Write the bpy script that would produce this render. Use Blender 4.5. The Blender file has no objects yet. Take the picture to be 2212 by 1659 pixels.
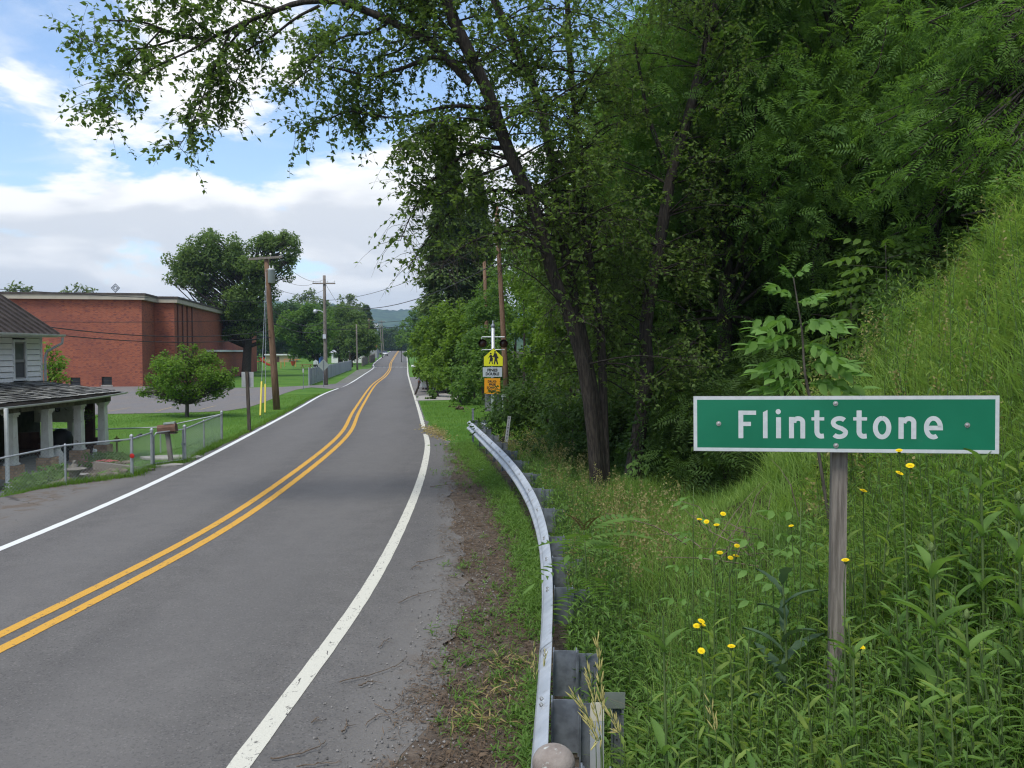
import bpy, bmesh, math, random
import numpy as np
from mathutils import Vector, Matrix

# ------------------------------------------------------------------ camera, world, sun, exposure
scn = bpy.context.scene
C = scn.collection
PI = math.pi
rad = math.radians
EYE = 3.1
FPX = 1855.0                      # focal length in pixels of a 2212 px wide view
PITCH = math.atan(69.5 / FPX)
cam_d = bpy.data.cameras.new("camera")
cam = bpy.data.objects.new("camera", cam_d)
C.objects.link(cam)
cam.location = (0, 0, EYE)
cam.rotation_euler = (PI / 2 - PITCH, 0, 0)
cam_d.sensor_width = 36.0
cam_d.lens = FPX / 2212 * 36.0
cam_d.clip_start = 0.05
cam_d.clip_end = 20000
scn.camera = cam

SUN_EL, SUN_AZ = rad(62), rad(205)   # azimuth clockwise from +Y (behind and to the left of the viewer)
world = bpy.data.worlds.new("World")
scn.world = world
world.use_nodes = True
SKY_STRENGTH = 0.12


class NT:
    """tiny wrapper for building node trees"""
    def __init__(s, tree):
        s.t = tree
        tree.nodes.clear()

    def n(s, typ, **kw):
        nd = s.t.nodes.new(typ)
        for k, v in kw.items():
            if k == 'ins':
                for i, x in v.items():
                    if hasattr(x, 'is_linked') or isinstance(x, bpy.types.NodeSocket):
                        s.t.links.new(x, nd.inputs[i])
                    else:
                        nd.inputs[i].default_value = x
            else:
                setattr(nd, k, v)
        return nd

    def math(s, op, a, b=0.0, c=None, clamp=False):
        ins = {0: a, 1: b}
        if c is not None:
            ins[2] = c
        return s.n('ShaderNodeMath', operation=op, use_clamp=clamp, ins=ins).outputs[0]

    def vmath(s, op, a, b=(0, 0, 0)):
        nd = s.n('ShaderNodeVectorMath', operation=op, ins={0: a, 1: b})
        return nd.outputs['Value'] if op in ('DOT_PRODUCT', 'LENGTH') else nd.outputs[0]

    def sstep(s, x, lo, hi, o0=0.0, o1=1.0):
        return s.n('ShaderNodeMapRange', interpolation_type='SMOOTHSTEP', ins={0: x, 1: lo, 2: hi, 3: o0, 4: o1}).outputs[0]

    def mixc(s, f, a, b, mode='MIX'):
        nd = s.n('ShaderNodeMix', data_type='RGBA', blend_type=mode)
        for sock, v in ((nd.inputs[0], f), (nd.inputs[6], a), (nd.inputs[7], b)):
            if isinstance(v, bpy.types.NodeSocket):
                s.t.links.new(v, sock)
            elif sock.type == 'RGBA':
                sock.default_value = (v[0], v[1], v[2], 1)
            else:
                sock.default_value = v
        return nd.outputs[2]

    def noise(s, vec, scale, detail=4, rough=0.55, dist=0.0):
        nd = s.n('ShaderNodeTexNoise', ins={'Scale': scale, 'Detail': detail, 'Roughness': rough, 'Distortion': dist})
        if vec is not None:
            s.t.links.new(vec, nd.inputs['Vector'])
        return nd.outputs[0]


def build_world():
    g = NT(world.node_tree)
    sky = g.n('ShaderNodeTexSky', sky_type='NISHITA', sun_disc=False, sun_elevation=SUN_EL, sun_rotation=SUN_AZ,
              altitude=300, air_density=1.0, dust_density=0.6, ozone_density=1.4)
    tc = g.n('ShaderNodeTexCoord')
    d = g.vmath('NORMALIZE', tc.outputs['Generated'])
    sp = g.n('ShaderNodeSeparateXYZ', ins={0: d})
    dz = g.math('MAXIMUM', sp.outputs[2], 0.0)
    den = g.math('ADD', dz, 0.22)
    px_ = g.math('DIVIDE', sp.outputs[0], den)
    py_ = g.math('DIVIDE', sp.outputs[1], den)
    pz_ = g.math('MULTIPLY', dz, 2.2)
    P = g.n('ShaderNodeCombineXYZ', ins={0: px_, 1: py_, 2: pz_}).outputs[0]
    P = g.vmath('ADD', P, CLOUD_SHIFT)
    n1 = g.noise(P, 1.55, 9, 0.56, 0.2)
    # the same cloud field a little towards the zenith: where it is thick the cloud below it is in shade
    P2 = g.vmath('ADD', P, (0.02, -0.10, 0.11))
    n2 = g.noise(P2, 1.55, 5, 0.5, 0.2)
    bias = g.sstep(dz, 0.0, 0.42, 0.165, 0.0)
    dens = g.math('ADD', n1, bias)
    mask = g.sstep(dens, 0.50, 0.575)
    thick = g.sstep(g.math('ADD', n2, bias), 0.55, 0.70)
    wisp = g.sstep(g.noise(P, 3.1, 6, 0.6, 0.6), 0.45, 0.8, 0.0, 0.5)
    mask = g.math('MAXIMUM', mask, g.math('MULTIPLY', wisp, g.sstep(dens, 0.36, 0.52)))
    white = g.mixc(thick, CLOUD_WHITE, CLOUD_GREY)
    low = g.sstep(dz, 0.0, 0.16, 1.0, 0.0)
    white = g.mixc(g.math('MULTIPLY', low, 0.35), white, (0.60, 0.62, 0.645))
    skyc = g.mixc(1.0, sky.outputs[0], SKY_TINT, 'MULTIPLY')
    bg1 = g.n('ShaderNodeBackground', ins={0: skyc, 1: SKY_STRENGTH})
    bg2 = g.n('ShaderNodeBackground', ins={0: white, 1: 1.0})
    mx = g.n('ShaderNodeMixShader', ins={0: mask, 1: bg1.outputs[0], 2: bg2.outputs[0]})
    out = g.n('ShaderNodeOutputWorld')
    g.t.links.new(mx.outputs[0], out.inputs[0])


CLOUD_SHIFT = (2.2, 9.9, 6.6)
CLOUD_WHITE = (0.66, 0.66, 0.66)
CLOUD_GREY = (0.455, 0.475, 0.505)
SKY_TINT = (0.98, 1.0, 1.02)
build_world()

sun_d = bpy.data.lights.new("sun", 'SUN')
sun_d.energy = 1.6
sun_d.angle = rad(20)
sun_d.color = (1.0, 0.94, 0.84)
sun = bpy.data.objects.new("sun", sun_d)
C.objects.link(sun)
_sd = Vector((math.sin(SUN_AZ) * math.cos(SUN_EL), math.cos(SUN_AZ) * math.cos(SUN_EL), math.sin(SUN_EL)))
sun.rotation_euler = _sd.to_track_quat('Z', 'Y').to_euler()
sun.location = _sd * 60

scn.view_settings.view_transform = 'Standard'
scn.view_settings.look = 'None'
scn.view_settings.exposure = 0.95
scn.view_settings.gamma = 1.0
scn.view_settings.use_curve_mapping = False
scn.cycles.max_bounces = 6
scn.cycles.diffuse_bounces = 3
scn.cycles.glossy_bounces = 2
scn.cycles.transmission_bounces = 4
scn.cycles.transparent_max_bounces = 8
scn.cycles.volume_bounces = 0
scn.cycles.use_denoising = True
scn.cycles.filter_width = 1.2
scn.cycles.caustics_reflective = False
scn.cycles.caustics_refractive = False

# ------------------------------------------------------------------ measuring helpers: photograph pixel (2212 wide) -> point in the place
_cp, _sp = math.cos(PITCH), math.sin(PITCH)


def ray(x, y):
    a, b = (x - 1106) / FPX, (829.5 - y) / FPX
    return Vector((a, _cp + b * _sp, -_sp + b * _cp))


def at(x, y, Y):
    r = ray(x, y)
    return Vector((0, 0, EYE)) + r * (Y / r.y)


def gp(x, y, z=0.0):
    r = ray(x, y)
    return Vector((0, 0, EYE)) + r * ((z - EYE) / r.z)


# ------------------------------------------------------------------ mesh helpers
def finish(me, mat, smooth=False):
    if mat is not None:
        for m in (mat if isinstance(mat, (list, tuple)) else [mat]):
            me.materials.append(m)
    if smooth:
        me.polygons.foreach_set('use_smooth', [True] * len(me.polygons))
    me.update()


def link(name, me, parent=None):
    o = bpy.data.objects.new(name, me)
    C.objects.link(o)
    if parent is not None:
        o.parent = parent
    return o


def tag(o, label=None, cat=None, group=None, kind=None):
    if label: o['label'] = label
    if cat: o['category'] = cat
    if group: o['group'] = group
    if kind: o['kind'] = kind
    return o


def thing(name, label, cat, loc=(0, 0, 0), rz=0.0, group=None):
    o = bpy.data.objects.new(name, None)
    C.objects.link(o)
    o.empty_display_size = 0.2
    o.location = loc
    o.rotation_euler = (0, 0, rz)
    return tag(o, label, cat, group)


def copy_tree(o, parent=None, loc=None, rz=None, scale=None, label=None, group=None):
    c = o.copy()
    C.objects.link(c)
    if parent is not None:
        c.parent = parent
    for ch in o.children:
        copy_tree(ch, c)
    if loc is not None: c.location = loc
    if rz is not None: c.rotation_euler = (0, 0, rz)
    if scale is not None: c.scale = scale if hasattr(scale, '__len__') else (scale,) * 3
    if label: c['label'] = label
    if group: c['group'] = group
    return c


def npmesh(name, V, F, mat, parent=None, smooth=False):
    """one mesh from a vertex array and an (m,k) face array"""
    me = bpy.data.meshes.new(name)
    V = np.asarray(V, dtype=np.float32)
    F = np.asarray(F, dtype=np.int32)
    m, k = F.shape
    me.vertices.add(len(V))
    me.vertices.foreach_set('co', V.ravel())
    me.loops.add(m * k)
    me.loops.foreach_set('vertex_index', F.ravel())
    me.polygons.add(m)
    me.polygons.foreach_set('loop_start', np.arange(m, dtype=np.int32) * k)
    me.polygons.foreach_set('loop_total', np.full(m, k, dtype=np.int32))
    if smooth:
        me.polygons.foreach_set('use_smooth', np.ones(m, dtype=bool))
    me.update(calc_edges=True)
    for mm in (mat if isinstance(mat, (list, tuple)) else [mat]):
        me.materials.append(mm)
    return link(name, me, parent)


class MB:
    def __init__(s):
        s.v, s.f = [], []

    def add(s, verts, faces):
        b = len(s.v)
        s.v += [tuple(p) for p in verts]
        s.f += [tuple(i + b for i in f) for f in faces]
        return s

    def box(s, c, size, M=None):
        x, y, z = size[0] / 2, size[1] / 2, size[2] / 2
        vs = [Vector((i, j, k)) for i in (-x, x) for j in (-y, y) for k in (-z, z)]
        if M is not None:
            vs = [M @ p for p in vs]
        c = Vector(c)
        return s.add([p + c for p in vs], [(0, 1, 3, 2), (4, 6, 7, 5), (0, 4, 5, 1), (2, 3, 7, 6), (0, 2, 6, 4), (1, 5, 7, 3)])

    def bbox(s, lo, hi):
        lo, hi = Vector(lo), Vector(hi)
        return s.box((lo + hi) / 2, hi - lo)

    def tube(s, pts, r, n=6, caps=True):
        pts = [Vector(p) for p in pts]
        rs = r if hasattr(r, '__len__') else [r] * len(pts)
        b = len(s.v)
        prev = None
        for i, p in enumerate(pts):
            t = (pts[min(i + 1, len(pts) - 1)] - pts[max(i - 1, 0)])
            if t.length < 1e-9: t = Vector((0, 0, 1))
            t.normalize()
            if prev is None:
                a = Vector((0, 0, 1)) if abs(t.z) < 0.9 else Vector((1, 0, 0))
                u = t.cross(a).normalized()
            else:
                u = (prev - t * prev.dot(t))
                u = u.normalized() if u.length > 1e-6 else t.orthogonal().normalized()
            prev = u
            w = t.cross(u)
            for k in range(n):
                a = 2 * PI * k / n
                s.v.append(tuple(p + (u * math.cos(a) + w * math.sin(a)) * rs[i]))
        for i in range(len(pts) - 1):
            for k in range(n):
                k2 = (k + 1) % n
                s.f.append((b + i * n + k, b + i * n + k2, b + (i + 1) * n + k2, b + (i + 1) * n + k))
        if caps:
            s.f.append(tuple(b + k for k in reversed(range(n))))
            e = b + (len(pts) - 1) * n
            s.f.append(tuple(e + k for k in range(n)))
        return s

    def lathe(s, prof, n=12, c=(0, 0, 0)):
        """profile of (radius, z) about a vertical axis at c"""
        b = len(s.v)
        for r_, z in prof:
            for k in range(n):
                a = 2 * PI * k / n
                s.v.append((c[0] + r_ * math.cos(a), c[1] + r_ * math.sin(a), c[2] + z))
        for i in range(len(prof) - 1):
            for k in range(n):
                k2 = (k + 1) % n
                s.f.append((b + i * n + k, b + i * n + k2, b + (i + 1) * n + k2, b + (i + 1) * n + k))
        s.f.append(tuple(b + k for k in reversed(range(n))))
        e = b + (len(prof) - 1) * n
        s.f.append(tuple(e + k for k in range(n)))
        return s

    def prism(s, poly, O, U, W, N, t):
        """flat polygon (u,w) in plane O,U,W extruded by t along N"""
        O, U, W, N = Vector(O), Vector(U), Vector(W), Vector(N)
        n = len(poly)
        a = [O + U * p[0] + W * p[1] for p in poly]
        vs = a + [p + N * t for p in a]
        fs = [tuple(range(n)), tuple(range(2 * n - 1, n - 1, -1))]
        for i in range(n):
            j = (i + 1) % n
            fs.append((i, i + n, j + n, j))
        return s.add(vs, fs)

    def build(s, name, mat, parent=None, smooth=False):
        me = bpy.data.meshes.new(name)
        me.from_pydata(s.v, [], s.f)
        finish(me, mat, smooth)
        if len(me.polygons) < 60000:
            bm = bmesh.new()
            bm.from_mesh(me)
            bmesh.ops.recalc_face_normals(bm, faces=bm.faces)
            bm.to_mesh(me)
            bm.free()
        return link(name, me, parent)


def smooth_by_angle(o, ang=40):
    me = o.data
    me.polygons.foreach_set('use_smooth', [True] * len(me.polygons))
    try:
        me.set_sharp_from_angle(angle=rad(ang))
    except Exception:
        pass
    return o


def polyline(pts, n):
    """resample a polyline smoothly (Catmull-Rom) to n points"""
    P = [Vector(p) for p in pts]
    out = []
    m = len(P) - 1
    for i in range(n):
        t = i / (n - 1) * m
        k = min(int(t), m - 1)
        f = t - k
        p0, p1, p2, p3 = P[max(k - 1, 0)], P[k], P[k + 1], P[min(k + 2, m)]
        out.append(0.5 * ((2 * p1) + (p2 - p0) * f + (2 * p0 - 5 * p1 + 4 * p2 - p3) * f * f + (3 * p1 - p0 - 3 * p2 + p3) * f ** 3))
    return out


def text_mesh(body, size, name, mat, parent, M, extrude=0.001, width=None, bold=0.0):
    """lettering as real thin geometry, centred on M"""
    cu = bpy.data.curves.new('lettering', 'FONT')
    cu.body = body
    cu.size = size
    cu.align_x = 'CENTER'
    cu.align_y = 'CENTER'
    cu.extrude = extrude
    cu.offset = bold
    cu.resolution_u = 3
    tmp = bpy.data.objects.new('lettering', cu)
    C.objects.link(tmp)
    dg = bpy.context.evaluated_depsgraph_get()
    me = bpy.data.meshes.new_from_object(tmp.evaluated_get(dg))
    bpy.data.objects.remove(tmp)
    bpy.data.curves.remove(cu)
    if width:
        xs = [v.co.x for v in me.vertices]
        k = width / (max(xs) - min(xs))
        me.transform(Matrix.Diagonal((k, 1, 1, 1)))
    me.materials.clear()
    me.materials.append(mat)
    o = link(name, me, parent)
    o.matrix_local = M
    return o


# ------------------------------------------------------------------ materials
MATS = {}


def pmat(name, col, rough=0.7, metal=0.0, col2=None, scale=8.0, detail=5, contrast=(0.35, 0.65), bump=0.0, bscale=None,
         stretch=None, spec=0.35, dirt=None, dscale=2.0, dlim=(0.55, 0.75), coords='Object', island=0.0, coat=0.0):
    m = bpy.data.materials.new(name)
    m.use_nodes = True
    g = NT(m.node_tree)
    tc = g.n('ShaderNodeTexCoord').outputs[coords] if coords != 'Position' else g.n('ShaderNodeNewGeometry').outputs['Position']
    vec = tc
    if stretch:
        vec = g.vmath('MULTIPLY', tc, stretch)
    c = None
    if col2 is not None:
        f = g.sstep(g.noise(vec, scale, detail), contrast[0], contrast[1])
        c = g.mixc(f, col, col2)
    if island > 0:
        r = g.n('ShaderNodeNewGeometry').outputs['Random Per Island']
        r2 = g.n('ShaderNodeObjectInfo').outputs['Random']
        rr = g.math('FRACT', g.math('ADD', r, r2))
        k = g.n('ShaderNodeMapRange', ins={0: rr, 1: 0.0, 2: 1.0, 3: 1 - island, 4: 1 + island}).outputs[0]
        kk = g.n('ShaderNodeCombineXYZ', ins={0: k, 1: k, 2: k}).outputs[0]
        c = g.mixc(1.0, c if c is not None else col, kk, 'MULTIPLY')
    if dirt is not None:
        f = g.sstep(g.noise(tc, dscale, 6, 0.65), dlim[0], dlim[1])
        c = g.mixc(f, c if c is not None else col, dirt)
    b = g.n('ShaderNodeBsdfPrincipled', ins={'Roughness': rough, 'Metallic': metal, 'Specular IOR Level': spec, 'Coat Weight': coat})
    if c is None:
        b.inputs['Base Color'].default_value = (*col, 1)
    else:
        g.t.links.new(c, b.inputs['Base Color'])
    if bump > 0:
        h = g.noise(vec, bscale or scale * 3, 6, 0.6)
        bp = g.n('ShaderNodeBump', ins={'Strength': min(1.0, bump), 'Distance': 0.02, 'Height': h})
        g.t.links.new(bp.outputs[0], b.inputs['Normal'])
    out = g.n('ShaderNodeOutputMaterial')
    g.t.links.new(b.outputs[0], out.inputs[0])
    MATS[name] = m
    return m


def leafmat(name, dark, light, trans=0.35, tcol=None, rough=0.6, big=0.25):
    """leaf: colour varies from leaf to leaf, thin enough to let light through"""
    m = bpy.data.materials.new(name)
    m.use_nodes = True
    g = NT(m.node_tree)
    geo = g.n('ShaderNodeNewGeometry')
    oi = g.n('ShaderNodeObjectInfo').outputs['Random']
    r = g.math('FRACT', g.math('ADD', geo.outputs['Random Per Island'], oi))
    c = g.mixc(r, dark, light)
    f = g.sstep(g.noise(geo.outputs['Position'], big, 3), 0.3, 0.7)
    warm = tuple(min(1, a * k) for a, k in zip(light, (1.25, 1.12, 0.9)))
    c = g.mixc(g.math('MULTIPLY', f, 0.4), c, warm)
    b = g.n('ShaderNodeBsdfPrincipled', ins={'Roughness': rough, 'Specular IOR Level': 0.2, 'Base Color': c})
    tc = tcol or tuple(min(1, a * k) for a, k in zip(light, (1.7, 1.75, 0.9)))
    tcm = g.mixc(r, tuple(x * 0.75 for x in tc), tc)
    t = g.n('ShaderNodeBsdfTranslucent', ins={0: tcm})
    mx = g.n('ShaderNodeMixShader', ins={0: trans, 1: b.outputs[0], 2: t.outputs[0]})
    out = g.n('ShaderNodeOutputMaterial')
    g.t.links.new(mx.outputs[0], out.inputs[0])
    MATS[name] = m
    return m


M_wood_pole = pmat('weathered_pole_wood', (0.13, 0.075, 0.045), 0.85, col2=(0.21, 0.13, 0.085), scale=6, stretch=(3, 3, 0.25), bump=0.4, bscale=20)
M_wood_grey = pmat('grey_weathered_wood', (0.13, 0.115, 0.10), 0.9, col2=(0.24, 0.215, 0.19), scale=9, stretch=(6, 6, 0.35), bump=0.5, bscale=26)
M_wood_dark = pmat('dark_post_wood', (0.055, 0.045, 0.038), 0.9, col2=(0.10, 0.085, 0.07), scale=8, stretch=(5, 5, 0.4), bump=0.4)
M_galv = pmat('galvanised_steel', (0.42, 0.45, 0.49), 0.5, 0.55, col2=(0.60, 0.63, 0.67), scale=14, dirt=(0.30, 0.29, 0.27), dscale=5, dlim=(0.6, 0.85))
M_galv_dull = pmat('dull_galvanised_steel', (0.16, 0.18, 0.21), 0.55, 0.5, col2=(0.25, 0.28, 0.32), scale=11, dirt=(0.11, 0.10, 0.09), dscale=4, dlim=(0.55, 0.8))
M_rail = pmat('bright_guardrail_zinc', (0.40, 0.44, 0.48), 0.5, 0.35, col2=(0.50, 0.54, 0.58), scale=4, dirt=(0.20, 0.17, 0.14), dscale=3.4, dlim=(0.55, 0.78), bump=0.06, bscale=30)
M_wire = pmat('black_cable', (0.03, 0.03, 0.032), 0.6)
M_white = pmat('white_paint', (0.74, 0.76, 0.76), 0.5, col2=(0.66, 0.68, 0.68), scale=5, dirt=(0.36, 0.34, 0.30), dscale=4, dlim=(0.62, 0.85))
M_peel = pmat('peeling_white_paint', (0.76, 0.77, 0.74), 0.7, col2=(0.66, 0.66, 0.62), scale=7, dirt=(0.25, 0.22, 0.18), dscale=8, dlim=(0.63, 0.68), stretch=(1, 1, 0.5), bump=0.15)
M_glass = pmat('dark_window_glass', (0.03, 0.035, 0.04), 0.08, spec=0.6)
M_black = pmat('black_metal', (0.02, 0.02, 0.022), 0.5)
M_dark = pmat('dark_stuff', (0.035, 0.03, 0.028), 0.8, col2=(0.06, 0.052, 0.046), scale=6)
M_oldstone = pmat('old_garden_stone', (0.20, 0.185, 0.16), 0.95, col2=(0.13, 0.12, 0.10), scale=9, bump=0.2)
M_conc = pmat('concrete', (0.36, 0.345, 0.32), 0.9, col2=(0.27, 0.26, 0.24), scale=5, bump=0.2, bscale=40)
M_stone = pmat('garden_stone', (0.17, 0.145, 0.11), 0.9, col2=(0.10, 0.085, 0.065), scale=6, bump=0.3, island=0.25)
M_bark = pmat('tree_bark', (0.024, 0.020, 0.017), 0.95, col2=(0.055, 0.046, 0.038), scale=7, stretch=(5, 5, 0.7), bump=1.0, bscale=9, contrast=(0.4, 0.62))
M_bark2 = pmat('grey_bark', (0.06, 0.053, 0.045), 0.95, col2=(0.11, 0.10, 0.085), scale=7, stretch=(4, 4, 0.6), bump=0.8, bscale=10)
M_twig = pmat('dry_twig', (0.10, 0.075, 0.055), 0.9, col2=(0.19, 0.15, 0.115), scale=14)
M_stem = pmat('green_stem', (0.07, 0.12, 0.035), 0.6, col2=(0.10, 0.15, 0.05), scale=6)

L_elm = leafmat('elm_leaf', (0.052, 0.102, 0.026), (0.118, 0.188, 0.052), 0.44)
L_locust = leafmat('locust_leaf', (0.048, 0.122, 0.026), (0.115, 0.222, 0.052), 0.45)
L_forest = leafmat('forest_leaf', (0.048, 0.114, 0.024), (0.112, 0.204, 0.046), 0.45)
L_shade = leafmat('painted_shade_leaf', (0.028, 0.066, 0.016), (0.058, 0.115, 0.028), 0.35)  # darker leaf colour stands in for the shade under the canopy
L_vine = leafmat('vine_leaf', (0.055, 0.115, 0.014), (0.130, 0.225, 0.030), 0.40)
L_spruce = leafmat('spruce_needles', (0.055, 0.100, 0.032), (0.105, 0.165, 0.055), 0.3)
L_maple = leafmat('maple_leaf', (0.066, 0.140, 0.022), (0.150, 0.255, 0.042), 0.44)
L_far = leafmat('distant_leaf', (0.028, 0.062, 0.016), (0.058, 0.112, 0.028), 0.3, big=0.1)
L_pale = leafmat('pale_leaf', (0.075, 0.115, 0.045), (0.14, 0.19, 0.075), 0.35)
L_ash = leafmat('ash_leaf', (0.085, 0.185, 0.042), (0.150, 0.285, 0.080), 0.38)
L_grass = leafmat('tall_grass', (0.105, 0.205, 0.046), (0.245, 0.375, 0.108), 0.44, big=0.7)
L_weed = leafmat('weed_leaf', (0.066, 0.148, 0.032), (0.148, 0.265, 0.070), 0.42, big=0.9)
L_blue = leafmat('bluish_leaf', (0.040, 0.085, 0.050), (0.070, 0.125, 0.075), 0.25)
L_lawn = leafmat('lawn_blade', (0.065, 0.150, 0.020), (0.130, 0.245, 0.036), 0.35, big=0.3)
L_straw = leafmat('straw', (0.20, 0.16, 0.08), (0.36, 0.30, 0.15), 0.3)
L_seed = leafmat('seed_head', (0.17, 0.175, 0.07), (0.28, 0.26, 0.12), 0.3)
L_seedy = leafmat('green_seed_head', (0.42, 0.40, 0.17), (0.56, 0.53, 0.26), 0.3)
L_dead = leafmat('dead_leaf', (0.062, 0.045, 0.033), (0.155, 0.115, 0.082), 0.1)
L_yellow = leafmat('yellow_petal', (0.80, 0.56, 0.01), (0.90, 0.70, 0.02), 0.2)
L_pink = leafmat('pink_petal', (0.65, 0.12, 0.16), (0.80, 0.25, 0.28), 0.2)
# ------------------------------------------------------------------ the lie of the land
rng = np.random.default_rng(7)


def sst(x, a, b):
    t = np.clip((np.asarray(x, float) - a) / (b - a), 0, 1)
    return t * t * (3 - 2 * t)


def zroad(Y):
    return 3.45 * sst(Y, 150, 350) - 6.0 * sst(Y, 380, 620)


def curve_y(pts):
    """X as a smooth function of Y through the points"""
    q = polyline([(p[0], p[1], 0) for p in sorted(pts, key=lambda p: p[1])], 400)
    ys = np.array([p.y for p in q]); xs = np.array([p.x for p in q])
    gy = np.arange(ys[0], ys[-1], .5)
    gx = np.interp(gy, ys, xs)
    w = np.hanning(15); w /= w.sum()
    for _ in range(2): gx = np.convolve(np.pad(gx, 7, mode='reflect', reflect_type='odd'), w, 'valid')
    return lambda Y: np.interp(Y, gy, gx)


def ground_pts(px, extra=()):
    out = []
    for x, y in px:
        p = gp(x, y)
        if p.y > 150:                       # the road climbs: solve for the distance where it meets the sight line
            lo, hi = 120.0, 345.0
            for _ in range(40):
                mid = (lo + hi) / 2
                if at(x, y, mid).z > zroad(mid): lo = mid
                else: hi = mid
            p = at(x, y, lo)
        out.append((p.x, p.y))
    return out + list(extra)


right_x = curve_y(ground_pts([(505, 1659), (791.5, 1287.7), (905, 1050), (925, 960), (920, 942), (903.4, 880.5), (887.7, 832), (881, 806), (880, 786)],
                             [(-2.3, 0), (-4.5, -30), (-42.0, 340), (-54, 420), (-90, 620)]))
left_x = curve_y(ground_pts([(0, 1188), (300, 1060), (500, 960), (640, 885), (700, 851), (751.8, 830.5), (785, 810), (807.6, 794)],
                            [(-8.0, 6), (-8.4, 0), (-10.6, -30), (-32.6, 205), (-47.9, 340), (-60, 420), (-96, 620)]))
asph_r = curve_y([(-1.0, -30), (-0.8, 2), (-0.87, 6.7), (-0.40, 9.9), (-1.0, 14.9), (-1.65, 24.5), (-1.95, 29.5), (-2.75, 31.5), (-3.2, 34.5)] +
                 [(float(right_x(y)) + 0.16, y) for y in (40, 50, 60, 80, 110, 150, 200, 260, 340, 420, 620)])
asph_l = curve_y([(-13.0, -30), (-12.0, 6), (-11.2, 17.5), (-10.2, 20.5), (-9.35, 23.5), (-9.35, 26)] +
                 [(float(left_x(y)) - 0.22, y) for y in (30, 36, 44, 60, 80, 110, 150, 200, 260, 340, 420, 620)])
rail_x = curve_y([(0.06, -2), (0.08, 2), (0.19, 5.2), (0.345, 6.8), (0.44, 8.7), (0.49, 10.9), (0.43, 13.6), (0.13, 17.4), (-0.57, 22.9), (-1.42, 29), (-1.9, 32), (-5, 50)])


def zg(X, Y):
    X = np.asarray(X, float); Y = np.asarray(Y, float)
    z = zroad(Y) * (1 - sst(X - right_x(Y), 30, 120) * 0.2)
    # garden of the house lies lower than the road
    dip = sst(-X, 10.2, 13.0) * sst(Y, 14, 18) * (1 - sst(Y, 31, 37))
    z = z - 0.55 * dip
    # grassy bank on the right, rising behind the guardrail; further on its foot swings away to the right
    shift = 4.6 * sst(Y, 10.0, 19.0) + 5.0 * sst(Y, 26, 60)
    u = np.maximum(X - np.maximum(rail_x(np.minimum(Y, 30)), -0.5) - 0.35 - shift, 0)
    bank = np.where(u < 5, 0.36 * u + 0.083 * u * u, np.where(u < 9, 3.875 + (u - 5), 7.875 + 0.55 * (u - 9)))
    bank = np.minimum(bank, 26 + 0.05 * u)
    bank = bank * (1 - sst(Y, 170, 320)) * sst(Y, -60, -10)
    z = z + bank + 0.12 * sst(X - rail_x(np.minimum(Y, 30)), 0.3, 1.5) * (1 - sst(Y, 22, 30))
    lump = 0.05 * np.sin(X * 1.7 + Y * 0.9) * np.sin(Y * 1.3 - X * 0.6) * sst(X - rail_x(np.minimum(Y, 30)), 0.6, 2.5)
    rough = (0.20 * np.sin(X * 2.3 + 1.3 * np.sin(Y * 1.1)) * np.sin(Y * 1.9 + X * .4) + 0.10 * np.sin(X * 5.1 - Y * 2.2)) * sst(u, 1.2, 3.0) * (Y < 60)
    return z + lump * (Y < 60) + rough


def spread(*segs):
    out = []
    for a, b, st in segs:
        out += list(np.arange(a, b, st))
    return np.array(out)


def ground_mat():
    m = bpy.data.materials.new('ground_cover')
    m.use_nodes = True
    g = NT(m.node_tree)
    pos = g.n('ShaderNodeNewGeometry').outputs['Position']
    dirt = g.n('ShaderNodeAttribute', attribute_name='dirt').outputs['Fac']
    wild = g.n('ShaderNodeAttribute', attribute_name='wild').outputs['Fac']
    n1 = g.noise(pos, 0.35, 5); n2 = g.noise(pos, 6.0, 5, 0.65); n3 = g.noise(pos, 34.0, 4, 0.7)
    lawn = g.mixc(g.sstep(n1, 0.35, 0.65), (0.060, 0.150, 0.022), (0.100, 0.200, 0.032))
    lawn = g.mixc(g.math('MULTIPLY', g.sstep(n2, 0.50, 0.75), 0.5), lawn, (0.15, 0.215, 0.055))
    lawn = g.mixc(g.math('MULTIPLY', g.sstep(n3, 0.45, 0.75), 0.55), lawn, (0.035, 0.095, 0.014))
    soil = g.mixc(g.sstep(n2, 0.35, 0.7), (0.078, 0.062, 0.049), (0.155, 0.127, 0.102))
    soil = g.mixc(g.sstep(n3, 0.52, 0.72), soil, (0.125, 0.115, 0.105))
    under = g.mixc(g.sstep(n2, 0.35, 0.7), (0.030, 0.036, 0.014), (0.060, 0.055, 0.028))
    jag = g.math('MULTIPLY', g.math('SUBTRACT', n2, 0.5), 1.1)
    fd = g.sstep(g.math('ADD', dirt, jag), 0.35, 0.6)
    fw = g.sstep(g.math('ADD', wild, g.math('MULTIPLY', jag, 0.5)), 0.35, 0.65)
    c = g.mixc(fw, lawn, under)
    c = g.mixc(fd, c, soil)
    b = g.n('ShaderNodeBsdfPrincipled', ins={'Roughness': 0.95, 'Specular IOR Level': 0.1, 'Base Color': c})
    bp = g.n('ShaderNodeBump', ins={'Strength': 0.6, 'Distance': 0.04, 'Height': n3})
    g.t.links.new(bp.outputs[0], b.inputs['Normal'])
    out = g.n('ShaderNodeOutputMaterial')
    g.t.links.new(b.outputs[0], out.inputs[0])
    return m


def fattr(o, name, vals):
    a = o.data.attributes.new(name, 'FLOAT', 'POINT')
    a.data.foreach_set('value', np.asarray(vals, dtype=np.float32).ravel())


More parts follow.
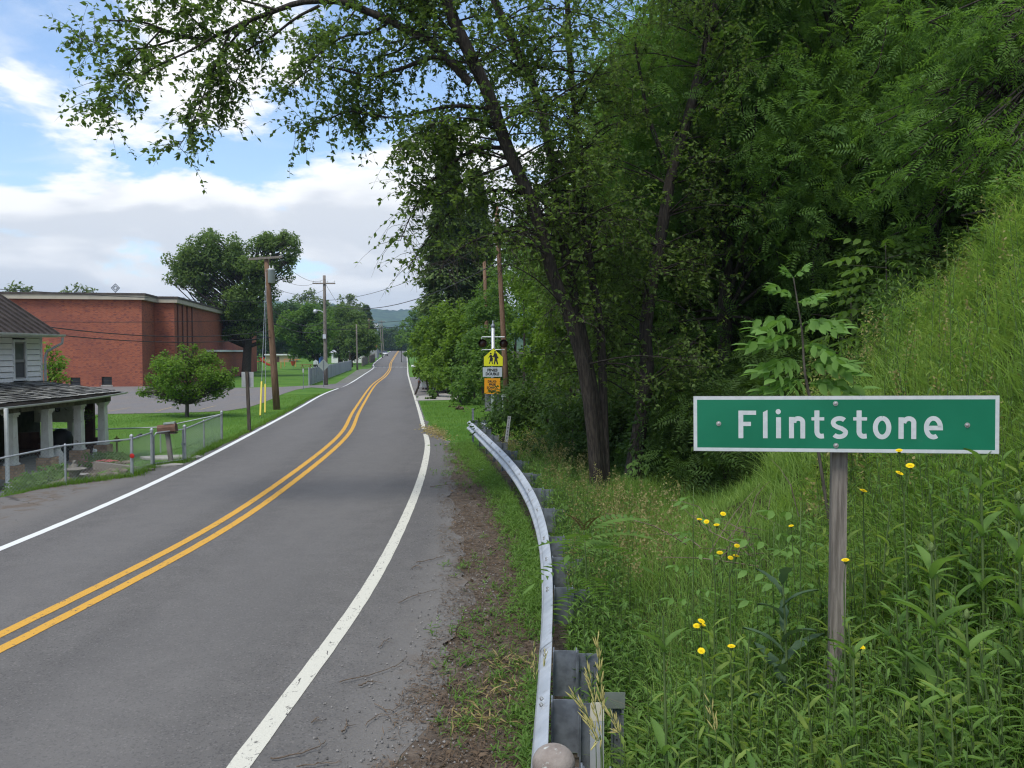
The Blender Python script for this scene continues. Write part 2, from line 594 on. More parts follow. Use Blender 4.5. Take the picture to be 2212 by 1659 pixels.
def grid_mesh(name, XX, YY, ZZ, mat, smooth=True):
    ny, nx = XX.shape
    V = np.stack([XX, YY, ZZ], -1).reshape(-1, 3)
    i = np.arange(ny - 1)[:, None] * nx + np.arange(nx - 1)[None, :]
    i = i.ravel()
    F = np.stack([i, i + 1, i + 1 + nx, i + nx], 1)
    return npmesh(name, V, F, mat, smooth=smooth)


def build_ground():
    xs = np.concatenate([-np.geomspace(6000, 60, 26), spread((-58, -20, 0.8), (-20, 9, 0.36), (9, 24, 0.8)), np.geomspace(26, 6000, 26)])
    ys = np.concatenate([spread((-60, -12, 6), (-12, -2, 1.5), (-2, 42, 0.5), (42, 90, 1.5), (90, 200, 4), (200, 440, 8)), np.geomspace(450, 3800, 26)])
    XX, YY = np.meshgrid(xs, ys)
    ZZ = zg(XX, YY)
    on_road = (XX > asph_l(YY) + 0.3) & (XX < asph_r(YY) - 0.3) & (YY < 470)
    ZZ = ZZ - 0.09 * on_road
    ZZ = np.where(YY > 640, np.minimum(ZZ, -2.5), ZZ)
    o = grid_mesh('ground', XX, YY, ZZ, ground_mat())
    rx = rail_x(np.minimum(YY, 32))
    dirt = sst(XX, asph_r(YY) - 0.5, asph_r(YY) + 0.1) * (1 - sst(XX - rx, 0.15, 0.55)) * (1 - sst(YY, 26.0, 29.5))
    dirt = np.maximum(dirt, 0.55 * (np.abs(XX - asph_l(YY)) < 0.35) * (YY > 20) * (YY < 40))
    garden = sst(-XX, 10.6, 11.4) * (1 - sst(-XX, 13.4, 14.2)) * sst(YY, 18, 19.5) * (1 - sst(YY, 26.5, 28))
    dirt = np.maximum(dirt, 0.75 * garden)
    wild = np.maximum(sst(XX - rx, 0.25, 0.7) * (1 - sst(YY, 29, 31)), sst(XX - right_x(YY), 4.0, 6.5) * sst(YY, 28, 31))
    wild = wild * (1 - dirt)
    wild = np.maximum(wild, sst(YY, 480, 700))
    fattr(o, 'dirt', dirt)
    fattr(o, 'wild', wild)
    tag(o, 'grassy ground with bare brown soil by the guardrail and a rising bank on the right', kind='structure')


build_ground()


def asphalt_mat(name, base, light, patch, lat=False):
    m = bpy.data.materials.new(name)
    m.use_nodes = True
    g = NT(m.node_tree)
    pos = g.n('ShaderNodeNewGeometry').outputs['Position']
    fine = g.noise(pos, 95.0, 3, 0.7)
    mid = g.noise(pos, 2.2, 5, 0.6)
    big = g.noise(g.vmath('MULTIPLY', pos, (1.0, 0.22, 1.0)), 0.75, 4, 0.55)
    c = g.mixc(g.sstep(mid, 0.3, 0.7), base, light)
    c = g.mixc(g.math('MULTIPLY', g.sstep(big, 0.42, 0.68), 0.6), c, patch)
    stones = g.n('ShaderNodeTexVoronoi', ins={'Scale': 60.0})
    g.t.links.new(pos, stones.inputs['Vector'])
    sc_ = g.n('ShaderNodeSeparateColor', ins={0: stones.outputs['Color']})
    c = g.mixc(g.math('MULTIPLY', g.sstep(sc_.outputs[0], 0.86, 0.99), 0.35), c, (0.24, 0.23, 0.22))
    c = g.mixc(g.math('MULTIPLY', g.sstep(sc_.outputs[1], 0.72, 0.95), 0.5), c, (0.055, 0.055, 0.056))
    c = g.mixc(g.math('MULTIPLY', g.sstep(fine, 0.45, 0.75), 0.25), c, (0.20, 0.20, 0.20))
    if lat:
        la = g.n('ShaderNodeAttribute', attribute_name='lat').outputs['Fac']
        edge = g.n('ShaderNodeAttribute', attribute_name='edge').outputs['Fac']
        w = g.noise(g.vmath('MULTIPLY', pos, (3.0, 0.4, 1)), 1.0, 3)
        la2 = g.math('ADD', la, g.math('MULTIPLY', g.math('SUBTRACT', w, 0.5), 0.05))
        # wheel tracks, polished a little lighter
        tr = g.math('ABSOLUTE', g.math('SINE', g.math('MULTIPLY', la2, 2 * PI)))
        c = g.mixc(g.math('MULTIPLY', g.sstep(tr, 0.45, 1.0), 0.28), c, (0.172, 0.167, 0.162))
        # shoulders: older, paler, dusty
        c = g.mixc(g.math('MULTIPLY', g.sstep(edge, 0.1, 0.5), 0.55), c, (0.165, 0.158, 0.148))
        grit = g.sstep(g.math('ADD', g.noise(pos, 1.6, 6, 0.7), g.math('MULTIPLY', edge, 0.16)), 0.60, 0.72)
        c = g.mixc(g.math('MULTIPLY', grit, g.sstep(edge, 0.15, 0.9)), c, (0.13, 0.105, 0.083))
        # fine cracks in the shoulder
        cr = g.n('ShaderNodeTexVoronoi', feature='DISTANCE_TO_EDGE', ins={'Scale': 0.85})
        wp = g.vmath('ADD', pos, g.vmath('MULTIPLY', g.n('ShaderNodeTexNoise', ins={'Scale': 1.7, 'Vector': pos}).outputs[1], (0.9, 0.9, 0)))
        g.t.links.new(wp, cr.inputs['Vector'])
        ck = g.sstep(cr.outputs['Distance'], 0.0, 0.010, 1.0, 0.0)
        c = g.mixc(g.math('MULTIPLY', ck, g.sstep(edge, 0.3, 0.8, 0.0, 0.75)), c, (0.035, 0.033, 0.03))
    b = g.n('ShaderNodeBsdfPrincipled', ins={'Roughness': 0.85, 'Specular IOR Level': 0.25, 'Base Color': c})
    bp = g.n('ShaderNodeBump', ins={'Strength': 0.5, 'Distance': 0.008, 'Height': g.math('ADD', fine, sc_.outputs[0])})
    g.t.links.new(bp.outputs[0], b.inputs['Normal'])
    out = g.n('ShaderNodeOutputMaterial')
    g.t.links.new(b.outputs[0], out.inputs[0])
    return m


M_road = asphalt_mat('road_asphalt', (0.116, 0.112, 0.108), (0.138, 0.133, 0.128), (0.100, 0.097, 0.095), True)
M_lot = asphalt_mat('parking_asphalt', (0.155, 0.150, 0.150), (0.185, 0.178, 0.176), (0.20, 0.175, 0.155))


def paint_mat(name, col, wear=0.62, yellow=False):
    m = bpy.data.materials.new(name)
    m.use_nodes = True
    g = NT(m.node_tree)
    pos = g.n('ShaderNodeNewGeometry').outputs['Position']
    n1 = g.noise(pos, 11.0, 7, 0.7)
    n2 = g.noise(pos, 70.0, 4, 0.7)
    n3 = g.noise(g.vmath('MULTIPLY', pos, (6.0, 2.2, 1)), 3.0, 6, 0.7, 1.2)
    f = g.sstep(g.math('ADD', g.math('MULTIPLY', n1, 0.7), g.math('MULTIPLY', n2, 0.3)), wear, wear + 0.07)
    f2 = g.sstep(n3, wear + 0.03, wear + 0.07)
    f = g.math('MAXIMUM', f, f2)
    c = g.mixc(g.sstep(n2, 0.35, 0.7), col, tuple(x * 0.86 for x in col))
    c = g.mixc(f, c, (0.085, 0.083, 0.08))
    b = g.n('ShaderNodeBsdfPrincipled', ins={'Roughness': 0.8, 'Specular IOR Level': 0.25, 'Base Color': c})
    out = g.n('ShaderNodeOutputMaterial')
    g.t.links.new(b.outputs[0], out.inputs[0])
    return m


M_pwhite = paint_mat('white_road_paint', (0.60, 0.595, 0.52), 0.57)
M_pwhite2 = paint_mat('fresh_white_road_paint', (0.72, 0.74, 0.73), 0.72)
M_pyellow = paint_mat('yellow_road_paint', (0.62, 0.345, 0.055), 0.575)
M_pfaded = paint_mat('faded_yellow_paint', (0.42, 0.34, 0.19), 0.50)

YS = spread((-28, 0, 2), (0, 45, 0.25), (45, 100, 1.0), (100, 440, 3))


def jitter(Y, seed, a):
    return a * (0.5 * np.sin(Y * 2.1 + seed) + 0.3 * np.sin(Y * 5.3 + seed * 2) + 0.35 * np.sin(Y * 11.7 + seed * 3) + 0.25 * np.sin(Y * 23.1 + seed))


def build_road():
    L = asph_l(YS) + jitter(YS, 1.0, 0.10) * (YS < 60)
    R = asph_r(YS) + jitter(YS, 4.0, 0.13) * (YS < 40)
    wl, wr = left_x(YS), right_x(YS)
    ts = np.linspace(0, 1, 25)
    XX = L[:, None] * (1 - ts) + R[:, None] * ts
    YY = np.repeat(YS[:, None], 25, 1)
    crown = 0.03 * np.clip(1 - np.abs((XX - (wl + wr)[:, None] / 2) / 3.6) ** 2, 0, 1)
    ZZ = zroad(YY) + 0.004 + crown - 0.02
    o = grid_mesh('road', XX, YY, ZZ + 0.018, M_road)
    lat = (XX - wl[:, None]) / (wr - wl)[:, None]
    fattr(o, 'lat', lat)
    fattr(o, 'edge', np.clip(np.maximum(lat - 1.04, (-0.04 - lat)) * 4.0, 0, 1))
    tag(o, 'grey two-lane asphalt road curving left into the distance', kind='structure')
    # skirts so that the ragged edge of the asphalt has thickness
    return o


build_road()


def zr_mark(X, Y):
    wl, wr = left_x(Y), right_x(Y)
    return zroad(Y) + 0.002 + 0.03 * np.clip(1 - np.abs((X - (wl + wr) / 2) / 3.6) ** 2, 0, 1) + 0.005


def line_strip(name, xf, w, mat, y0, y1, label, seed=0, rag=0.004):
    Y = YS[(YS >= y0) & (YS <= y1)]
    Y = np.concatenate([[y0], Y[(Y > y0) & (Y < y1)], [y1]])
    x = xf(Y)
    dx = np.gradient(x, Y)
    k = np.sqrt(1 + dx * dx)
    a = x - w / 2 * k + jitter(Y * 3, seed, rag); b = x + w / 2 * k + jitter(Y * 3, seed + 2, rag)
    XX = np.stack([a, (a + b) / 2, b], 1); YY = np.repeat(Y[:, None], 3, 1)
    o = grid_mesh(name, XX, YY, zr_mark(XX, YY), mat)
    tag(o, label, kind='structure')


_mid = curve_y(ground_pts([(0, 1393.5), (271, 1256), (542, 1101), (740, 945), (772, 886), (807.6, 832)], [(-5.75, 5), (-6.2, 0), (-8.6, -30)] + [(float(left_x(y) + right_x(y)) / 2, y) for y in (110, 150, 200, 260, 340, 420)]))
mid_x = lambda Y: _mid(Y)
line_strip('edge_line', right_x, 0.175, M_pwhite, -20, 32.2, 'worn white edge line along the guardrail shoulder', 1, 0.003)
line_strip('edge_line', right_x, 0.16, M_pwhite, 34.2, 335, 'white edge line running on past the grass patch', 2, 0.02)
line_strip('edge_line', left_x, 0.17, M_pwhite2, -20, 72.5, 'clean white edge line in front of the house', 3)
line_strip('edge_line', left_x, 0.16, M_pwhite2, 74, 335, 'white edge line beyond the school entrance', 3)
line_strip('centre_line', lambda Y: mid_x(Y) - 0.16, 0.15, M_pyellow, -20, 338, 'yellow centre line nearer the house side', 5, 0.004)
line_strip('centre_line', lambda Y: mid_x(Y) + 0.16, 0.15, M_pyellow, -20, 338, 'yellow centre line nearer the guardrail side', 6, 0.004)


def stop_bar():
    y = 167.0
    for i in range(8):
        t0, t1 = (i + 0.04) / 8, (i + 0.86) / 8
        a, b = float(left_x(y)), float(right_x(y))
        xs = np.array([a + (b - a) * t0, a + (b - a) * t1])
        ys = np.array([y - 0.5, y + 0.7])
        XX, YY = np.meshgrid(xs, ys)
        o = grid_mesh('crossing_bar', XX, YY, zr_mark(XX, YY) + 0.03, M_pwhite2)
        tag(o, 'short white bar of the far crossing line', group='bars of the far crossing line', kind='structure')


stop_bar()


def sheet(name, pts, mat, z, label, sub=3, kind='structure'):
    """flat paved patch from ground points"""
    bm = bmesh.new()
    vs = [bm.verts.new((p[0], p[1], z)) for p in pts]
    f = bm.faces.new(vs)
    if f.normal.z < 0: f.normal_flip()
    bm.normal_update()
    if f.normal.z < 0: bmesh.ops.reverse_faces(bm, faces=[f])
    bmesh.ops.triangulate(bm, faces=bm.faces)
    me = bpy.data.meshes.new(name)
    bm.to_mesh(me); bm.free()
    me.materials.append(mat)
    return tag(link(name, me), label, kind=kind)


def gpx(*px):
    return [(lambda p: (p.x, p.y))(gp(x, y)) for x, y in px]


# school car park with its entrance from the road
sheet('parking_lot', gpx((180, 898), (231, 895), (339, 893), (430, 891), (490, 888), (535, 881), (570, 870), (588, 862), (612, 851), (640, 842), (672, 837), (716, 840.5),
                         (738, 838), (757, 828), (757, 826), (700, 831.5), (668, 833), (600, 836.5), (474, 838.5), (380, 836), (330, 832)) + [(-33.5, 79.5), (-60, 73), (-60, 40)],
      M_lot, 0.016, 'grey asphalt car park in front of the brick school')
for k, (a, b, w) in enumerate([((231, 890), (282, 881), .12), ((300, 866), (340, 862), .12), ((345, 868), (398, 859.5), .12), ((395, 872), (432, 869), .12), ((336, 890), (372, 880), .14),
                               ((430, 886), (466, 877), .14), ((300, 848), (345, 843), .12), ((470, 850), (505, 848.5), .12), ((360, 848), (300, 856), .12), ((520, 855), (545, 853.5), .12), ((555, 845), (575, 844.6), .12)]):
    p, q = Vector((*gpx(a)[0], 0)), Vector((*gpx(b)[0], 0))
    d = (q - p).normalized(); nrm = Vector((-d.y, d.x, 0)) * w * 0.5
    o = npmesh('parking_line', [tuple(v + Vector((0, 0, 0.022))) for v in (p - nrm, q - nrm, q + nrm, p + nrm)], [(0, 1, 2, 3)], M_pfaded)
    tag(o, 'faded yellow bay line on the school car park', group='bay lines of the car park', kind='structure')
# far driveway and lane on the right
sheet('driveway', gpx((897, 866), (985, 864), (1010, 858), (960, 850), (905, 856)) , M_conc, 0.020, 'pale concrete driveway meeting the road on the right')
sheet('parking_apron', gpx((898, 857), (965, 851), (975, 826), (905, 815), (885, 815)), M_lot, 0.014, 'grey asphalt apron beside the road under the vines')
# gravel strip at the mouth of the far side street
sheet('gravel_shoulder', gpx((757, 830), (722, 831), (748, 815), (772, 799), (808, 793.5), (785, 809)), pmat('grey_gravel', (0.17, 0.165, 0.15), 0.95, col2=(0.11, 0.12, 0.085), scale=1.2), 0.010,
      'thin gravel strip along the far left edge of the road')


# ------------------------------------------------------------------ hills and the air between
from mathutils import noise as mnoise


def hill(name, x0, x1, ybase, depth, ridge, mat, label, nx=260, ny=26, bump=8.0, seed=0.0):
    xs = np.linspace(x0, x1, nx); ts = np.linspace(0, 1, ny)
    XX, TT = np.meshgrid(xs, ts)
    YY = ybase + depth * TT
    H = ridge(XX)
    prof = np.sin(np.clip(TT, 0, 1) * PI / 2 * 1.25) ** 1.15
    ZZ = -3 + H * prof
    rough = np.array([mnoise.fractal(Vector((x * 0.004 + seed, y * 0.004, 0)), 0.9, 2.0, 5) for x, y in zip(XX.ravel(), YY.ravel())]).reshape(XX.shape)
    r2 = np.random.default_rng(int(seed * 10) + 3).normal(0, 1, XX.shape)
    ZZ = ZZ + (rough * H * 0.10 + r2 * bump * 0.35) * np.clip(prof, 0, 1)
    o = grid_mesh(name, XX, YY, ZZ, mat)
    return tag(o, label, kind='structure')


M_hill = pmat('wooded_hillside', (0.020, 0.048, 0.014), 1.0, col2=(0.060, 0.105, 0.034), scale=0.03, detail=8, contrast=(0.38, 0.62), coords='Position', spec=0.0, bump=1.0, bscale=0.12)
hill('hill', -4200, 2600, 2500, 900, lambda x: 150 + 26 * np.sin(x * 0.0016 + 2.2) + 12 * np.sin(x * 0.0047), M_hill,
     'long blue-green wooded ridge on the horizon', 420, 34, 9.0, 1.3)
hill('hill', -420, 900, 900, 300, lambda x: np.clip(12 + 34 * sst(x, -165, -60), 6, 60), M_hill, 'dark wooded knoll below the far ridge', 170, 22, 5.0, 4.1)


def haze_box(density=0.00018):
    mb = MB().bbox((-6200, -90, -14), (6200, 4000, 265))
    m = bpy.data.materials.new('air_haze')
    m.use_nodes = True
    g = NT(m.node_tree)
    v = g.n('ShaderNodeVolumePrincipled', ins={'Color': (0.52, 0.70, 0.92, 1), 'Density': density, 'Anisotropy': 0.2})
    out = g.n('ShaderNodeOutputMaterial')
    g.t.links.new(v.outputs[0], out.inputs['Volume'])
    o = mb.build('haze', m)
    tag(o, 'thin blue air haze over the whole valley', kind='stuff')
# ------------------------------------------------------------------ leaves, blades and branches as vectorised geometry
def unit(a):
    return a / np.maximum(np.linalg.norm(a, axis=-1, keepdims=True), 1e-9)


def frames(N, D):
    """orthonormal leaf frames: t along the leaf, b across it, n its normal"""
    n = unit(N)
    t = D - n * np.sum(D * n, -1, keepdims=True)
    t = unit(t + 1e-6)
    return t, np.cross(n, t), n


QUAD = (np.array([[0, 0, 0], [.42, .30, .07], [1, 0, 0], [.42, -.30, .07]], float), np.array([[0, 1, 2, 3]]))
LEAF6 = (np.array([[0, 0, 0], [.30, .24, .05], [.66, .20, .03], [1, 0, -.08], [.66, -.20, .03], [.30, -.24, .05], [.30, 0, 0], [.66, 0, -.02]], float),
         np.array([[0, 6, 1, 1], [6, 7, 2, 1], [7, 3, 2, 2], [0, 5, 6, 6], [5, 4, 7, 6], [4, 3, 7, 7]]))


def frond_template(n=6, droop=0.25):
    """a feather leaf of many small leaflets"""
    V, F = [], []
    for i in range(n):
        x = .14 + .80 * i / n
        z = -droop * x * x
        for s in (-1, 1):
            b = len(V)
            l = .30 * (1 - .25 * abs(i / n - .45)); w = .075
            dx = .10
            V += [(x, 0, z), (x - .02 + dx * .5 + w * .6, s * l * .5, z + .015), (x + dx, s * l, z - .03), (x + dx * .5 - w * .6, s * l * .5, z + .015)]
            F.append((b, b + 1, b + 2, b + 3))
    b = len(V)
    V += [(.93, 0, -droop * .86), (1.0, .06, -droop), (1.17, 0, -droop * 1.3), (1.0, -.06, -droop)]
    F.append((b, b + 1, b + 2, b + 3))
    return np.array(V, float), np.array(F)


FROND = frond_template()
FROND_S = frond_template(4, .2)


def spray_template(rnd, n=7):
    """a twig end with several leaves hanging from it"""
    V, F = [], []
    for i in range(n):
        x = .12 + .88 * i / n
        z = -.28 * x * x
        a = rnd.uniform(-1.2, 1.2) + (1 if i % 2 else -1) * .9
        d = np.array([.55 * math.cos(a) + .3, math.sin(a) * .7, -.45]); d /= np.linalg.norm(d)
        nn = np.array([rnd.uniform(-.4, .4), rnd.uniform(-.4, .4), 1.0])
        t, b_, n_ = frames(nn[None], d[None])
        s = rnd.uniform(.30, .42)
        base = len(V)
        for q in QUAD[0]:
            V.append(np.array([x, 0, z]) + s * (t[0] * q[0] + b_[0] * q[1] + n_[0] * q[2]))
        F.append((base, base + 1, base + 2, base + 3))
    return np.array(V), np.array(F)


SPRAY = spray_template(random.Random(3))
SPRAY_S = spray_template(random.Random(4), 4)


def stamp(P, N, D, size, tmpl):
    """vertices and faces of a template stamped at every point"""
    V0, F0 = tmpl
    t, b, n = frames(N, D)
    s = (size if hasattr(size, '__len__') else np.full(len(P), size))[:, None, None]
    V = P[:, None, :] + s * (V0[None, :, 0:1] * t[:, None, :] + V0[None, :, 1:2] * b[:, None, :] + V0[None, :, 2:3] * n[:, None, :])
    k = len(V0)
    F = F0[None] + (np.arange(len(P)) * k)[:, None, None]
    return V.reshape(-1, 3), F.reshape(-1, F0.shape[1])


def leafcloud(name, P, N, size, mat, parent=None, tmpl=QUAD, D=None, var=0.3, seed=0):
    r = np.random.default_rng(seed + 11)
    P = np.asarray(P, float)
    if D is None:
        D = r.normal(0, 1, P.shape) + [0, 0, -.7]
    s = size * r.uniform(1 - var, 1 + var, len(P))
    V, F = stamp(P, np.asarray(N, float), D, s, tmpl)
    return npmesh(name, V, F, mat, parent)


def clump_points(r, c, rad_, n, hollow=0.55):
    """points in an ellipsoid clump, denser near its skin, with outward directions"""
    d = unit(r.normal(0, 1, (n, 3)))
    k = (hollow + (1 - hollow) * r.random(n) ** 0.7)[:, None]
    k *= r.uniform(0.75, 1.12, (n, 1))
    return np.asarray(c) + d * k * np.asarray(rad_), d


def clump_leaves(r, clumps, density, lean=0.7):
    Ps, Ns = [], []
    for c, R in clumps:
        R = np.asarray(R if hasattr(R, '__len__') else (R, R, R), float)
        area = (R[0] * R[1] + R[1] * R[2] + R[0] * R[2]) / 3 * 4 * PI
        n = int(area * density)
        if n < 3: continue
        p, d = clump_points(r, c, R, n)
        Ps.append(p)
        Ns.append(d * .6 + [0, 0, lean] + r.normal(0, .55, (n, 3)))
    return np.concatenate(Ps), np.concatenate(Ns)


def sub_clumps(r, c, R, n, k0=.32, k1=.5):
    """break one big rounded mass into uneven smaller clumps round its skin"""
    R = np.asarray(R, float)
    out = []
    for _ in range(n):
        d = unit(r.normal(0, 1, 3))
        p = np.asarray(c) + d * R * r.uniform(.45, .95)
        k = r.uniform(k0, k1)
        out.append((p, R * k * r.uniform(.8, 1.2, 3)))
    return out


def limb_to(mb, r, a, b, r0, r1, bow=0.12, n=6, sides=6):
    a, b = np.asarray(a, float), np.asarray(b, float)
    L = np.linalg.norm(b - a)
    mid = (a + b) / 2 + r.normal(0, bow, 3) * L * .5 + [0, 0, bow * L * .5]
    pts = polyline([a, mid, b], n)
    mb.tube(pts, [r0 + (r1 - r0) * i / (n - 1) for i in range(n)], sides, caps=False)
    return pts


def make_tree(name, label, cat, loc, trunk, clumps, leaf, leafsize, density, tmpl=QUAD, bark=None, seed=0, group=None, limb_r=None, twigs=2, lean=.7):
    """a tree: tapered trunk, a limb to every clump, twigs, and a crown of leaves (all coordinates relative to its foot)"""
    r = np.random.default_rng(seed)
    t = thing(name, label, cat, loc, 0, group)
    bark = bark or M_bark
    tp = polyline([q[:3] for q in trunk], 14)
    rs = np.interp(np.linspace(0, 1, 14), np.linspace(0, 1, len(trunk)), [q[3] for q in trunk])
    rs[0] *= 1.3
    MB().tube(tp, list(rs), 9).build('trunk', bark, t, True)
    lm = MB()
    tz = np.array([p.z for p in tp])
    for c, R in clumps:
        c = np.asarray(c)
        R = np.asarray(R if hasattr(R, '__len__') else (R, R, R), float)
        zt = c[2] - np.hypot(c[0] - tp[-1].x, c[1] - tp[-1].y) * .75 - R[2] * .3
        k = int(np.argmin(abs(tz - np.clip(zt, tz[4], tz[-1]))))
        lr = limb_r or max(rs[k] * .42, .02)
        pts = limb_to(lm, r, tp[k], c, min(lr, rs[k] * .8), lr * .3)
        for _ in range(twigs):
            a = pts[r.integers(3, 6)]
            e = c + unit(r.normal(0, 1, 3)) * R * .85
            limb_to(lm, r, a, e, lr * .35, lr * .08, n=4, sides=4)
    lm.build('limbs', bark, t, True)
    P, N = clump_leaves(r, clumps, density, lean)
    o = leafcloud('crown', P, N, leafsize, leaf, t, tmpl, seed=seed)
    return t


def blade_mesh(name, P, H, lean, w, mat, parent=None, seed=0, segs=4, curl=0.6):
    """grass blades: narrow strips that bend over"""
    r = np.random.default_rng(seed + 5)
    n = len(P)
    a = r.uniform(0, 2 * PI, n)
    dirx = np.stack([np.cos(a), np.sin(a), np.zeros(n)], 1) + np.asarray(lean)
    dirx = unit(dirx)
    side = np.stack([-dirx[:, 1], dirx[:, 0], np.zeros(n)], 1)
    bend = r.uniform(.12, curl, n) * H
    k = segs + 1
    V = np.zeros((n, k, 2, 3))
    for i in range(k):
        f = i / segs
        up = H * (f - .32 * (bend / H) * f * f * f)
        out = bend * f ** 2.1
        c = P + dirx * out[:, None] + np.stack([np.zeros(n), np.zeros(n), up], 1)
        ww = w * (1 - f ** 1.6 * .92)
        V[:, i, 0] = c - side * ww[:, None] * .5 if hasattr(ww, '__len__') else c - side * ww * .5
        V[:, i, 1] = c + side * ww[:, None] * .5 if hasattr(ww, '__len__') else c + side * ww * .5
    base = np.arange(n)[:, None] * (2 * k)
    F = np.concatenate([np.stack([base + 2 * i, base + 2 * i + 1, base + 2 * i + 3, base + 2 * i + 2], -1).reshape(-1, 4) for i in range(segs)])
    return npmesh(name, V.reshape(-1, 3), F, mat, parent)
# ------------------------------------------------------------------ brick school
def brick_mat():
    m = bpy.data.materials.new('red_brick_wall')
    m.use_nodes = True
    g = NT(m.node_tree)
    tc = g.n('ShaderNodeTexCoord').outputs['UV']
    br = g.n('ShaderNodeTexBrick', ins={'Vector': tc, 'Scale': 1.0, 'Mortar Size': 0.010, 'Mortar Smooth': 0.3, 'Brick Width': 0.215, 'Row Height': 0.076,
                                        'Color1': (0.27, 0.064, 0.034, 1), 'Color2': (0.37, 0.100, 0.050, 1), 'Mortar': (0.27, 0.17, 0.13, 1)})
    vo = g.n('ShaderNodeTexWhiteNoise', noise_dimensions='2D')
    cell = g.vmath('FLOOR', g.vmath('DIVIDE', tc, (0.215, 0.076, 1)))
    g.t.links.new(cell, vo.inputs['Vector'])
    r = vo.outputs[0]
    c = g.mixc(g.sstep(r, 0.78, 0.95, 0.0, 0.75), br.outputs[0], (0.15, 0.055, 0.055))
    c = g.mixc(g.sstep(r, 0.0, 0.12, 0.5, 0.0), c, (0.42, 0.13, 0.06))
    rt = g.n('ShaderNodeVectorRotate', rotation_type='Z_AXIS', ins={0: tc, 3: 0.55}).outputs[0]
    big = g.noise(g.vmath('MULTIPLY', rt, (0.10, 0.40, 1)), 1.0, 4)
    c = g.mixc(g.sstep(big, 0.40, 0.66, 0.0, 0.45), c, (0.17, 0.066, 0.058))
    b = g.n('ShaderNodeBsdfPrincipled', ins={'Roughness': 0.9, 'Specular IOR Level': 0.2, 'Base Color': c})
    bp = g.n('ShaderNodeBump', ins={'Strength': 0.5, 'Distance': 0.01, 'Height': br.outputs['Fac']})
    bp.invert = True
    g.t.links.new(bp.outputs[0], b.inputs['Normal'])
    out = g.n('ShaderNodeOutputMaterial')
    g.t.links.new(b.outputs[0], out.inputs[0])
    return m


M_brick = brick_mat()
M_fascia = pmat('cream_fascia', (0.43, 0.39, 0.31), 0.7, col2=(0.37, 0.335, 0.27), scale=1.5, dirt=(0.12, 0.105, 0.09), dscale=0.9, dlim=(0.66, 0.74))
M_roofing = pmat('dark_roof_edge', (0.055, 0.045, 0.042), 0.9, col2=(0.09, 0.075, 0.066), scale=2)


def wall_uv(o, S):
    """brick coordinates in metres: along the wall and up (S = local axes)"""
    me = o.data
    uv = me.uv_layers.new(name='UVMap')
    for p in me.polygons:
        n = p.normal
        for li in p.loop_indices:
            co = me.vertices[me.loops[li].vertex_index].co
            u = co.x if abs(n.y) > abs(n.x) else co.y
            uv.data[li].uv = (u, co.z)


def holed_wall(mb, x0, x1, z0, z1, y, thick, holes):
    """wall in the local xz plane, front face at y, with real openings"""
    xs = sorted({x0, x1, *[h[0] for h in holes], *[h[1] for h in holes]})
    zs = sorted({z0, z1, *[h[2] for h in holes], *[h[3] for h in holes]})
    for a, b in zip(xs, xs[1:]):
        for c, d in zip(zs, zs[1:]):
            if any(h[0] <= a + 1e-6 and b <= h[1] + 1e-6 and h[2] <= c + 1e-6 and d <= h[3] + 1e-6 for h in holes): continue
            mb.add([(a, y, c), (b, y, c), (b, y, d), (a, y, d)], [(0, 1, 2, 3)])
    for h in holes:
        a, b, c, d = h
        t = y + thick
        mb.add([(a, y, c), (b, y, c), (b, y, d), (a, y, d), (a, t, c), (b, t, c), (b, t, d), (a, t, d)],
               [(0, 4, 5, 1), (1, 5, 6, 2), (2, 6, 7, 3), (3, 7, 4, 0)])


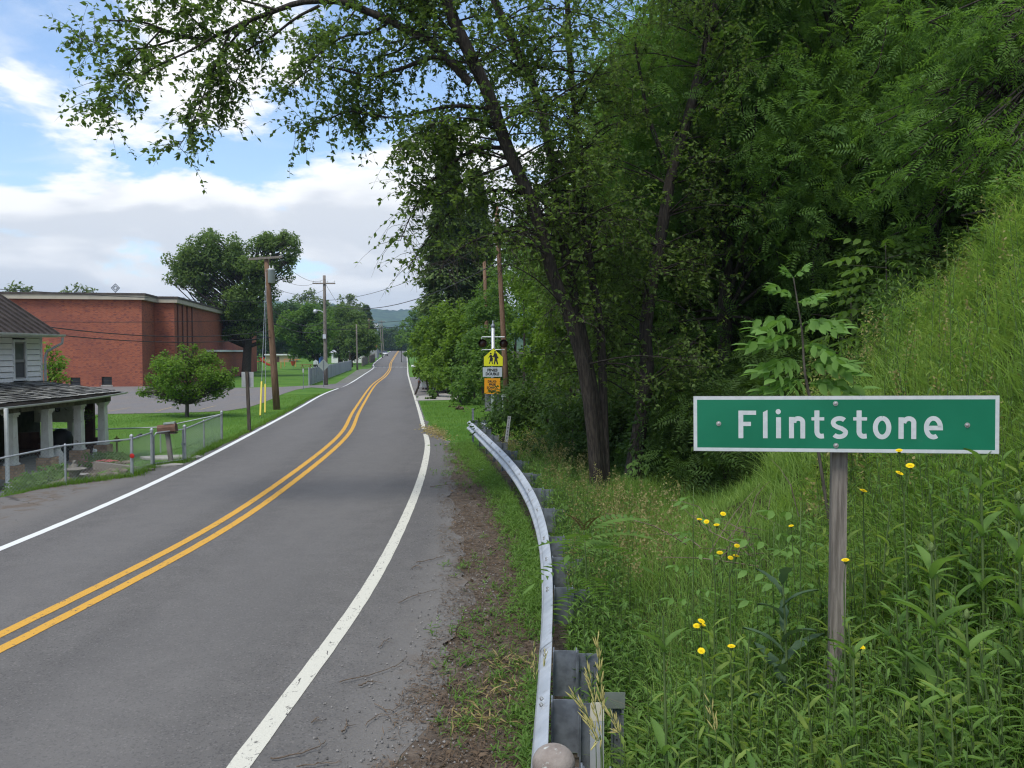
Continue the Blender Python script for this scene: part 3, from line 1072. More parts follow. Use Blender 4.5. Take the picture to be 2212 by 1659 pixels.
def build_school():
    ang = rad(9.0)
    t = thing('school_building', 'large red brick school with flat roof and cream fascia behind the car park', 'school', (-33.0, 76.7, 0), ang)
    # local frame: x to the right along the front, y away from the viewer; the front right corner is the origin
    H = 7.72
    inv = Matrix.Rotation(-ang, 4, 'Z')

    def loc(x, y, z):
        return inv @ (Vector((x, y, z)) - Vector((-33.0, 76.7, 0)))
    w_holes = []
    for (xa, ya, xb, yb) in ((151.5, 815.5, 174, 833), (219.5, 814, 242, 831.5)):
        # where the sight line meets the front plane of the school
        best = []
        for px_, py_ in ((xa, ya), (xb, yb)):
            r = ray(px_, py_)
            o_l, r_l = loc(0, 0, EYE), (inv.to_3x3() @ r)
            k = -o_l.y / r_l.y
            best.append(o_l + r_l * k)
        w_holes.append((best[0].x, best[1].x, best[1].z, best[0].z))
    mb = MB()
    holed_wall(mb, -46, 0, 0, H, 0, 0.25, w_holes)
    mb.add([(0, 0, 0), (0, 4.4, 0), (0, 4.4, H), (0, 0, H)], [(0, 1, 2, 3)])
    mb.add([(0, 4.4, 0), (1.8, 4.4, 0), (1.8, 4.4, H), (0, 4.4, H)], [(0, 1, 2, 3)])
    mb.add([(1.8, 4.4, 0), (1.8, 61, 0), (1.8, 61, H), (1.8, 4.4, H)], [(0, 1, 2, 3)])
    mb.add([(1.8, 61, 0), (-46, 61, 0), (-46, 61, H), (1.8, 61, H)], [(0, 1, 2, 3)])
    mb.add([(-46, 61, 0), (-46, 0, 0), (-46, 0, H), (-46, 61, H)], [(0, 1, 2, 3)])
    w = mb.build('wall', M_brick, t)
    wall_uv(w, None)
    # roof slab and the two layers of its edge
    L = [(-46.35, -0.35), (0.35, -0.35), (0.35, 4.05), (2.15, 4.05), (2.15, 61.35), (-46.35, 61.35)]

    def ring(poly, z0, z1):
        m = MB(); n = len(poly)
        vs = [(p[0], p[1], z0) for p in poly] + [(p[0], p[1], z1) for p in poly]
        return m.add(vs, [tuple(range(n - 1, -1, -1)), tuple(range(n, 2 * n))] + [(i, (i + 1) % n, (i + 1) % n + n, i + n) for i in range(n)])
    ring(L, H, H + 0.40).build('fascia', M_fascia, t)
    L2 = [(-46.42, -0.42), (0.42, -0.42), (0.42, 3.98), (2.22, 3.98), (2.22, 61.42), (-46.42, 61.42)]
    ring(L2, H + 0.40, H + 0.58).build('roof_edge', M_roofing, t)
    # windows: frame, mullion bar, panes, sill
    for (a, b, c, d) in w_holes:
        f = MB()
        fw = 0.05
        for lo, hi in (((a, .10, c), (b, .16, c + fw)), ((a, .10, d - fw), (b, .16, d)), ((a, .10, c), (a + fw, .16, d)), ((b - fw, .10, c), (b, .16, d)), ((a, .10, (c + d) / 2 - .03), (b, .16, (c + d) / 2 + .02))):
            f.bbox(lo, hi)
        fo = f.build('window', M_dark, t)
        MB().bbox((a, .17, c), (b, .19, (c + d) / 2)).build('pane', M_glass, fo)
        MB().bbox((a, .17, (c + d) / 2), (b, .19, d)).build('pane', M_glass, fo)
        MB().bbox((a - .06, -.06, c - .13), (b + .06, .12, c)).build('sill', M_conc, fo)
    # brick pilasters and rain pipes on the long side wall
    for k in (5.5, 7.6, 9.7, 12.0):
        MB().bbox((1.8, k, 0), (1.92, k + 0.2, H)).build('downpipe' if k in (5.5, 9.7) else 'pilaster', pmat('pipe_brown', (0.12, 0.042, 0.03), 0.7), t)
    # low flat-roofed annex against the side wall
    a = MB()
    a.add([(1.82, 20, 0), (3.0, 20, 0), (3.0, 20, 3.1), (1.82, 20, 3.1)], [(0, 1, 2, 3)])
    a.add([(3.0, 20, 0), (3.0, 41, 0), (3.0, 41, 3.1), (3.0, 20, 3.1)], [(0, 1, 2, 3)])
    a.add([(3.0, 41, 0), (1.82, 41, 0), (1.82, 41, 3.1), (3.0, 41, 3.1)], [(0, 1, 2, 3)])
    an = a.build('annex_wall', M_brick, t)
    wall_uv(an, None)
    MB().bbox((1.81, 19.7, 3.1), (3.25, 41.3, 3.32)).build('annex_roof', M_white, t)
    # vent box on the roof
    MB().bbox((-0.4, 12, H + .58), (1.0, 13.2, H + 1.0)).build('roof_vent', M_galv, t)
    return t


school = build_school()


def build_antenna():
    p = at(249.6, 637, 84)
    t = thing('roof_antenna', 'small diamond-shaped antenna on a tripod above the school roof', 'antenna', (p.x, p.y, 8.3))
    m = MB().tube([(0, 0, 0.1), (0, 0, 0.65)], 0.03)
    for k in range(3):
        a = k * 2 * PI / 3
        m.tube([(0.28 * math.cos(a), 0.28 * math.sin(a), 0), (0, 0, 0.45)], 0.02, 5)
    m.build('tripod', M_galv_dull, t)
    d = MB()
    for s in (0.40, 0.22):
        pts = [(0, 0, 1.02 - s), (s, 0, 1.02), (0, 0, 1.02 + s), (-s, 0, 1.02)]
        for i in range(4): d.tube([pts[i], pts[(i + 1) % 4]], 0.045, 5)
    d.tube([(-.4, 0, 1.02), (.4, 0, 1.02)], 0.02, 5)
    d.build('diamond_frame', M_galv_dull, t)


build_antenna()

# ------------------------------------------------------------------ white house with the porch
M_clap = pmat('white_clapboard', (0.86, 0.86, 0.84), 0.6, col2=(0.80, 0.80, 0.79), scale=3, dirt=(0.45, 0.46, 0.46), dscale=2.5, dlim=(0.6, 0.85))
M_metalroof = pmat('brown_metal_roof', (0.045, 0.036, 0.034), 0.8, 0.0, col2=(0.068, 0.054, 0.05), scale=1.5)
M_shingle = pmat('slate_shingle', (0.115, 0.115, 0.11), 0.92, col2=(0.19, 0.19, 0.175), scale=5, island=0.7, dirt=(0.055, 0.066, 0.038), dscale=1.6, dlim=(0.5, 0.75))
M_pierb = pmat('tan_brick', (0.40, 0.25, 0.15), 0.9, col2=(0.50, 0.33, 0.21), scale=5, island=0.25, bump=0.2)
M_mortar = pmat('mortar', (0.20, 0.175, 0.145), 0.95)
M_brown = pmat('brown_boards', (0.055, 0.028, 0.022), 0.8, col2=(0.085, 0.045, 0.034), scale=4)
M_soffit = pmat('old_soffit', (0.20, 0.185, 0.15), 0.85, col2=(0.11, 0.10, 0.08), scale=4, dirt=(0.05, 0.045, 0.035), dscale=3, dlim=(0.52, 0.66))
M_screen = pmat('window_screen', (0.075, 0.078, 0.082), 0.6, col2=(0.10, 0.104, 0.108), scale=2)
M_gutter = pmat('white_gutter', (0.64, 0.65, 0.63), 0.5, col2=(0.55, 0.56, 0.54), scale=4, dirt=(0.25, 0.23, 0.2), dscale=5, dlim=(0.6, 0.75))


def build_house():
    rnd = random.Random(5)
    t = thing('white_house', 'white clapboard house with brown metal roof and a deep shingled porch', 'house', (-13.8, 25.4, -0.55))
    O = Vector((-13.8, 25.4, -0.55))

    def P(x, y, z): return Vector((x, y, z)) - O
    XW, YF, YN = -16.2, 29.5, 18.0
    # body of the house behind the boards
    b = MB()
    b.bbox(P(-23, YN, -.55), P(XW - 0.03, YF - 0.03, 3.66))
    b.build('wall', M_dark, t)  # dark colour showing through the gaps paints the shadow lines under the boards
    # clapboards on the upper front, split round the window
    wy0, wy1, wz0, wz1 = 27.93, 28.56, 2.22, 3.42
    z = 1.9
    while z < 3.62:
        h = 0.185
        for (ya, yb) in ([(YN, wy0 - .07), (wy1 + .07, YF)] if z < wz1 + .05 else [(YN, YF)]):
            zt = min(z + h - .016, 3.64)
            M = MB()
            M.add([P(XW - .03, ya, z), P(XW - .03, yb, z), P(XW + .034, yb, z), P(XW + .034, ya, z), P(XW - .03, ya, zt), P(XW - .03, yb, zt), P(XW + .002, yb, zt), P(XW + .002, ya, zt)],
                  [(0, 1, 2, 3), (4, 7, 6, 5), (3, 2, 6, 7), (0, 4, 5, 1), (0, 3, 7, 4), (1, 5, 6, 2)])
            M.build('clapboard', M_clap, t)
        z += h
    MB().bbox(P(XW - .05, YF - .02, 1.9), P(XW + .035, YF + .09, 3.64)).build('corner_board', M_white, t)
    # window
    f = MB()
    fw = .07
    for lo, hi in ((( -.02, wy0 - fw, wz0), (.05, wy0, wz1)), ((-.02, wy1, wz0), (.05, wy1 + fw, wz1)), ((-.02, wy0 - fw, wz1), (.05, wy1 + fw, wz1 + .08)), ((-.02, wy0 - fw - .03, wz0 - .07), (.09, wy1 + fw + .03, wz0))):
        f.bbox(P(XW + lo[0], lo[1], lo[2]), P(XW + hi[0], hi[1], hi[2]))
    fo = f.build('window', M_white, t)
    zm = (wz0 + wz1) / 2 - .02
    s = MB()
    for za, zb in ((wz0, zm), (zm, wz1)):
        off = -.012 if za > wz0 else 0.008
        for lo, hi in (((wy0, za), (wy1, za + .045)), ((wy0, zb - .045), (wy1, zb)), ((wy0, za), (wy0 + .045, zb)), ((wy1 - .045, za), (wy1, zb))):
            s.bbox(P(XW - .01 + off, lo[0], lo[1]), P(XW + .015 + off, hi[0], hi[1]))
    s.build('sash', pmat('grey_sash', (0.28, 0.28, 0.265), 0.6), fo)
    MB().bbox(P(XW - .02, wy0, wz0), P(XW - .008, wy1, zm)).build('pane', M_screen, fo)
    MB().bbox(P(XW - .030, wy0, zm), P(XW - .018, wy1, wz1)).build('pane', pmat('old_pane', (0.11, 0.125, 0.12), 0.25, spec=0.5, col2=(0.16, 0.175, 0.165), scale=2), fo)
    # gable roof of standing-seam metal
    ex, ez, rx, rz_ = -15.72, 3.70, -19.6, 6.3
    y0, y1 = 17.6, 29.85
    r = MB()
    for xa, za in ((ex, ez), (-23.48, ez)):
        r.add([P(xa, y0, za), P(xa, y1, za), P(rx, y1, rz_), P(rx, y0, rz_), P(xa, y0, za - .07), P(xa, y1, za - .07), P(rx, y1, rz_ - .07), P(rx, y0, rz_ - .07)],
              [(0, 1, 2, 3), (4, 7, 6, 5), (0, 4, 5, 1), (1, 5, 6, 2), (2, 6, 7, 3), (3, 7, 4, 0)])
    ro = r.build('roof', M_metalroof, t)
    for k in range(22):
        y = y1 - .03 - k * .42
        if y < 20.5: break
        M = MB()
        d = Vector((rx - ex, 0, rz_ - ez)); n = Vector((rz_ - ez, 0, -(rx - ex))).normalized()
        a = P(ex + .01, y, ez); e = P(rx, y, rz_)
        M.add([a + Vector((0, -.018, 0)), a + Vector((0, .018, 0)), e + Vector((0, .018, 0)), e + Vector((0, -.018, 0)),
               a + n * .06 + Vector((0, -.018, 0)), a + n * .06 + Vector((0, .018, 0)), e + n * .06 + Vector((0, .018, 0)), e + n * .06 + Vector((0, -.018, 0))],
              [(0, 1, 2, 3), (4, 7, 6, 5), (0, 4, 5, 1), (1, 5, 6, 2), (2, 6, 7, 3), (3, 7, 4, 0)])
        M.build('seam', M_dark, ro)  # darker than the roof: the seam's shadow line is put into its colour
    MB().bbox(P(XW, 17.7, 3.60), P(ex - .02, 29.8, 3.63)).build('soffit', M_white, t)
    # gable end
    MB().add([P(XW - .03, YF - .03, 3.66), P(-23, YF - .03, 3.66), P(rx, YF - .03, rz_ - .1)], [(0, 1, 2)]).build('gable', M_clap, t)
    g = MB()
    for k in range(7):
        a = -PI * k / 6
        pass
    prof = [(0.075 * math.cos(-PI * k / 6), 0.085 * math.sin(-PI * k / 6)) for k in range(7)]
    vs = [P(ex + .08 + p[0], yy, 3.70 + p[1]) for yy in (17.6, 30.02) for p in prof]
    g.add(vs, [(k, k + 1, k + 8, k + 7) for k in range(6)] + [tuple(range(7))] + [tuple(range(13, 6, -1))])
    go = g.build('gutter', M_gutter, t)
    MB().tube([P(ex + .08, 29.93, 3.60), P(ex + .06, 29.93, 3.40), P(XW + .12, 29.72, 3.12), P(XW + .08, 29.66, 2.9), P(XW + .08, 29.66, 0)], .045, 8).build('downspout', pmat('grey_spout', (0.42, 0.43, 0.44), .5), t)
    # ---------------- porch
    XE, ZE, ZW = -13.45, 1.72, 2.08           # eave and wall line
    YE = 29.55
    pr = MB()
    y00 = 17.5
    th = .07
    corner, wallc = (XE, YE, ZE), (XW, YE - .25, ZW)
    pr.add([P(XE, y00, ZE), P(*corner), P(*wallc), P(XW, y00, ZW), P(XE, y00, ZE - th), P(XE, YE, ZE - th), P(XW, YE - .25, ZW - th), P(XW, y00, ZW - th)],
           [(0, 1, 2, 3), (4, 7, 6, 5), (0, 4, 5, 1), (1, 5, 6, 2), (2, 6, 7, 3), (3, 7, 4, 0)])
    po = pr.build('porch_roof', M_roofing, t)
    # shingles, course by course from the eave up
    sl = Vector((XW - XE, 0, ZW - ZE)); Ls = sl.length; sd = sl.normalized(); sn = Vector((-sd.z, 0, sd.x)) * (-1 if sd.x > 0 else 1)
    sn = Vector((abs(sd.z), 0, abs(sd.x)))
    pieces = []
    nc = int(Ls / .23)
    for c in range(nc + 1):
        y = 20.6 + (c % 2) * .13
        while y < YE - .02:
            w = rnd.uniform(.27, .40)
            pieces.append((c, y, min(y + w - .012, YE + .03)))
            y += w
    pieces.sort(key=lambda q: (q[1] * .25 + q[0] * .1))
    rest = MB()
    for i, (c, ya, yb) in enumerate(pieces):
        M = MB() if i < 290 else rest
        s0 = c * .23 - .03 + rnd.uniform(-.025, .025); s1 = s0 + .31
        s1 = min(s1, Ls + .02)
        lift0, lift1 = .036 + rnd.uniform(0, .02), .010
        tk = .014
        jj = rnd.uniform(-.012, .012)
        q = []
        for (s_, l_) in ((s0, lift0), (s1, lift1)):
            for yy, e in ((ya, jj), (yb, -jj)):
                base = Vector((XE, yy, ZE)) + sd * (s_ + (e if s_ == s0 else 0))
                q.append((base + sn * l_, base + sn * (l_ - tk)))
        (a, a2), (b_, b2), (d_, d2), (e_, e2) = q
        M.add([p - O for p in (a, b_, e_, d_, a2, b2, e2, d2)], [(0, 1, 2, 3), (4, 7, 6, 5), (0, 4, 5, 1), (1, 5, 6, 2), (2, 6, 7, 3), (3, 7, 4, 0)])
        if i < 290: M.build('shingle', M_shingle, po)
    if rest.v:
        tag(rest.build('shingles', M_shingle, po), kind='stuff')
    # gutter along the eave, sagging and tilted, with hangers
    pts = [P(XE + .07, y, ZE - .05 + dz) for y, dz in ((17.5, 0), (21, -.02), (24, -.035), (26.5, -.03), (28.5, .0), (29.8, .045))]
    gm = MB()
    gp_ = polyline(pts, 24)
    prof = [(0.055 * math.cos(-PI * k / 6), 0.06 * math.sin(-PI * k / 6)) for k in range(7)]
    b0 = 0
    vs = []
    for p in gp_:
        vs += [p + Vector((q[0], 0, q[1])) for q in prof]
    n = 7
    gm.add(vs, [(i * n + k, i * n + k + 1, (i + 1) * n + k + 1, (i + 1) * n + k) for i in range(len(gp_) - 1) for k in range(6)])
    gg = gm.build('porch_gutter', M_gutter, t)
    for k in range(9):
        y = 24.8 + k * .52
        p = Vector((XE + .02, y, ZE))
        MB().bbox(p - O + Vector((-.16, -.012, .045)), p - O + Vector((.11, .012, .055))).build('hanger', M_gutter, gg)
    # beam, soffit, ceiling, floor
    MB().bbox(P(-14.0, 17.5, 1.42), P(-13.66, 29.2, 1.62)).build('porch_beam', M_soffit, t)
    MB().bbox(P(XW + .02, 17.5, 1.625), P(XE - .02, 29.4, 1.65)).build('porch_ceiling', M_soffit, t)
    MB().bbox(P(XW, 17.5, -.56), P(-13.88, 29.3, -.40)).build('porch_floor', M_conc, t)
    MB().bbox(P(-13.19, 20.2, -.75), P(-12.55, 25.4, -.50)).build('porch_step', M_conc, t)
    # inner wall of the porch
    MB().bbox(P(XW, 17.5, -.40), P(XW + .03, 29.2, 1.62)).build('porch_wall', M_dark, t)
    # far end of the porch: dark half wall, open strip, white panel above, posts
    ye = 29.0
    MB().bbox(P(XW + .03, ye, -.40), P(-13.95, ye + .1, .20)).build('half_wall', M_brown, t)
    MB().bbox(P(XW + .03, ye, .72), P(-14.6, ye + .08, 1.60)).build('end_panel', M_peel, t)
    MB().bbox(P(-15.05, ye - .01, .20), P(-14.88, ye + .09, .72)).build('end_post', M_peel, t)
    MB().bbox(P(-14.45, ye - .02, .20), P(-14.16, ye + .11, 1.62)).build('end_post', M_brown, t)
    # columns on brick piers
    for (px_, y) in ((20, 23.6), (100, 25.4), (170, 27.3), (220, 28.9)):
        x = -13.8
        zp = -.02
        col = MB()
        for (h0, h1, a, b2) in ((zp, 1.30, .128, .108), (1.30, 1.36, .135, .135), (1.36, 1.42, .165, .165), (zp, zp + .05, .15, .15)):
            lo = [P(x + i * a, y + j * a, h0) for i, j in ((-1, -1), (1, -1), (1, 1), (-1, 1))]
            hi = [P(x + i * b2, y + j * b2, h1) for i, j in ((-1, -1), (1, -1), (1, 1), (-1, 1))]
            col.add(lo + hi, [(3, 2, 1, 0), (4, 5, 6, 7), (0, 1, 5, 4), (1, 2, 6, 5), (2, 3, 7, 6), (3, 0, 4, 7)])
        col.build('column', M_peel, t)
        zb = -.72
        core = MB().bbox(P(x - .205, y - .205, zb), P(x + .205, y + .205, zp - .001))
        pier = core.build('pier', M_mortar, t)
        rows = 9
        for rr in range(rows):
            z0 = zp - (rr + 1) * .075 + .005
            if z0 < zb: break
            for side in range(2):              # the two faces towards the road and towards the viewer
                u = -.29 + (.0 if rr % 2 else -.0)
                cuts = [-.225, -.075, .075, .225] if rr % 2 else [-.225, -.15, .0, .15, .225]
                for ua, ub in zip(cuts, cuts[1:]):
                    if side == 0: lo, hi = P(x + .19, y + ua + .005, z0), P(x + .223 + rnd.uniform(-.004, .004), y + ub - .005, z0 + .065)
                    else: lo, hi = P(x + ua + .005, y - .223 + rnd.uniform(-.004, .004), z0), P(x + min(ub, .185) - .005, y - .19, z0 + .065)
                    if (hi - lo).x < .01 or (hi - lo).y < .01: continue
                    MB().bbox(lo, hi).build('brick', M_pierb, pier)
    # downspout at the near end
    q = at(16.5, 1045, 22.4)
    px_, py_ = q.x, q.y
    MB().tube([P(px_, py_, 1.62), P(px_, py_, -.35), P(px_ + .05, py_ - .02, -.45)], .055, 8).build('porch_downspout', M_white, t)
    MB().tube([P(px_ + .0, py_ - .02, -.42), P(px_ + .62, py_ - .35, -.62)], .06, 8).build('spout_foot', M_white, t)
    return t


house = build_house()


def on_porch():
    # lanterns hung from the porch ceiling
    for k, (x, y) in enumerate(((-14.95, 28.2), (-14.45, 28.4))):
        t = thing('hanging_lantern', 'black lantern under the porch roof, ' + ('the one nearer the house wall' if k == 0 else 'the one nearer the brown end post'), 'lantern', (x, y, 1.15), group='porch lanterns')
        MB().tube([(0, 0, .26), (0, 0, .475)], .006, 5).build('chain', M_black, t)
        MB().lathe([(.02, .26), (.09, .18), (.10, .16)], 8).build('cap', M_black, t)
        MB().lathe([(.075, .0), (.085, .16)], 8).build('glass', M_glass, t)
        MB().lathe([(.03, -.03), (.085, .0)], 8).build('base', M_black, t)
    # hanging flower basket
    t = thing('hanging_basket', 'dark hanging flower basket beside the far porch column', 'basket', (-14.05, 28.3, 0.9))
    MB().lathe([(.06, -.05), (.15, .02), (.18, .12)], 10).build('pot', M_dark, t)
    for a in range(3): MB().tube([(.17 * math.cos(a * 2.1), .17 * math.sin(a * 2.1), .12), (0, 0, .52)], .005, 4).build('wire', M_black, t)
    P_ = rng.normal(0, .12, (160, 3)) + [0, 0, .16]
    o = leafcloud('plant', P_, rng.normal(0, 1, (160, 3)), .07, L_forest, t)
    # dark garden chair, covered grill, white pump-shaped jug
    t = thing('porch_chair', 'dark armchair standing inside the shady porch', 'chair', (-15.2, 26.9, -0.4), 0.5)
    MB().bbox((-.28, -.28, .30), (.28, .28, .42)).build('seat', M_brown, t)
    MB().bbox((-.30, .24, .36), (.30, .33, .95)).build('backrest', M_brown, t)
    for s in (-1, 1):
        MB().bbox((s * .30 - .04, -.28, .42), (s * .30 + .04, .26, .60)).build('armrest', M_brown, t)
        for q in (-.24, .26): MB().bbox((s * .26 - .025, q - .025, 0), (s * .26 + .025, q + .025, .30)).build('leg', M_brown, t)
    t = thing('covered_grill', 'round grill under a black cover on the porch', 'grill', (-14.5, 27.5, -0.4))
    MB().lathe([(.25, .0), (.30, .3), (.36, .75), (.30, .92), (.12, 1.02), (.02, 1.04)], 12).build('cover', M_black, t, True)
    t = thing('milk_can', 'white metal milk can standing between two porch piers', 'milk can', (-14.0, 26.35, -0.4))
    MB().lathe([(.16, .0), (.17, .06), (.17, .36), (.10, .48), (.10, .56)], 12).build('body', M_peel, t, True)
    MB().lathe([(.13, .56), (.13, .60), (.05, .63)], 12).build('lid', M_peel, t)
    for s in (-1, 1): MB().tube([(0, s * .10, .50), (0, s * .18, .46), (0, s * .17, .36)], .012, 5).build('handle', M_peel, t)
    t = thing('figurine', 'small pale cat figurine at the foot of a porch pier', 'figurine', (-13.65, 28.0, -0.4))
    MB().lathe([(.10, 0), (.12, .06), (.09, .16), (.05, .2), (.075, .26), (.05, .32)], 10).build('body', M_peel, t, True)
    for s in (-1, 1): MB().add([(s * .05, -.02, .30), (s * .02, .02, .31), (s * .045, 0, .37)], [(0, 1, 2)]).build('ear', M_peel, t)
# ------------------------------------------------------------------ place-name sign
M_green = pmat('green_sign_sheeting', (0.000, 0.140, 0.070), 0.45, col2=(0.004, 0.170, 0.088), scale=1.6, spec=0.4, dirt=(0.03, 0.17, 0.11), dscale=7, dlim=(0.62, 0.80))
M_signwhite = pmat('white_sign_sheeting', (0.56, 0.60, 0.62), 0.5, col2=(0.50, 0.545, 0.565), scale=30, stretch=(1, 1, 12))
M_alu = pmat('bare_aluminium', (0.36, 0.37, 0.375), 0.5, 0.3, col2=(0.44, 0.45, 0.455), scale=5)
M_bolt = pmat('bolt_steel', (0.46, 0.46, 0.45), 0.35, 0.7)


def ribbon(mb, pts, w, lift, cap=None):
    """flat stroke of width w along 2D points, mitred"""
    P = [np.array(p, float) for p in pts]
    n = len(P)
    L, R = [], []
    for i in range(n):
        a = P[i] - P[i - 1] if i else P[1] - P[0]
        b = P[i + 1] - P[i] if i < n - 1 else P[-1] - P[-2]
        a, b = a / np.linalg.norm(a), b / np.linalg.norm(b)
        na, nb = np.array([-a[1], a[0]]), np.array([-b[1], b[0]])
        m = na + nb
        m = m / max(np.dot(m, na), .35)
        L.append(P[i] + m * w / 2); R.append(P[i] - m * w / 2)
    mb.add([(p[0], p[1], lift) for p in L] + [(p[0], p[1], lift) for p in R],
           [(n + i, n + i + 1, i + 1, i) for i in range(n - 1)])


def arc(cx, cy, rx, ry, a0, a1, n=16):
    return [(cx + rx * math.cos(rad(a0 + (a1 - a0) * i / n)), cy + ry * math.sin(rad(a0 + (a1 - a0) * i / n))) for i in range(n + 1)]


def build_place_sign():
    TL, TR, BL, BR = at(1498, 856, 4.77), at(2159, 854, 4.455), at(1498, 974, 4.77), at(2159, 981, 4.455)
    U = ((TR - TL) + (BR - BL)).normalized()
    W0 = ((TL - BL) + (TR - BR)).normalized()
    N = U.cross(W0).normalized()
    if N.y > 0: N = -N
    W = N.cross(U).normalized()
    if W.z < 0: W = -W
    c = (TL + TR + BL + BR) / 4
    wd = ((TR - TL).length + (BR - BL).length) / 2
    ht = ((TL - BL).length + (TR - BR).length) / 2
    foot = at(1817, 1400, 4.62)
    zf = float(zg(foot.x, foot.y))
    t = thing('place_sign', 'long green place-name sign with white border on a weathered square post', 'sign', (foot.x, foot.y, zf))
    Mw = Matrix(((U.x, W.x, N.x, c.x), (U.y, W.y, N.y, c.y), (U.z, W.z, N.z, c.z), (0, 0, 0, 1)))
    Ml = Matrix.Translation(-Vector((foot.x, foot.y, zf))) @ Mw

    def put(o): o.matrix_local = Ml; return o
    hw, hh = wd / 2, ht / 2
    put(MB().bbox((-hw, -hh, -.003), (hw, hh, 0)).build('backing', M_alu, t))
    sx = wd / 1939.0
    b = MB()
    e = 25 * sx
    for lo, hi in (((-hw + .002, hh - e), (hw - .002, hh - .002)), ((-hw + .002, -hh + .002), (hw - .002, -hh + e)), ((-hw + .002, -hh + e), (-hw + e, hh - e)), ((hw - e, -hh + e), (hw - .002, hh - e))):
        b.bbox((lo[0], lo[1], 0.0002), (hi[0], hi[1], .0008))
    put(b.build('border', M_signwhite, t))
    put(MB().bbox((-hw + e, -hh + e, .0002), (hw - e, hh - e, .0006)).build('panel', M_green, t))

    def uv(p):
        x, y = p
        k = (x - 118) / 1939.0
        top, bot = 43 - 5 * k, 396 + 16 * k
        return ((k - .5) * wd, ((bot - y) / (bot - top) - .5) * ht)

    def letter(strokes, polys=()):
        m = MB()
        for i, (pts, w) in enumerate(strokes):
            ribbon(m, [uv(p) for p in pts], w * sx, .0012 + .0002 * i)
        for i, poly in enumerate(polys):
            m.add([(*uv(p), .0012 + .00025 * (i + len(strokes))) for p in poly], [tuple(range(len(poly)))])
        o = put(m.build('letter', M_signwhite, t))
        for p in o.data.polygons:
            pass
        return o
    letter([([(436, 135), (436, 313)], 32), ([(452, 149), (537, 149)], 29), ([(452, 221), (503, 221)], 29)])
    letter([], [[(582, 146), (612, 131), (612, 313), (582, 313)]])
    letter([([(684, 178), (684, 313)], 32)], [arc(682, 142, 17, 17, 0, 360, 20)[:-1]])
    letter([([(768, 176), (768, 313)], 32), ([(784, 214)] + arc(812, 210, 29, 24, 200, 360, 10) + [(841, 240), (841, 314)], 31)])
    letter([([(932, 134), (932, 262)] + arc(960, 268, 28, 32, 180, 95, 8) + [(977, 298)], 32), ([(897, 188), (979, 188)], 22)])
    letter([(arc(1076, 214, 40, 29, -38, -180, 12) + [(1042, 228), (1060, 240), (1090, 250), (1108, 262)] + arc(1075, 274, 40, 29, -8, 145, 14), 30)])
    letter([([(1200, 134), (1200, 262)] + arc(1228, 268, 28, 32, 180, 95, 8) + [(1248, 298)], 32), ([(1163, 188), (1250, 188)], 22)])
    letter([(arc(1344, 244, 42, 60, -90, 270, 30), 31)])
    letter([([(1462, 178), (1462, 316)], 32), ([(1478, 214)] + arc(1510, 212, 30, 26, 200, 360, 10) + [(1540, 240), (1540, 317)], 31)])
    letter([([(1632, 246), (1703, 246)] + arc(1660, 244, 43, 60, -3, -300, 24), 30)])
    for (x, y) in ((1051, 90), (1054, 359), (288, 219), (1865, 227)):
        u = uv((x, y))
        m = MB().lathe([(.0135, .0006), (.0135, .0025)], 12, (u[0], u[1], 0)).lathe([(.0085, .0025), (.0085, .008), (.004, .0095)], 6, (u[0], u[1], 0))
        put(m.build('bolt', M_bolt, t))
    # square wooden post behind the panel
    top = at(1817, 858, 4.66)
    pm = MB()
    a = .040
    ang = math.atan2(U.y, U.x)
    R = Matrix.Rotation(ang, 4, 'Z')
    tp = top - Vector((foot.x, foot.y, zf)) + Vector(N) * -.052
    bt = Vector((tp.x + .008, tp.y + .01, -.25))
    for ring_c in (bt, tp):
        pass
    lo = [bt + R @ Vector((i * a, j * a, 0)) for i, j in ((-1, -1), (1, -1), (1, 1), (-1, 1))]
    hi = [tp + R @ Vector((i * a, j * a, 0)) for i, j in ((-1, -1), (1, -1), (1, 1), (-1, 1))]
    pm.add(lo + hi, [(3, 2, 1, 0), (4, 5, 6, 7), (0, 1, 5, 4), (1, 2, 6, 5), (2, 3, 7, 6), (3, 0, 4, 7)])
    pm.build('post', M_wood_grey, t)


build_place_sign()


# ------------------------------------------------------------------ guardrail
RAILZ = 0.765
POSTS = [3.3, 4.75, 5.7, 6.65, 8.45, 9.7, 10.8, 12.75, 14.65, 16.5, 18.4, 20.3, 22.2, 24.1, 26.0, 28.0]


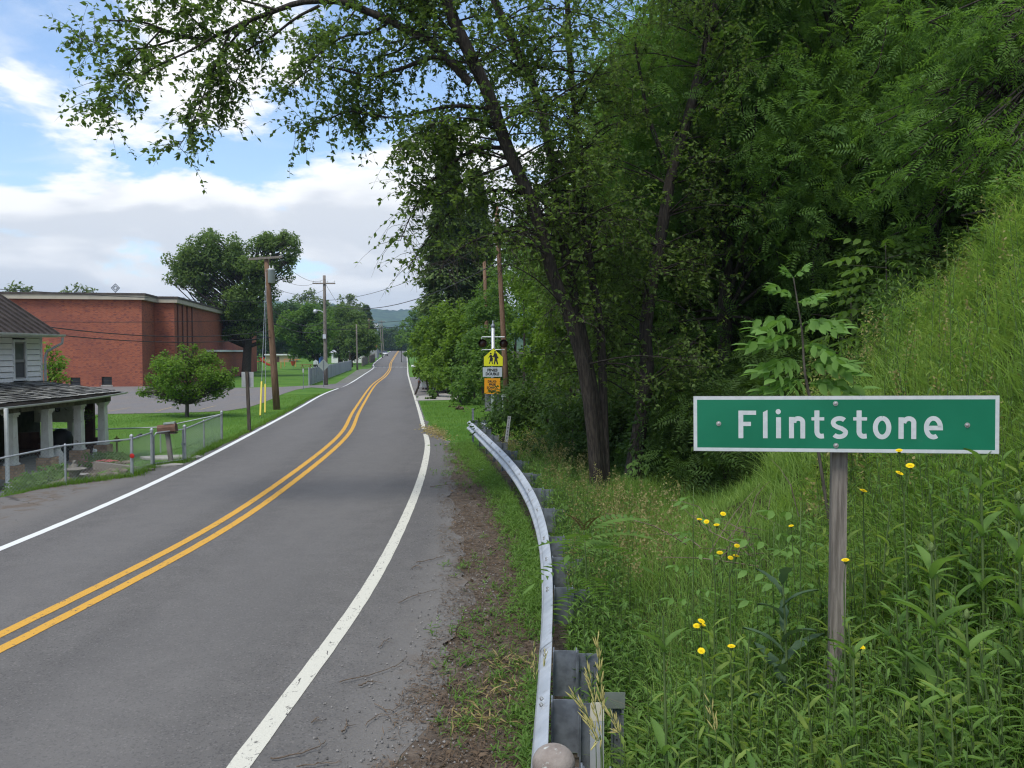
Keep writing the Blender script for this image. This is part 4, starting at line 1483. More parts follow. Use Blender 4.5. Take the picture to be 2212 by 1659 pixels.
def build_guardrail():
    t = thing('guardrail', 'long curving galvanised steel guardrail between shoulder and weeds', 'guardrail', (float(rail_x(3)), 3.0, 0))
    O = Vector(t.location)
    ys = np.arange(3.0, 29.05, .12)
    path = [Vector((float(rail_x(y)), y, float(zg(rail_x(y) - .4, y)))) for y in ys]
    # flared end curling back to the right
    p = path[-1].copy()
    d = (path[-1] - path[-2]).normalized()
    for k in range(1, 15):
        a = rad(11.0 * k)
        q = Vector((d.x * math.cos(-a) - d.y * math.sin(-a), d.x * math.sin(-a) + d.y * math.cos(-a), 0))
        p = p + q * .055
        path.append(p.copy())
    prof = [(0, .765), (.014, .757), (.074, .705), (.083, .683), (.074, .660), (.012, .610), (0, .600), (.012, .590), (.074, .540), (.083, .517), (.074, .495), (.014, .443), (0, .435)]
    n = len(prof)

    def strip(pp, out, lift):
        m = MB(); vs = []
        for i, c in enumerate(pp):
            tv = (pp[min(i + 1, len(pp) - 1)] - pp[max(i - 1, 0)]); tv.z = 0; tv.normalize()
            left = Vector((-tv.y, tv.x, 0))
            for s in (0, 1):
                for (dd, z) in prof:
                    vs.append(c - O + left * (dd + out - s * .004 + (.765 - z) * .10) + Vector((0, 0, z + lift)))
        k = 2 * n
        fs = []
        for i in range(len(pp) - 1):
            for j in range(n - 1):
                fs.append((i * k + j, i * k + j + 1, (i + 1) * k + j + 1, (i + 1) * k + j))
                fs.append((i * k + n + j, (i + 1) * k + n + j, (i + 1) * k + n + j + 1, i * k + n + j + 1))
            fs.append((i * k, (i + 1) * k, (i + 1) * k + n, i * k + n))
            fs.append((i * k + n - 1, i * k + 2 * n - 1, (i + 1) * k + 2 * n - 1, (i + 1) * k + n - 1))
        return m.add(vs, fs)
    step = 32
    i = 0; k = 0
    while i < len(path) - 2:
        j = min(i + step + 2, len(path))
        if len(path) - j < 8: j = len(path)
        strip(path[i:j], .004 * (k % 2), .0015 * (k % 2)).build('rail_panel', M_rail, t, True)
        i = j - 2; k += 1
        if j == len(path): break
    for y in POSTS:
        x = float(rail_x(y))
        z0 = float(zg(x - .4, y))
        dx = float(rail_x(y + .2) - rail_x(y - .2)) / .4
        M = Matrix.Rotation(-math.atan(dx), 3, 'Z')
        c = Vector((x, y, z0)) - O

        def bar(m, lo, hi):
            lo, hi = Vector(lo), Vector(hi)
            m.box(c + M @ ((lo + hi) / 2), hi - lo, M)
        b = MB()
        bar(b, (.022, -.004, .40), (.190, .004, .762)); bar(b, (.012, -.055, .40), (.022, .055, .768)); bar(b, (.190, -.055, .40), (.200, .055, .768))
        b.build('blockout', M_galv_dull, t)
        b = MB()
        bar(b, (.211, -.004, -.45), (.352, .004, .742)); bar(b, (.2015, -.055, -.45), (.211, .055, .75)); bar(b, (.352, -.055, -.45), (.362, .055, .75))
        b.build('post', M_galv_dull, t)
        for dy in (-.05, .05):
            m = MB()
            u = c + M @ Vector((-.052, dy + .02, .733))
            m.tube([u, u + M @ Vector((-.010, 0, .013))], [.014, .010], 8)
            m.build('bolt', M_bolt, t)
    return t


build_guardrail()


def small_posts():
    # round capped pipe post in the immediate foreground
    p = at(1196, 1640, 2.75)
    z0 = float(zg(p.x, p.y))
    t = thing('pipe_post', 'round-topped concrete-grey pipe post at the near end of the guardrail', 'post', (p.x, p.y, z0))
    h = p.z - z0
    r_ = .070
    M_cap = pmat('lichen_cap', (0.20, 0.17, 0.15), 0.9, col2=(0.28, 0.25, 0.225), scale=14, dirt=(0.46, 0.50, 0.48), dscale=22, dlim=(0.60, 0.72), bump=0.3)
    MB().lathe([(.060, -.3), (.060, h - .02)], 20).build('pipe', M_galv, t, True)
    MB().lathe([(.068, h - .05), (.070, h - .01)] + [(r_ * math.cos(rad(a)), h - .01 + r_ * .8 * math.sin(rad(a))) for a in (10, 22, 35, 48, 60, 72, 82, 89)], 24).build('cap', M_cap, t, True)
    # flat flexible marker with a cream top band
    q = at(1290, 1518, 5.15)
    zf = float(zg(q.x, q.y))
    t = thing('marker_post', 'flat pale grey flexible marker post behind the first guardrail post', 'marker post', (q.x, q.y, zf))
    M_flex = pmat('grey_flex_plastic', (0.33, 0.35, 0.36), 0.6, col2=(0.39, 0.41, 0.42), scale=6)
    M_cream = pmat('cream_reflector', (0.55, 0.52, 0.42), 0.5)
    hh = q.z - zf
    MB().bbox((-.042, -.004, -.2), (.042, .004, hh - .11)).build('blade', M_flex, t)
    m = MB()
    pts = [(-.042 + .084 * i / 8, .003 * math.cos((i - 4) / 4 * PI / 2)) for i in range(9)]
    m.prism([(-.042, hh - .11), (.042, hh - .11), (.042, hh - .015), (.034, hh), (-.034, hh), (-.042, hh - .015)], (0, -.005, 0), (1, 0, 0), (0, 0, 1), (0, 1, 0), .009)
    m.build('reflector_band', M_cream, t)
    # u-channel post with a small plate seen from behind
    a, b = at(1305, 1494, 5.85), at(1350, 1529, 5.85)
    c = (a + b) / 2
    zf = float(zg(c.x, c.y))
    t = thing('channel_post', 'punched steel channel post carrying a small blank plate behind the guardrail', 'sign post', (c.x, c.y, zf))
    w = (b.x - a.x) / 2
    MB().bbox((-w, -.012, a.z - zf - (a.z - b.z)), (w, -.009, a.z - zf)).build('plate', pmat('plate_back', (0.16, 0.19, 0.17), 0.6, .2, col2=(0.2, 0.23, 0.21), scale=5), t)
    x0 = .02
    u = MB()
    H = b.z - zf + .035
    prof = [(-.045, .0), (-.032, .0), (-.020, .030), (.020, .030), (.032, .0), (.045, .0)]
    vs = [(x0 + p_[0], p_[1] - .006, z) for z in (-.3, H) for p_ in prof]
    u.add(vs, [(i, i + 1, i + 7, i + 6) for i in range(5)])
    u.build('channel', M_galv_dull, t)
    for k in range(9):
        MB().lathe([(.006, 0), (.006, .0012)], 8).build('hole', M_black, t).matrix_local = Matrix.Translation((x0, .0228, H - .05 - k * .055)) @ Matrix.Rotation(PI / 2, 4, 'X')
    # numbered strip among the weeds near the far end of the rail
    tp, bt = at(1100.5, 899, 22.4), at(1094, 950, 22.4)
    zf = float(zg(bt.x, bt.y))
    t = thing('numbered_marker', 'thin leaning grey marker strip with a vertical number among the weeds', 'marker post', (bt.x, bt.y, zf), 0)
    d = (tp - bt); L = d.length
    s = Matrix.Rotation(math.atan2(d.x, d.z), 4, 'Y')
    o = MB().bbox((-.042, -.004, -.05), (.042, .004, L)).build('strip', M_alu, t)
    base = Matrix.Translation((0, 0, bt.z - zf)) @ s
    o.matrix_local = base
    p_ = MB().tube([(0, .012, -.9), (0, .012, .3)], .014, 6).build('stake', M_galv_dull, t)
    p_.matrix_local = base
    Rx = Matrix.Rotation(PI / 2, 4, 'X')
    for i, ch in enumerate("0159640"):
        text_mesh(ch, .085, 'digit', M_black, t, base @ Matrix.Translation((0, -.006, L - .05 - i * .088)) @ Rx, .0005)
    # dark square post where the rail ends
    a, b = at(1021.5, 884, 29.4), at(1024, 915, 29.4)
    zf = float(zg(a.x, a.y))
    t = thing('end_post', 'dark steel post standing just behind the far end of the guardrail', 'post', (a.x, a.y, zf))
    MB().bbox((-.035, -.035, -.3), (.035, .035, a.z - zf)).build('shaft', M_galv_dull, t)
    MB().bbox((-.045, -.045, a.z - zf), (.045, .045, a.z - zf + .02)).build('cap', M_galv_dull, t)


small_posts()


# ------------------------------------------------------------------ school crossing signal
def build_signal():
    Y = 42.0
    c = at(1065, 886, Y)
    zf = 0.0
    X = at(1065, 780, Y).x
    t = thing('crossing_signal', 'grey school-crossing beacon pole with yellow, white and orange signs and two dark lamps', 'traffic signal', (X, Y, 0))

    def zz(y): return at(1065, y, Y).z

    def xx(x): return at(x, 780, Y).x - X
    top = zz(707)
    MB().lathe([(.115, -.2), (.10, 1.0), (.085, top)], 16).build('pole', M_galv, t, True)
    MB().lathe([(.10, top), (.11, top + .03), (.105, top + .10), (.06, top + .16), (.03, top + .22), (.03, top + .32), (.0, top + .33)], 14).build('finial', M_galv_dull, t, True)
    arms = MB()
    for y in (728, 755.5):
        z = zz(y)
        arms.tube([(xx(1041), 0, z), (xx(1090), 0, z)], .028, 8)
        arms.tube([(xx(1041), 0, z), (xx(1041), 0, z + (-.12 if y < 740 else -.05))], .028, 8)
    arms.build('arms', M_galv, t)
    M_lamp = pmat('unlit_amber_lens', (0.075, 0.022, 0.012), 0.3, spec=0.5, col2=(0.055, 0.016, 0.01), scale=20)
    for px_, py_ in ((1042.5, 741.5), (1088, 742.3)):
        x, z = xx(px_), zz(py_)
        h = MB()
        n = 18
        ring = [(math.cos(2 * PI * k / n), math.sin(2 * PI * k / n)) for k in range(n)]
        vs = []
        for (r_, y) in ((.10, .16), (.19, .10), (.20, -.02), (.21, -.03), (.205, -.05)):
            vs += [(x + r_ * a, y, z + r_ * b) for a, b in ring]
        h.add(vs, [(i * n + k, i * n + (k + 1) % n, (i + 1) * n + (k + 1) % n, (i + 1) * n + k) for i in range(4) for k in range(n)] + [tuple(range(n))])
        # visor over the upper part
        vis = []
        m_ = [k for k in range(-1, 11)]
        for y in (-.05, -.26):
            vis += [(x + .205 * math.cos(2 * PI * k / n), y, z + .205 * math.sin(2 * PI * k / n)) for k in m_]
        q = len(m_)
        h.add(vis, [(i, i + 1, i + 1 + q, i + q) for i in range(q - 1)])
        ho = h.build('lamp_housing', M_black, t)
        l = MB()
        vs = []
        for (r_, y) in ((.185, -.03), (.15, -.055), (.09, -.075), (.001, -.08)):
            vs += [(x + r_ * a, y, z + r_ * b) for a, b in ring]
        l.add(vs, [(i * n + k, i * n + (k + 1) % n, (i + 1) * n + (k + 1) % n, (i + 1) * n + k) for i in range(3) for k in range(n)])
        l.build('lens', M_lamp, ho, True)
    Rx = Matrix.Rotation(PI / 2, 4, 'X')

    def plate(name, poly, mat, y=-.13, th=.004, parent=t):
        return MB().prism(poly, (0, y, 0), (1, 0, 0), (0, 0, 1), (0, 1, 0), th).build(name, mat, parent)

    def inset(poly, d):
        cx = sum(p[0] for p in poly) / len(poly); cz = sum(p[1] for p in poly) / len(poly)
        return [(p[0] + (cx - p[0]) * d, p[1] + (cz - p[1]) * d) for p in poly]
    M_yel = pmat('fluorescent_yellow_sheeting', (0.66, 0.66, 0.02), 0.5)
    M_ora = pmat('orange_yellow_sheeting', (0.70, 0.30, 0.01), 0.5)
    M_gr = pmat('grey_white_sheeting', (0.42, 0.47, 0.52), 0.5)
    xl, xr = xx(1044.5), xx(1087)
    pent = [(xl, zz(791)), (xr, zz(791)), (xr, zz(771)), (xx(1066), zz(751.5)), (xl, zz(771))]
    po = plate('school_sign', pent, M_black)
    plate('face', inset(pent, .045), M_yel, -.1325, .002, po)
    S = (xr - xl) / 240.0            # metres per unit of the drawing below (drawn on the sign, 240 units wide)

    def g(x, y): return (xl + (x - 245) * S, zz(791) + (662 - y) * S)

    def fig(polys, heads):
        m = MB()
        for i, q in enumerate(polys):
            m.add([(*g(*p)[:1], -.1332 - .0004 * i, g(*p)[1]) for p in q], [tuple(range(len(q)))])
        for (hx, hy, hr) in heads:
            m.add([(g(hx + hr * math.cos(a), 0)[0], -.1334, g(0, hy + hr * math.sin(a))[1]) for a in [k * PI / 7 for k in range(14)]], [tuple(range(14))])
        m.build('symbol', M_black, po)
    fig([[(372, 503), (405, 503), (413, 545), (412, 572), (380, 572), (374, 540)], [(374, 510), (380, 530), (364, 555), (352, 548), (358, 543)],
         [(380, 570), (398, 570), (385, 640), (370, 640), (376, 600)], [(392, 568), (411, 570), (425, 638), (411, 642), (395, 600)],
         [(402, 505), (415, 530), (418, 545), (427, 548), (427, 568), (404, 568), (404, 548), (409, 545), (402, 525)]], [(386, 489, 11)])
    fig([[(322, 524), (348, 524), (352, 560), (362, 562), (358, 598), (318, 598), (326, 560)], [(326, 526), (328, 542), (308, 568), (304, 562), (316, 540)],
         [(344, 528), (350, 540), (374, 545), (374, 552), (346, 552)], [(322, 596), (336, 597), (320, 632), (309, 636)], [(340, 597), (353, 597), (361, 632), (352, 636)]], [(334, 509, 11)])
    xl2, xr2, zt, zb = xx(1042.5), xx(1085), zz(793), zz(814)
    f = plate('fines_sign', [(xl2, zb), (xr2, zb), (xr2, zt), (xl2, zt)], M_black, -.125)
    plate('rim', inset([(xl2, zb), (xr2, zb), (xr2, zt), (xl2, zt)], .03), M_gr, -.127, .0015, f)
    zc = (zt + zb) / 2
    xc = (xl2 + xr2) / 2
    text_mesh('FINES', .19, 'lettering', M_black, f, Matrix.Translation((xc, -.1285, zc + .085)) @ Rx, .0006, .50, .010)
    text_mesh('DOUBLE', .19, 'lettering', M_black, f, Matrix.Translation((xc, -.1285, zc - .10)) @ Rx, .0006, .66, .010)
    xl3, xr3, zt3, zb3 = xx(1046), xx(1081), zz(816.5), zz(851)
    o = plate('orange_sign', [(xl3, zb3), (xr3, zb3), (xr3, zt3), (xl3, zt3)], M_black, -.125)
    plate('face', inset([(xl3, zb3), (xr3, zb3), (xr3, zt3), (xl3, zt3)], .025), M_ora, -.127, .0015, o)
    xc = (xl3 + xr3) / 2
    h = zt3 - zb3
    for i, (s, w) in enumerate((('DRUG-', .44), ('FREE', .34), ('SCHOOL', .54), ('ZONE', .40))):
        text_mesh(s, .145, 'lettering', M_black, o, Matrix.Translation((xc, -.1285, zt3 - h * (.22 + .19 * i))) @ Rx, .0006, w, .007)
    # control cabinet on the back of the pole
    cb = MB().bbox((xx(1047), .14, zz(889)), (xx(1081), .42, zz(852)))
    co = cb.build('cabinet', pmat('grey_cabinet', (0.17, 0.18, 0.19), 0.6, .2), t)
    MB().bbox((xx(1047) + .06, .125, zz(887)), (xx(1081) - .06, .139, zz(855))).build('door', pmat('grey_cabinet_door', (0.20, 0.21, 0.22), 0.6, .2), co)


build_signal()


# ------------------------------------------------------------------ utility poles and wires
def upole(base, top, r0, r1, label, group='utility poles', name='utility_pole', mat=None):
    t = thing(name, label, 'utility pole', base, 0, group)
    d = Vector(top) - Vector(base)
    MB().tube([d * (-.02), d * .25, d * .5, d * .75, d], [r0, r0 * .9 + r1 * .1, (r0 + r1) / 2, r0 * .25 + r1 * .75, r1], 10).build('shaft', mat or M_wood_pole, t, True)
    return t, d


def crossarm(t, p, half, ang=0.0, tilt=0.0, pins=4, th=.06):
    M = Matrix.Rotation(ang, 3, 'Z') @ Matrix.Rotation(tilt, 3, 'Y')
    a = MB().box(p, (2 * half, th * 1.5, th * 2), M).build('crossarm', M_wood_grey, t)
    for i in range(pins):
        u = -half * .92 + 1.84 * half * i / max(pins - 1, 1)
        q = Vector(p) + M @ Vector((u, 0, th))
        MB().lathe([(.015, 0), (.015, .08), (.05, .09), (.055, .14), (.03, .18)], 8, q).build('insulator', M_peel, a)


def poles():
    b = gp(598, 885); top = at(575, 556, b.y)
    t, d = upole(b, top, .185, .125, 'brown leaning utility pole with wide crossarm and grey transformer by the car park')
    crossarm(t, d + Vector((0, -.16, -.05)), .9, 0, rad(-4), 4)
    q = at(586, 596, b.y) - b
    tr = MB().lathe([(.17, -.38), (.20, -.36), (.20, .30), (.21, .31), (.21, .36), (.10, .40)], 14, q).build('transformer', pmat('transformer_grey', (0.45, 0.48, 0.50), .5, .1), t, True)
    for k in (-1, 1): MB().lathe([(.03, .38), (.045, .45), (.03, .5), (.04, .55)], 8, q + Vector((k * .09, 0, 0))).build('bushing', M_peel, tr)
    MB().bbox(q + Vector((-.30, -.05, -.2)), q + Vector((-.18, .05, .2))).build('bracket', M_galv_dull, tr)
    p1 = b + d
    # two guy wires with yellow guards
    for k, (gx, gy, ty, tx, ty2, cond) in enumerate(((562, 902, 819.6, 565, 560, 'left'), (572.5, 896, 828, 576, 600, 'right'))):
        g0 = gp(gx, gy)
        up = at(575, 575 if k == 0 else 610, b.y)
        gt = thing('guy_wire', 'steel guy wire in a yellow plastic guard, the ' + ('longer guard farther from the pole' if k == 0 else 'shorter guard nearer the pole'), 'guy wire', g0, group='guy wires of the leaning pole')
        v = up - g0
        MB().tube([Vector((0, 0, -.1)), v], .011, 6).build('cable', M_galv_dull, gt)
        f = 2.05 if k == 0 else 1.7
        MB().tube([v.normalized() * .12, v.normalized() * f], .042, 8).build('guard', pmat('yellow_guard', (0.66, 0.55, 0.09), .5), gt)
    # second pole with street lamp
    b2 = gp(704, 832); top2 = at(700.5, 595, b2.y)
    t2, d2 = upole(b2, top2, .19, .13, 'grey-brown utility pole with crossarm and street lamp by the grey fence', mat=M_wood_grey)
    crossarm(t2, at(700.5, 612.5, b2.y) - b2 + Vector((0, -.17, 0)), 1.05, 0, 0, 4)
    s = MB().tube(polyline([at(701, 677, b2.y) - b2, at(692, 671, b2.y) - b2, at(684, 670.5, b2.y) - b2], 8), .035, 8)
    s.build('lamp_arm', M_galv, t2, True)
    q = at(681, 673, b2.y) - b2
    MB().lathe([(.04, .22), (.16, .16), (.21, .02), (.17, -.12), (.05, -.18)], 12, q).build('lamp_head', M_galv, t2, True)
    MB().bbox(at(702, 727, b2.y) - b2 + Vector((-.14, -.32, -.2)), at(702, 727, b2.y) - b2 + Vector((.14, -.18, .2))).build('meter_box', M_galv, t2)
    p2 = b2 + d2
    far = [((772, 799, 147.), (770, 700), .16, 'plain wooden pole at the end of the grey fence'),
           ((798, 775, 205.), (797, 688), .16, 'wooden pole with a wide crossarm in front of the dark conifer'),
           ((826, 771, 238.), (820.5, 699), .16, 'thin grey pole close to the parked white car'),
           ((829, 762, 285.), (824.5, 692), .18, 'tall grey pole with a crossarm farthest up the road')]
    fp = []
    for (bx, by, Y), (tx, ty), r_, lab in far:
        tb = at(bx, by, Y); tb.z = float(zroad(Y)) - .1
        tt = at(tx, ty, Y)
        q, dd = upole(tb, tt, r_, r_ * .7, lab, mat=M_wood_grey if 'grey' in lab else M_wood_pole)
        if 'crossarm' in lab: crossarm(q, dd + Vector((0, -.2, -.4)), 1.4 if Y < 250 else 1.15, 0, 0, 3, .08)
        fp.append(tt)
    rp = []
    for (bx, by, Y), (tx, ty), r_, lab, mt in [((1056, 850, 60.), (1046, 562), .16, 'reddish wooden pole rising behind the crossing signal', M_wood_pole),
                                        ((1096, 858, 47.), (1072, 440), .165, 'orange-brown utility pole half hidden in leaves beside the signal', M_wood_pole),
                                        ((936, 800, 92.), (935, 600), .15, 'wooden pole showing above the vine hedge', M_wood_pole)]:
        tb = at(bx, by, Y); tb.z = float(zg(tb.x, tb.y)) - .05
        tt = at(tx, ty, Y)
        q, dd = upole(tb, tt, r_, r_ * .72, lab, mat=mt)
        if Y == 47.:
            mb_ = at(1090, 854, Y) - tb
            MB().bbox(at(1083, 857, Y) - tb + Vector((0, -.32, 0)), at(1096, 851.5, Y) - tb + Vector((0, -.15, 0))).build('junction_box', M_galv, q)
            for xx_ in (1081, 1086): MB().tube([at(xx_, 890, Y) - tb + Vector((0, -.25, 0)), at(xx_, 857, Y) - tb + Vector((0, -.25, 0))], .035, 8).build('conduit', M_galv, q)
        if Y == 92.: crossarm(q, dd + Vector((0, -.2, -.3)), 1.2, 0, 0, 3, .07)
        rp.append(tt)
    return p1, p2, fp, rp, b, b2


P1, P2, FP, RP, B1, B2 = poles()


def wire(a, b, sag, r_, label):
    a, b = Vector(a), Vector(b)
    pts = [a.lerp(b, i / 18) + Vector((0, 0, -4 * sag * (i / 18) * (1 - i / 18))) for i in range(19)]
    o = MB().tube(pts, r_, 5).build('overhead_wire', M_wire)
    tag(o, label, 'wire', 'overhead wires')


def wires():
    up = lambda p, dz, dx=0: Vector(p) + Vector((dx, 0, dz))
    axis1 = (Vector(B1) - Vector(P1)).normalized()
    on1 = lambda s: Vector(P1) + axis1 * s
    on2 = lambda s: Vector(P2) + (Vector(B2) - Vector(P2)).normalized() * s
    eave = Vector((-16.3, 29.6, 4.0))
    wire(on1(2.4), (-40, 24, 7.4), .5, .014, 'thin wire crossing the upper part of the school wall to the leaning pole')
    wire(on1(3.3), (-30, 25, 4.6), .35, .013, 'wire from the leaning pole over the middle of the school wall')
    wire(on1(3.9), eave, .35, .018, 'black service cable from the leaning pole to the house eave, upper of the two')
    wire(on1(4.25), eave + Vector((0, .1, -.25)), .30, .018, 'black service cable from the leaning pole to the house eave, lower of the two')
    wire(on1(1.5), on2(1.3), .5, .013, 'wire running down from the leaning pole to the lamp pole crossarm')
    wire(on1(.1) + Vector((.7, 0, 0)), on2(.35), .6, .012, 'thin wire from the right end of the wide crossarm to the lamp pole top')
    wire(on1(.1) + Vector((-.6, 0, 0)), on2(.7) + Vector((-.9, 0, 0)), .7, .012, 'thin wire from the left end of the wide crossarm to the lamp pole')
    wire(on1(2.7), on2(4.2), .7, .02, 'sagging cable between the leaning pole and the middle of the lamp pole')
    wire(on1(3.4), on2(4.9), .5, .02, 'lower cable between the leaning pole and the lamp pole')
    wire(on2(2.3), Vector(RP[1]) + Vector((0, 0, -1.9)), .8, .017, 'wire crossing the road high up to the leafy pole, upper one')
    wire(on2(2.6), Vector(RP[1]) + Vector((0, 0, -3.2)), 1.3, .026, 'thick sagging wire crossing the road to the leafy pole')
    wire(on2(4.6), Vector(RP[2]) + Vector((0, 0, -4.2)), .15, .02, 'level cable across the road to the pole above the vine hedge')
    wire(on2(5.0), Vector(RP[2]) + Vector((0, 0, -4.9)), .15, .028, 'thick level cable across the road below the other one')
    wire(on2(.6), FP[0] + Vector((0, 0, -.3)), .5, .015, 'wire from the lamp pole on along the grey fence')
    wire(FP[0] + Vector((0, 0, -.5)), FP[1] + Vector((0, 0, -.3)), .5, .02, 'wire to the pole in front of the dark conifer')
    wire(FP[1] + Vector((0, 0, -.4)), FP[3] + Vector((0, 0, -.3)), .8, .025, 'far wire towards the farthest pole up the road')
    wire(RP[1] + Vector((0, 0, -.4)), RP[0] + Vector((0, 0, -.3)), .2, .016, 'wire between the two leafy poles on the right')
    wire(RP[0] + Vector((0, 0, -.6)), RP[2] + Vector((0, 0, -.4)), .5, .018, 'wire along the right side above the hedge')


wires()


# ------------------------------------------------------------------ small signs, mailboxes, fences
def sign_backs():
    b = gp(539, 932)
    t = thing('sign_back', 'square grey sign seen from behind on a dark wooden post by the grass verge', 'sign', b)
    tp = at(533.5, 803, b.y) - b
    mp = MB()
    a, c = .055, .055
    lo = [Vector((i * a, j * c, -.2)) for i, j in ((-1, -1), (1, -1), (1, 1), (-1, 1))]
    hi = [tp + Vector((i * a, j * c, 0)) for i, j in ((-1, -1), (1, -1), (1, 1), (-1, 1))]
    mp.add(lo + hi, [(3, 2, 1, 0), (4, 5, 6, 7), (0, 1, 5, 4), (1, 2, 6, 5), (2, 3, 7, 6), (3, 0, 4, 7)]).build('post', M_wood_dark, t)
    A, B_ = at(520.5, 803.5, b.y) - b, at(547, 836.5, b.y) - b
    MB().prism([(A.x, B_.z), (B_.x, B_.z), (B_.x, A.z), (A.x, A.z)], (0, .06, 0), (1, 0, 0), (0, 0, 1), (0, 1, 0), .004).build('panel', M_alu, t)
    # diamond sign from behind
    b = gp(699, 836)
    t = thing('sign_back', 'diamond-shaped grey-green sign seen from behind by the school entrance', 'sign', b)
    c_ = at(698.5, 789, b.y) - b
    h = .54
    MB().prism([(c_.x - h, c_.z), (c_.x, c_.z - h), (c_.x + h, c_.z), (c_.x, c_.z + h)], (0, .03, 0), (1, 0, 0), (0, 0, 1), (0, 1, 0), .004).build('panel', pmat('sign_back_green', (0.24, 0.28, 0.26), .6, .15), t)
    MB().tube([(0, 0, -.2), (c_.x, 0, c_.z + .4)], .028, 6).build('post', M_galv_dull, t)
    # white pentagon sign from behind, farther on
    b = gp(683, 799)
    t = thing('sign_back', 'pale five-sided sign seen from behind beyond the tree trunk', 'sign', b)
    c_ = at(682, 782, b.y) - b
    h = .42
    MB().prism([(c_.x - h, c_.z - h), (c_.x + h, c_.z - h), (c_.x + h, c_.z + .1), (c_.x, c_.z + h), (c_.x - h, c_.z + .1)], (0, .03, 0), (1, 0, 0), (0, 0, 1), (0, 1, 0), .004).build('panel', M_signwhite, t)
    MB().tube([(0, 0, -.2), (0, 0, c_.z)], .03, 6).build('post', M_galv_dull, t)
    # thin marker with a little plate
    b = gp(655.5, 842)
    t = thing('marker_stake', 'thin dark stake with a small grey plate at the corner of the grass', 'marker post', b)
    MB().tube([(0, 0, -.2), (0, 0, at(655, 797, b.y).z)], .022, 6).build('stake', M_galv_dull, t)
    z = at(655, 800, b.y).z
    MB().bbox((-.06, -.03, z - .18), (.06, -.022, z + .14)).build('plate', M_alu, t)


sign_backs()


def mailbox():
    b = gp(372.5, 1002)
    t = thing('mailbox', 'brown wooden roadside mailbox on a leaning post with a newspaper tube on top', 'mailbox', b, rad(6))
    M_mb = pmat('mailbox_wood', (0.115, 0.062, 0.043), 0.8, col2=(0.16, 0.09, 0.062), scale=7, stretch=(1, 4, 4), bump=.2)
    tp = at(362, 934, b.y) - b
    lo = [Vector((i * .055, j * .055, -.3)) for i, j in ((-1, -1), (1, -1), (1, 1), (-1, 1))]
    hi = [tp + Vector((i * .055, j * .055, 0)) for i, j in ((-1, -1), (1, -1), (1, 1), (-1, 1))]
    MB().add(lo + hi, [(3, 2, 1, 0), (4, 5, 6, 7), (0, 1, 5, 4), (1, 2, 6, 5), (2, 3, 7, 6), (3, 0, 4, 7)]).build('post', M_wood_grey, t)
    c = tp + Vector((0, 0, 0.0))
    prof = [(-.10, 0), (.10, 0), (.12, .03), (.12, .15), (.09, .20), (.04, .225), (-.04, .225), (-.09, .20), (-.12, .15), (-.12, .03)]
    m = MB()
    R = Matrix.Rotation(rad(-6), 3, 'Y')
    vs = [c + R @ Vector((u, p[0], p[1])) for u in (-.235, .235) for p in prof]
    n = len(prof)
    m.add(vs, [(i, (i + 1) % n, (i + 1) % n + n, i + n) for i in range(n)] + [tuple(range(n - 1, -1, -1)), tuple(range(n, 2 * n))])
    bo = m.build('box', M_mb, t)
    vs = [c + R @ Vector((u, p[0] * 1.07, p[1] * 1.05 - .004)) for u in (.235, .255) for p in prof]
    MB().add(vs, [(i, (i + 1) % n, (i + 1) % n + n, i + n) for i in range(n)] + [tuple(range(n - 1, -1, -1)), tuple(range(n, 2 * n))]).build('door', M_mb, bo)
    MB().bbox(c + Vector((-.26, -.14, -.03)), c + Vector((.24, .14, -.002))).build('shelf', M_wood_dark, t)
    MB().box(c + Vector((.06, .0, .26)), (.30, .15, .05), R).build('newspaper_tube', pmat('pale_tube', (0.36, 0.40, 0.38), .6, col2=(0.16, 0.22, 0.20), scale=9), t)
    b = at(893.5, 808, 118.); b.z = 0
    t = thing('mailbox', 'small white mailbox on a post by the far right lane', 'mailbox', b)
    MB().bbox((-.05, -.05, -.2), (.05, .05, 1.0)).build('post', M_wood_grey, t)
    vs = [Vector((u, p[0] * 1.2, p[1] * 1.3 + 1.0)) for u in (-.3, .3) for p in prof]
    MB().add(vs, [(i, (i + 1) % n, (i + 1) % n + n, i + n) for i in range(n)] + [tuple(range(n - 1, -1, -1)), tuple(range(n, 2 * n))]).build('box', M_white, t)
    MB().bbox((.1, -.17, 1.1), (.14, -.15, 1.42)).build('flag', pmat('red_flag', (.5, .03, .02), .5), t)


mailbox()


def chain_net(A, B_, zt, zb, ground, m, step=.062, r_=.0028):
    """diamond wire netting between two posts as real thin wires"""
    L = (Vector(B_) - Vector(A)).length
    H = zt - zb
    u = (Vector(B_) - Vector(A)) / L
    n = int((L + H) / (step * 1.41)) + 1

    def P(s, h):
        p = Vector(A) + u * s
        return Vector((p.x, p.y, ground(s / L) + zb + h))
    for sgn in (1, -1):
        k = 0
        while True:
            s0 = k * step * 1.41 - H
            if s0 > L: break
            a, b = max(0, s0), min(L, s0 + H)
            if b > a + .01:
                h0, h1 = a - s0, b - s0
                if sgn < 0: h0, h1 = H - h0, H - h1
                p, q = P(a, h0), P(b, h1)
                m.tube([p, q], r_, 3, caps=False)
            k += 1


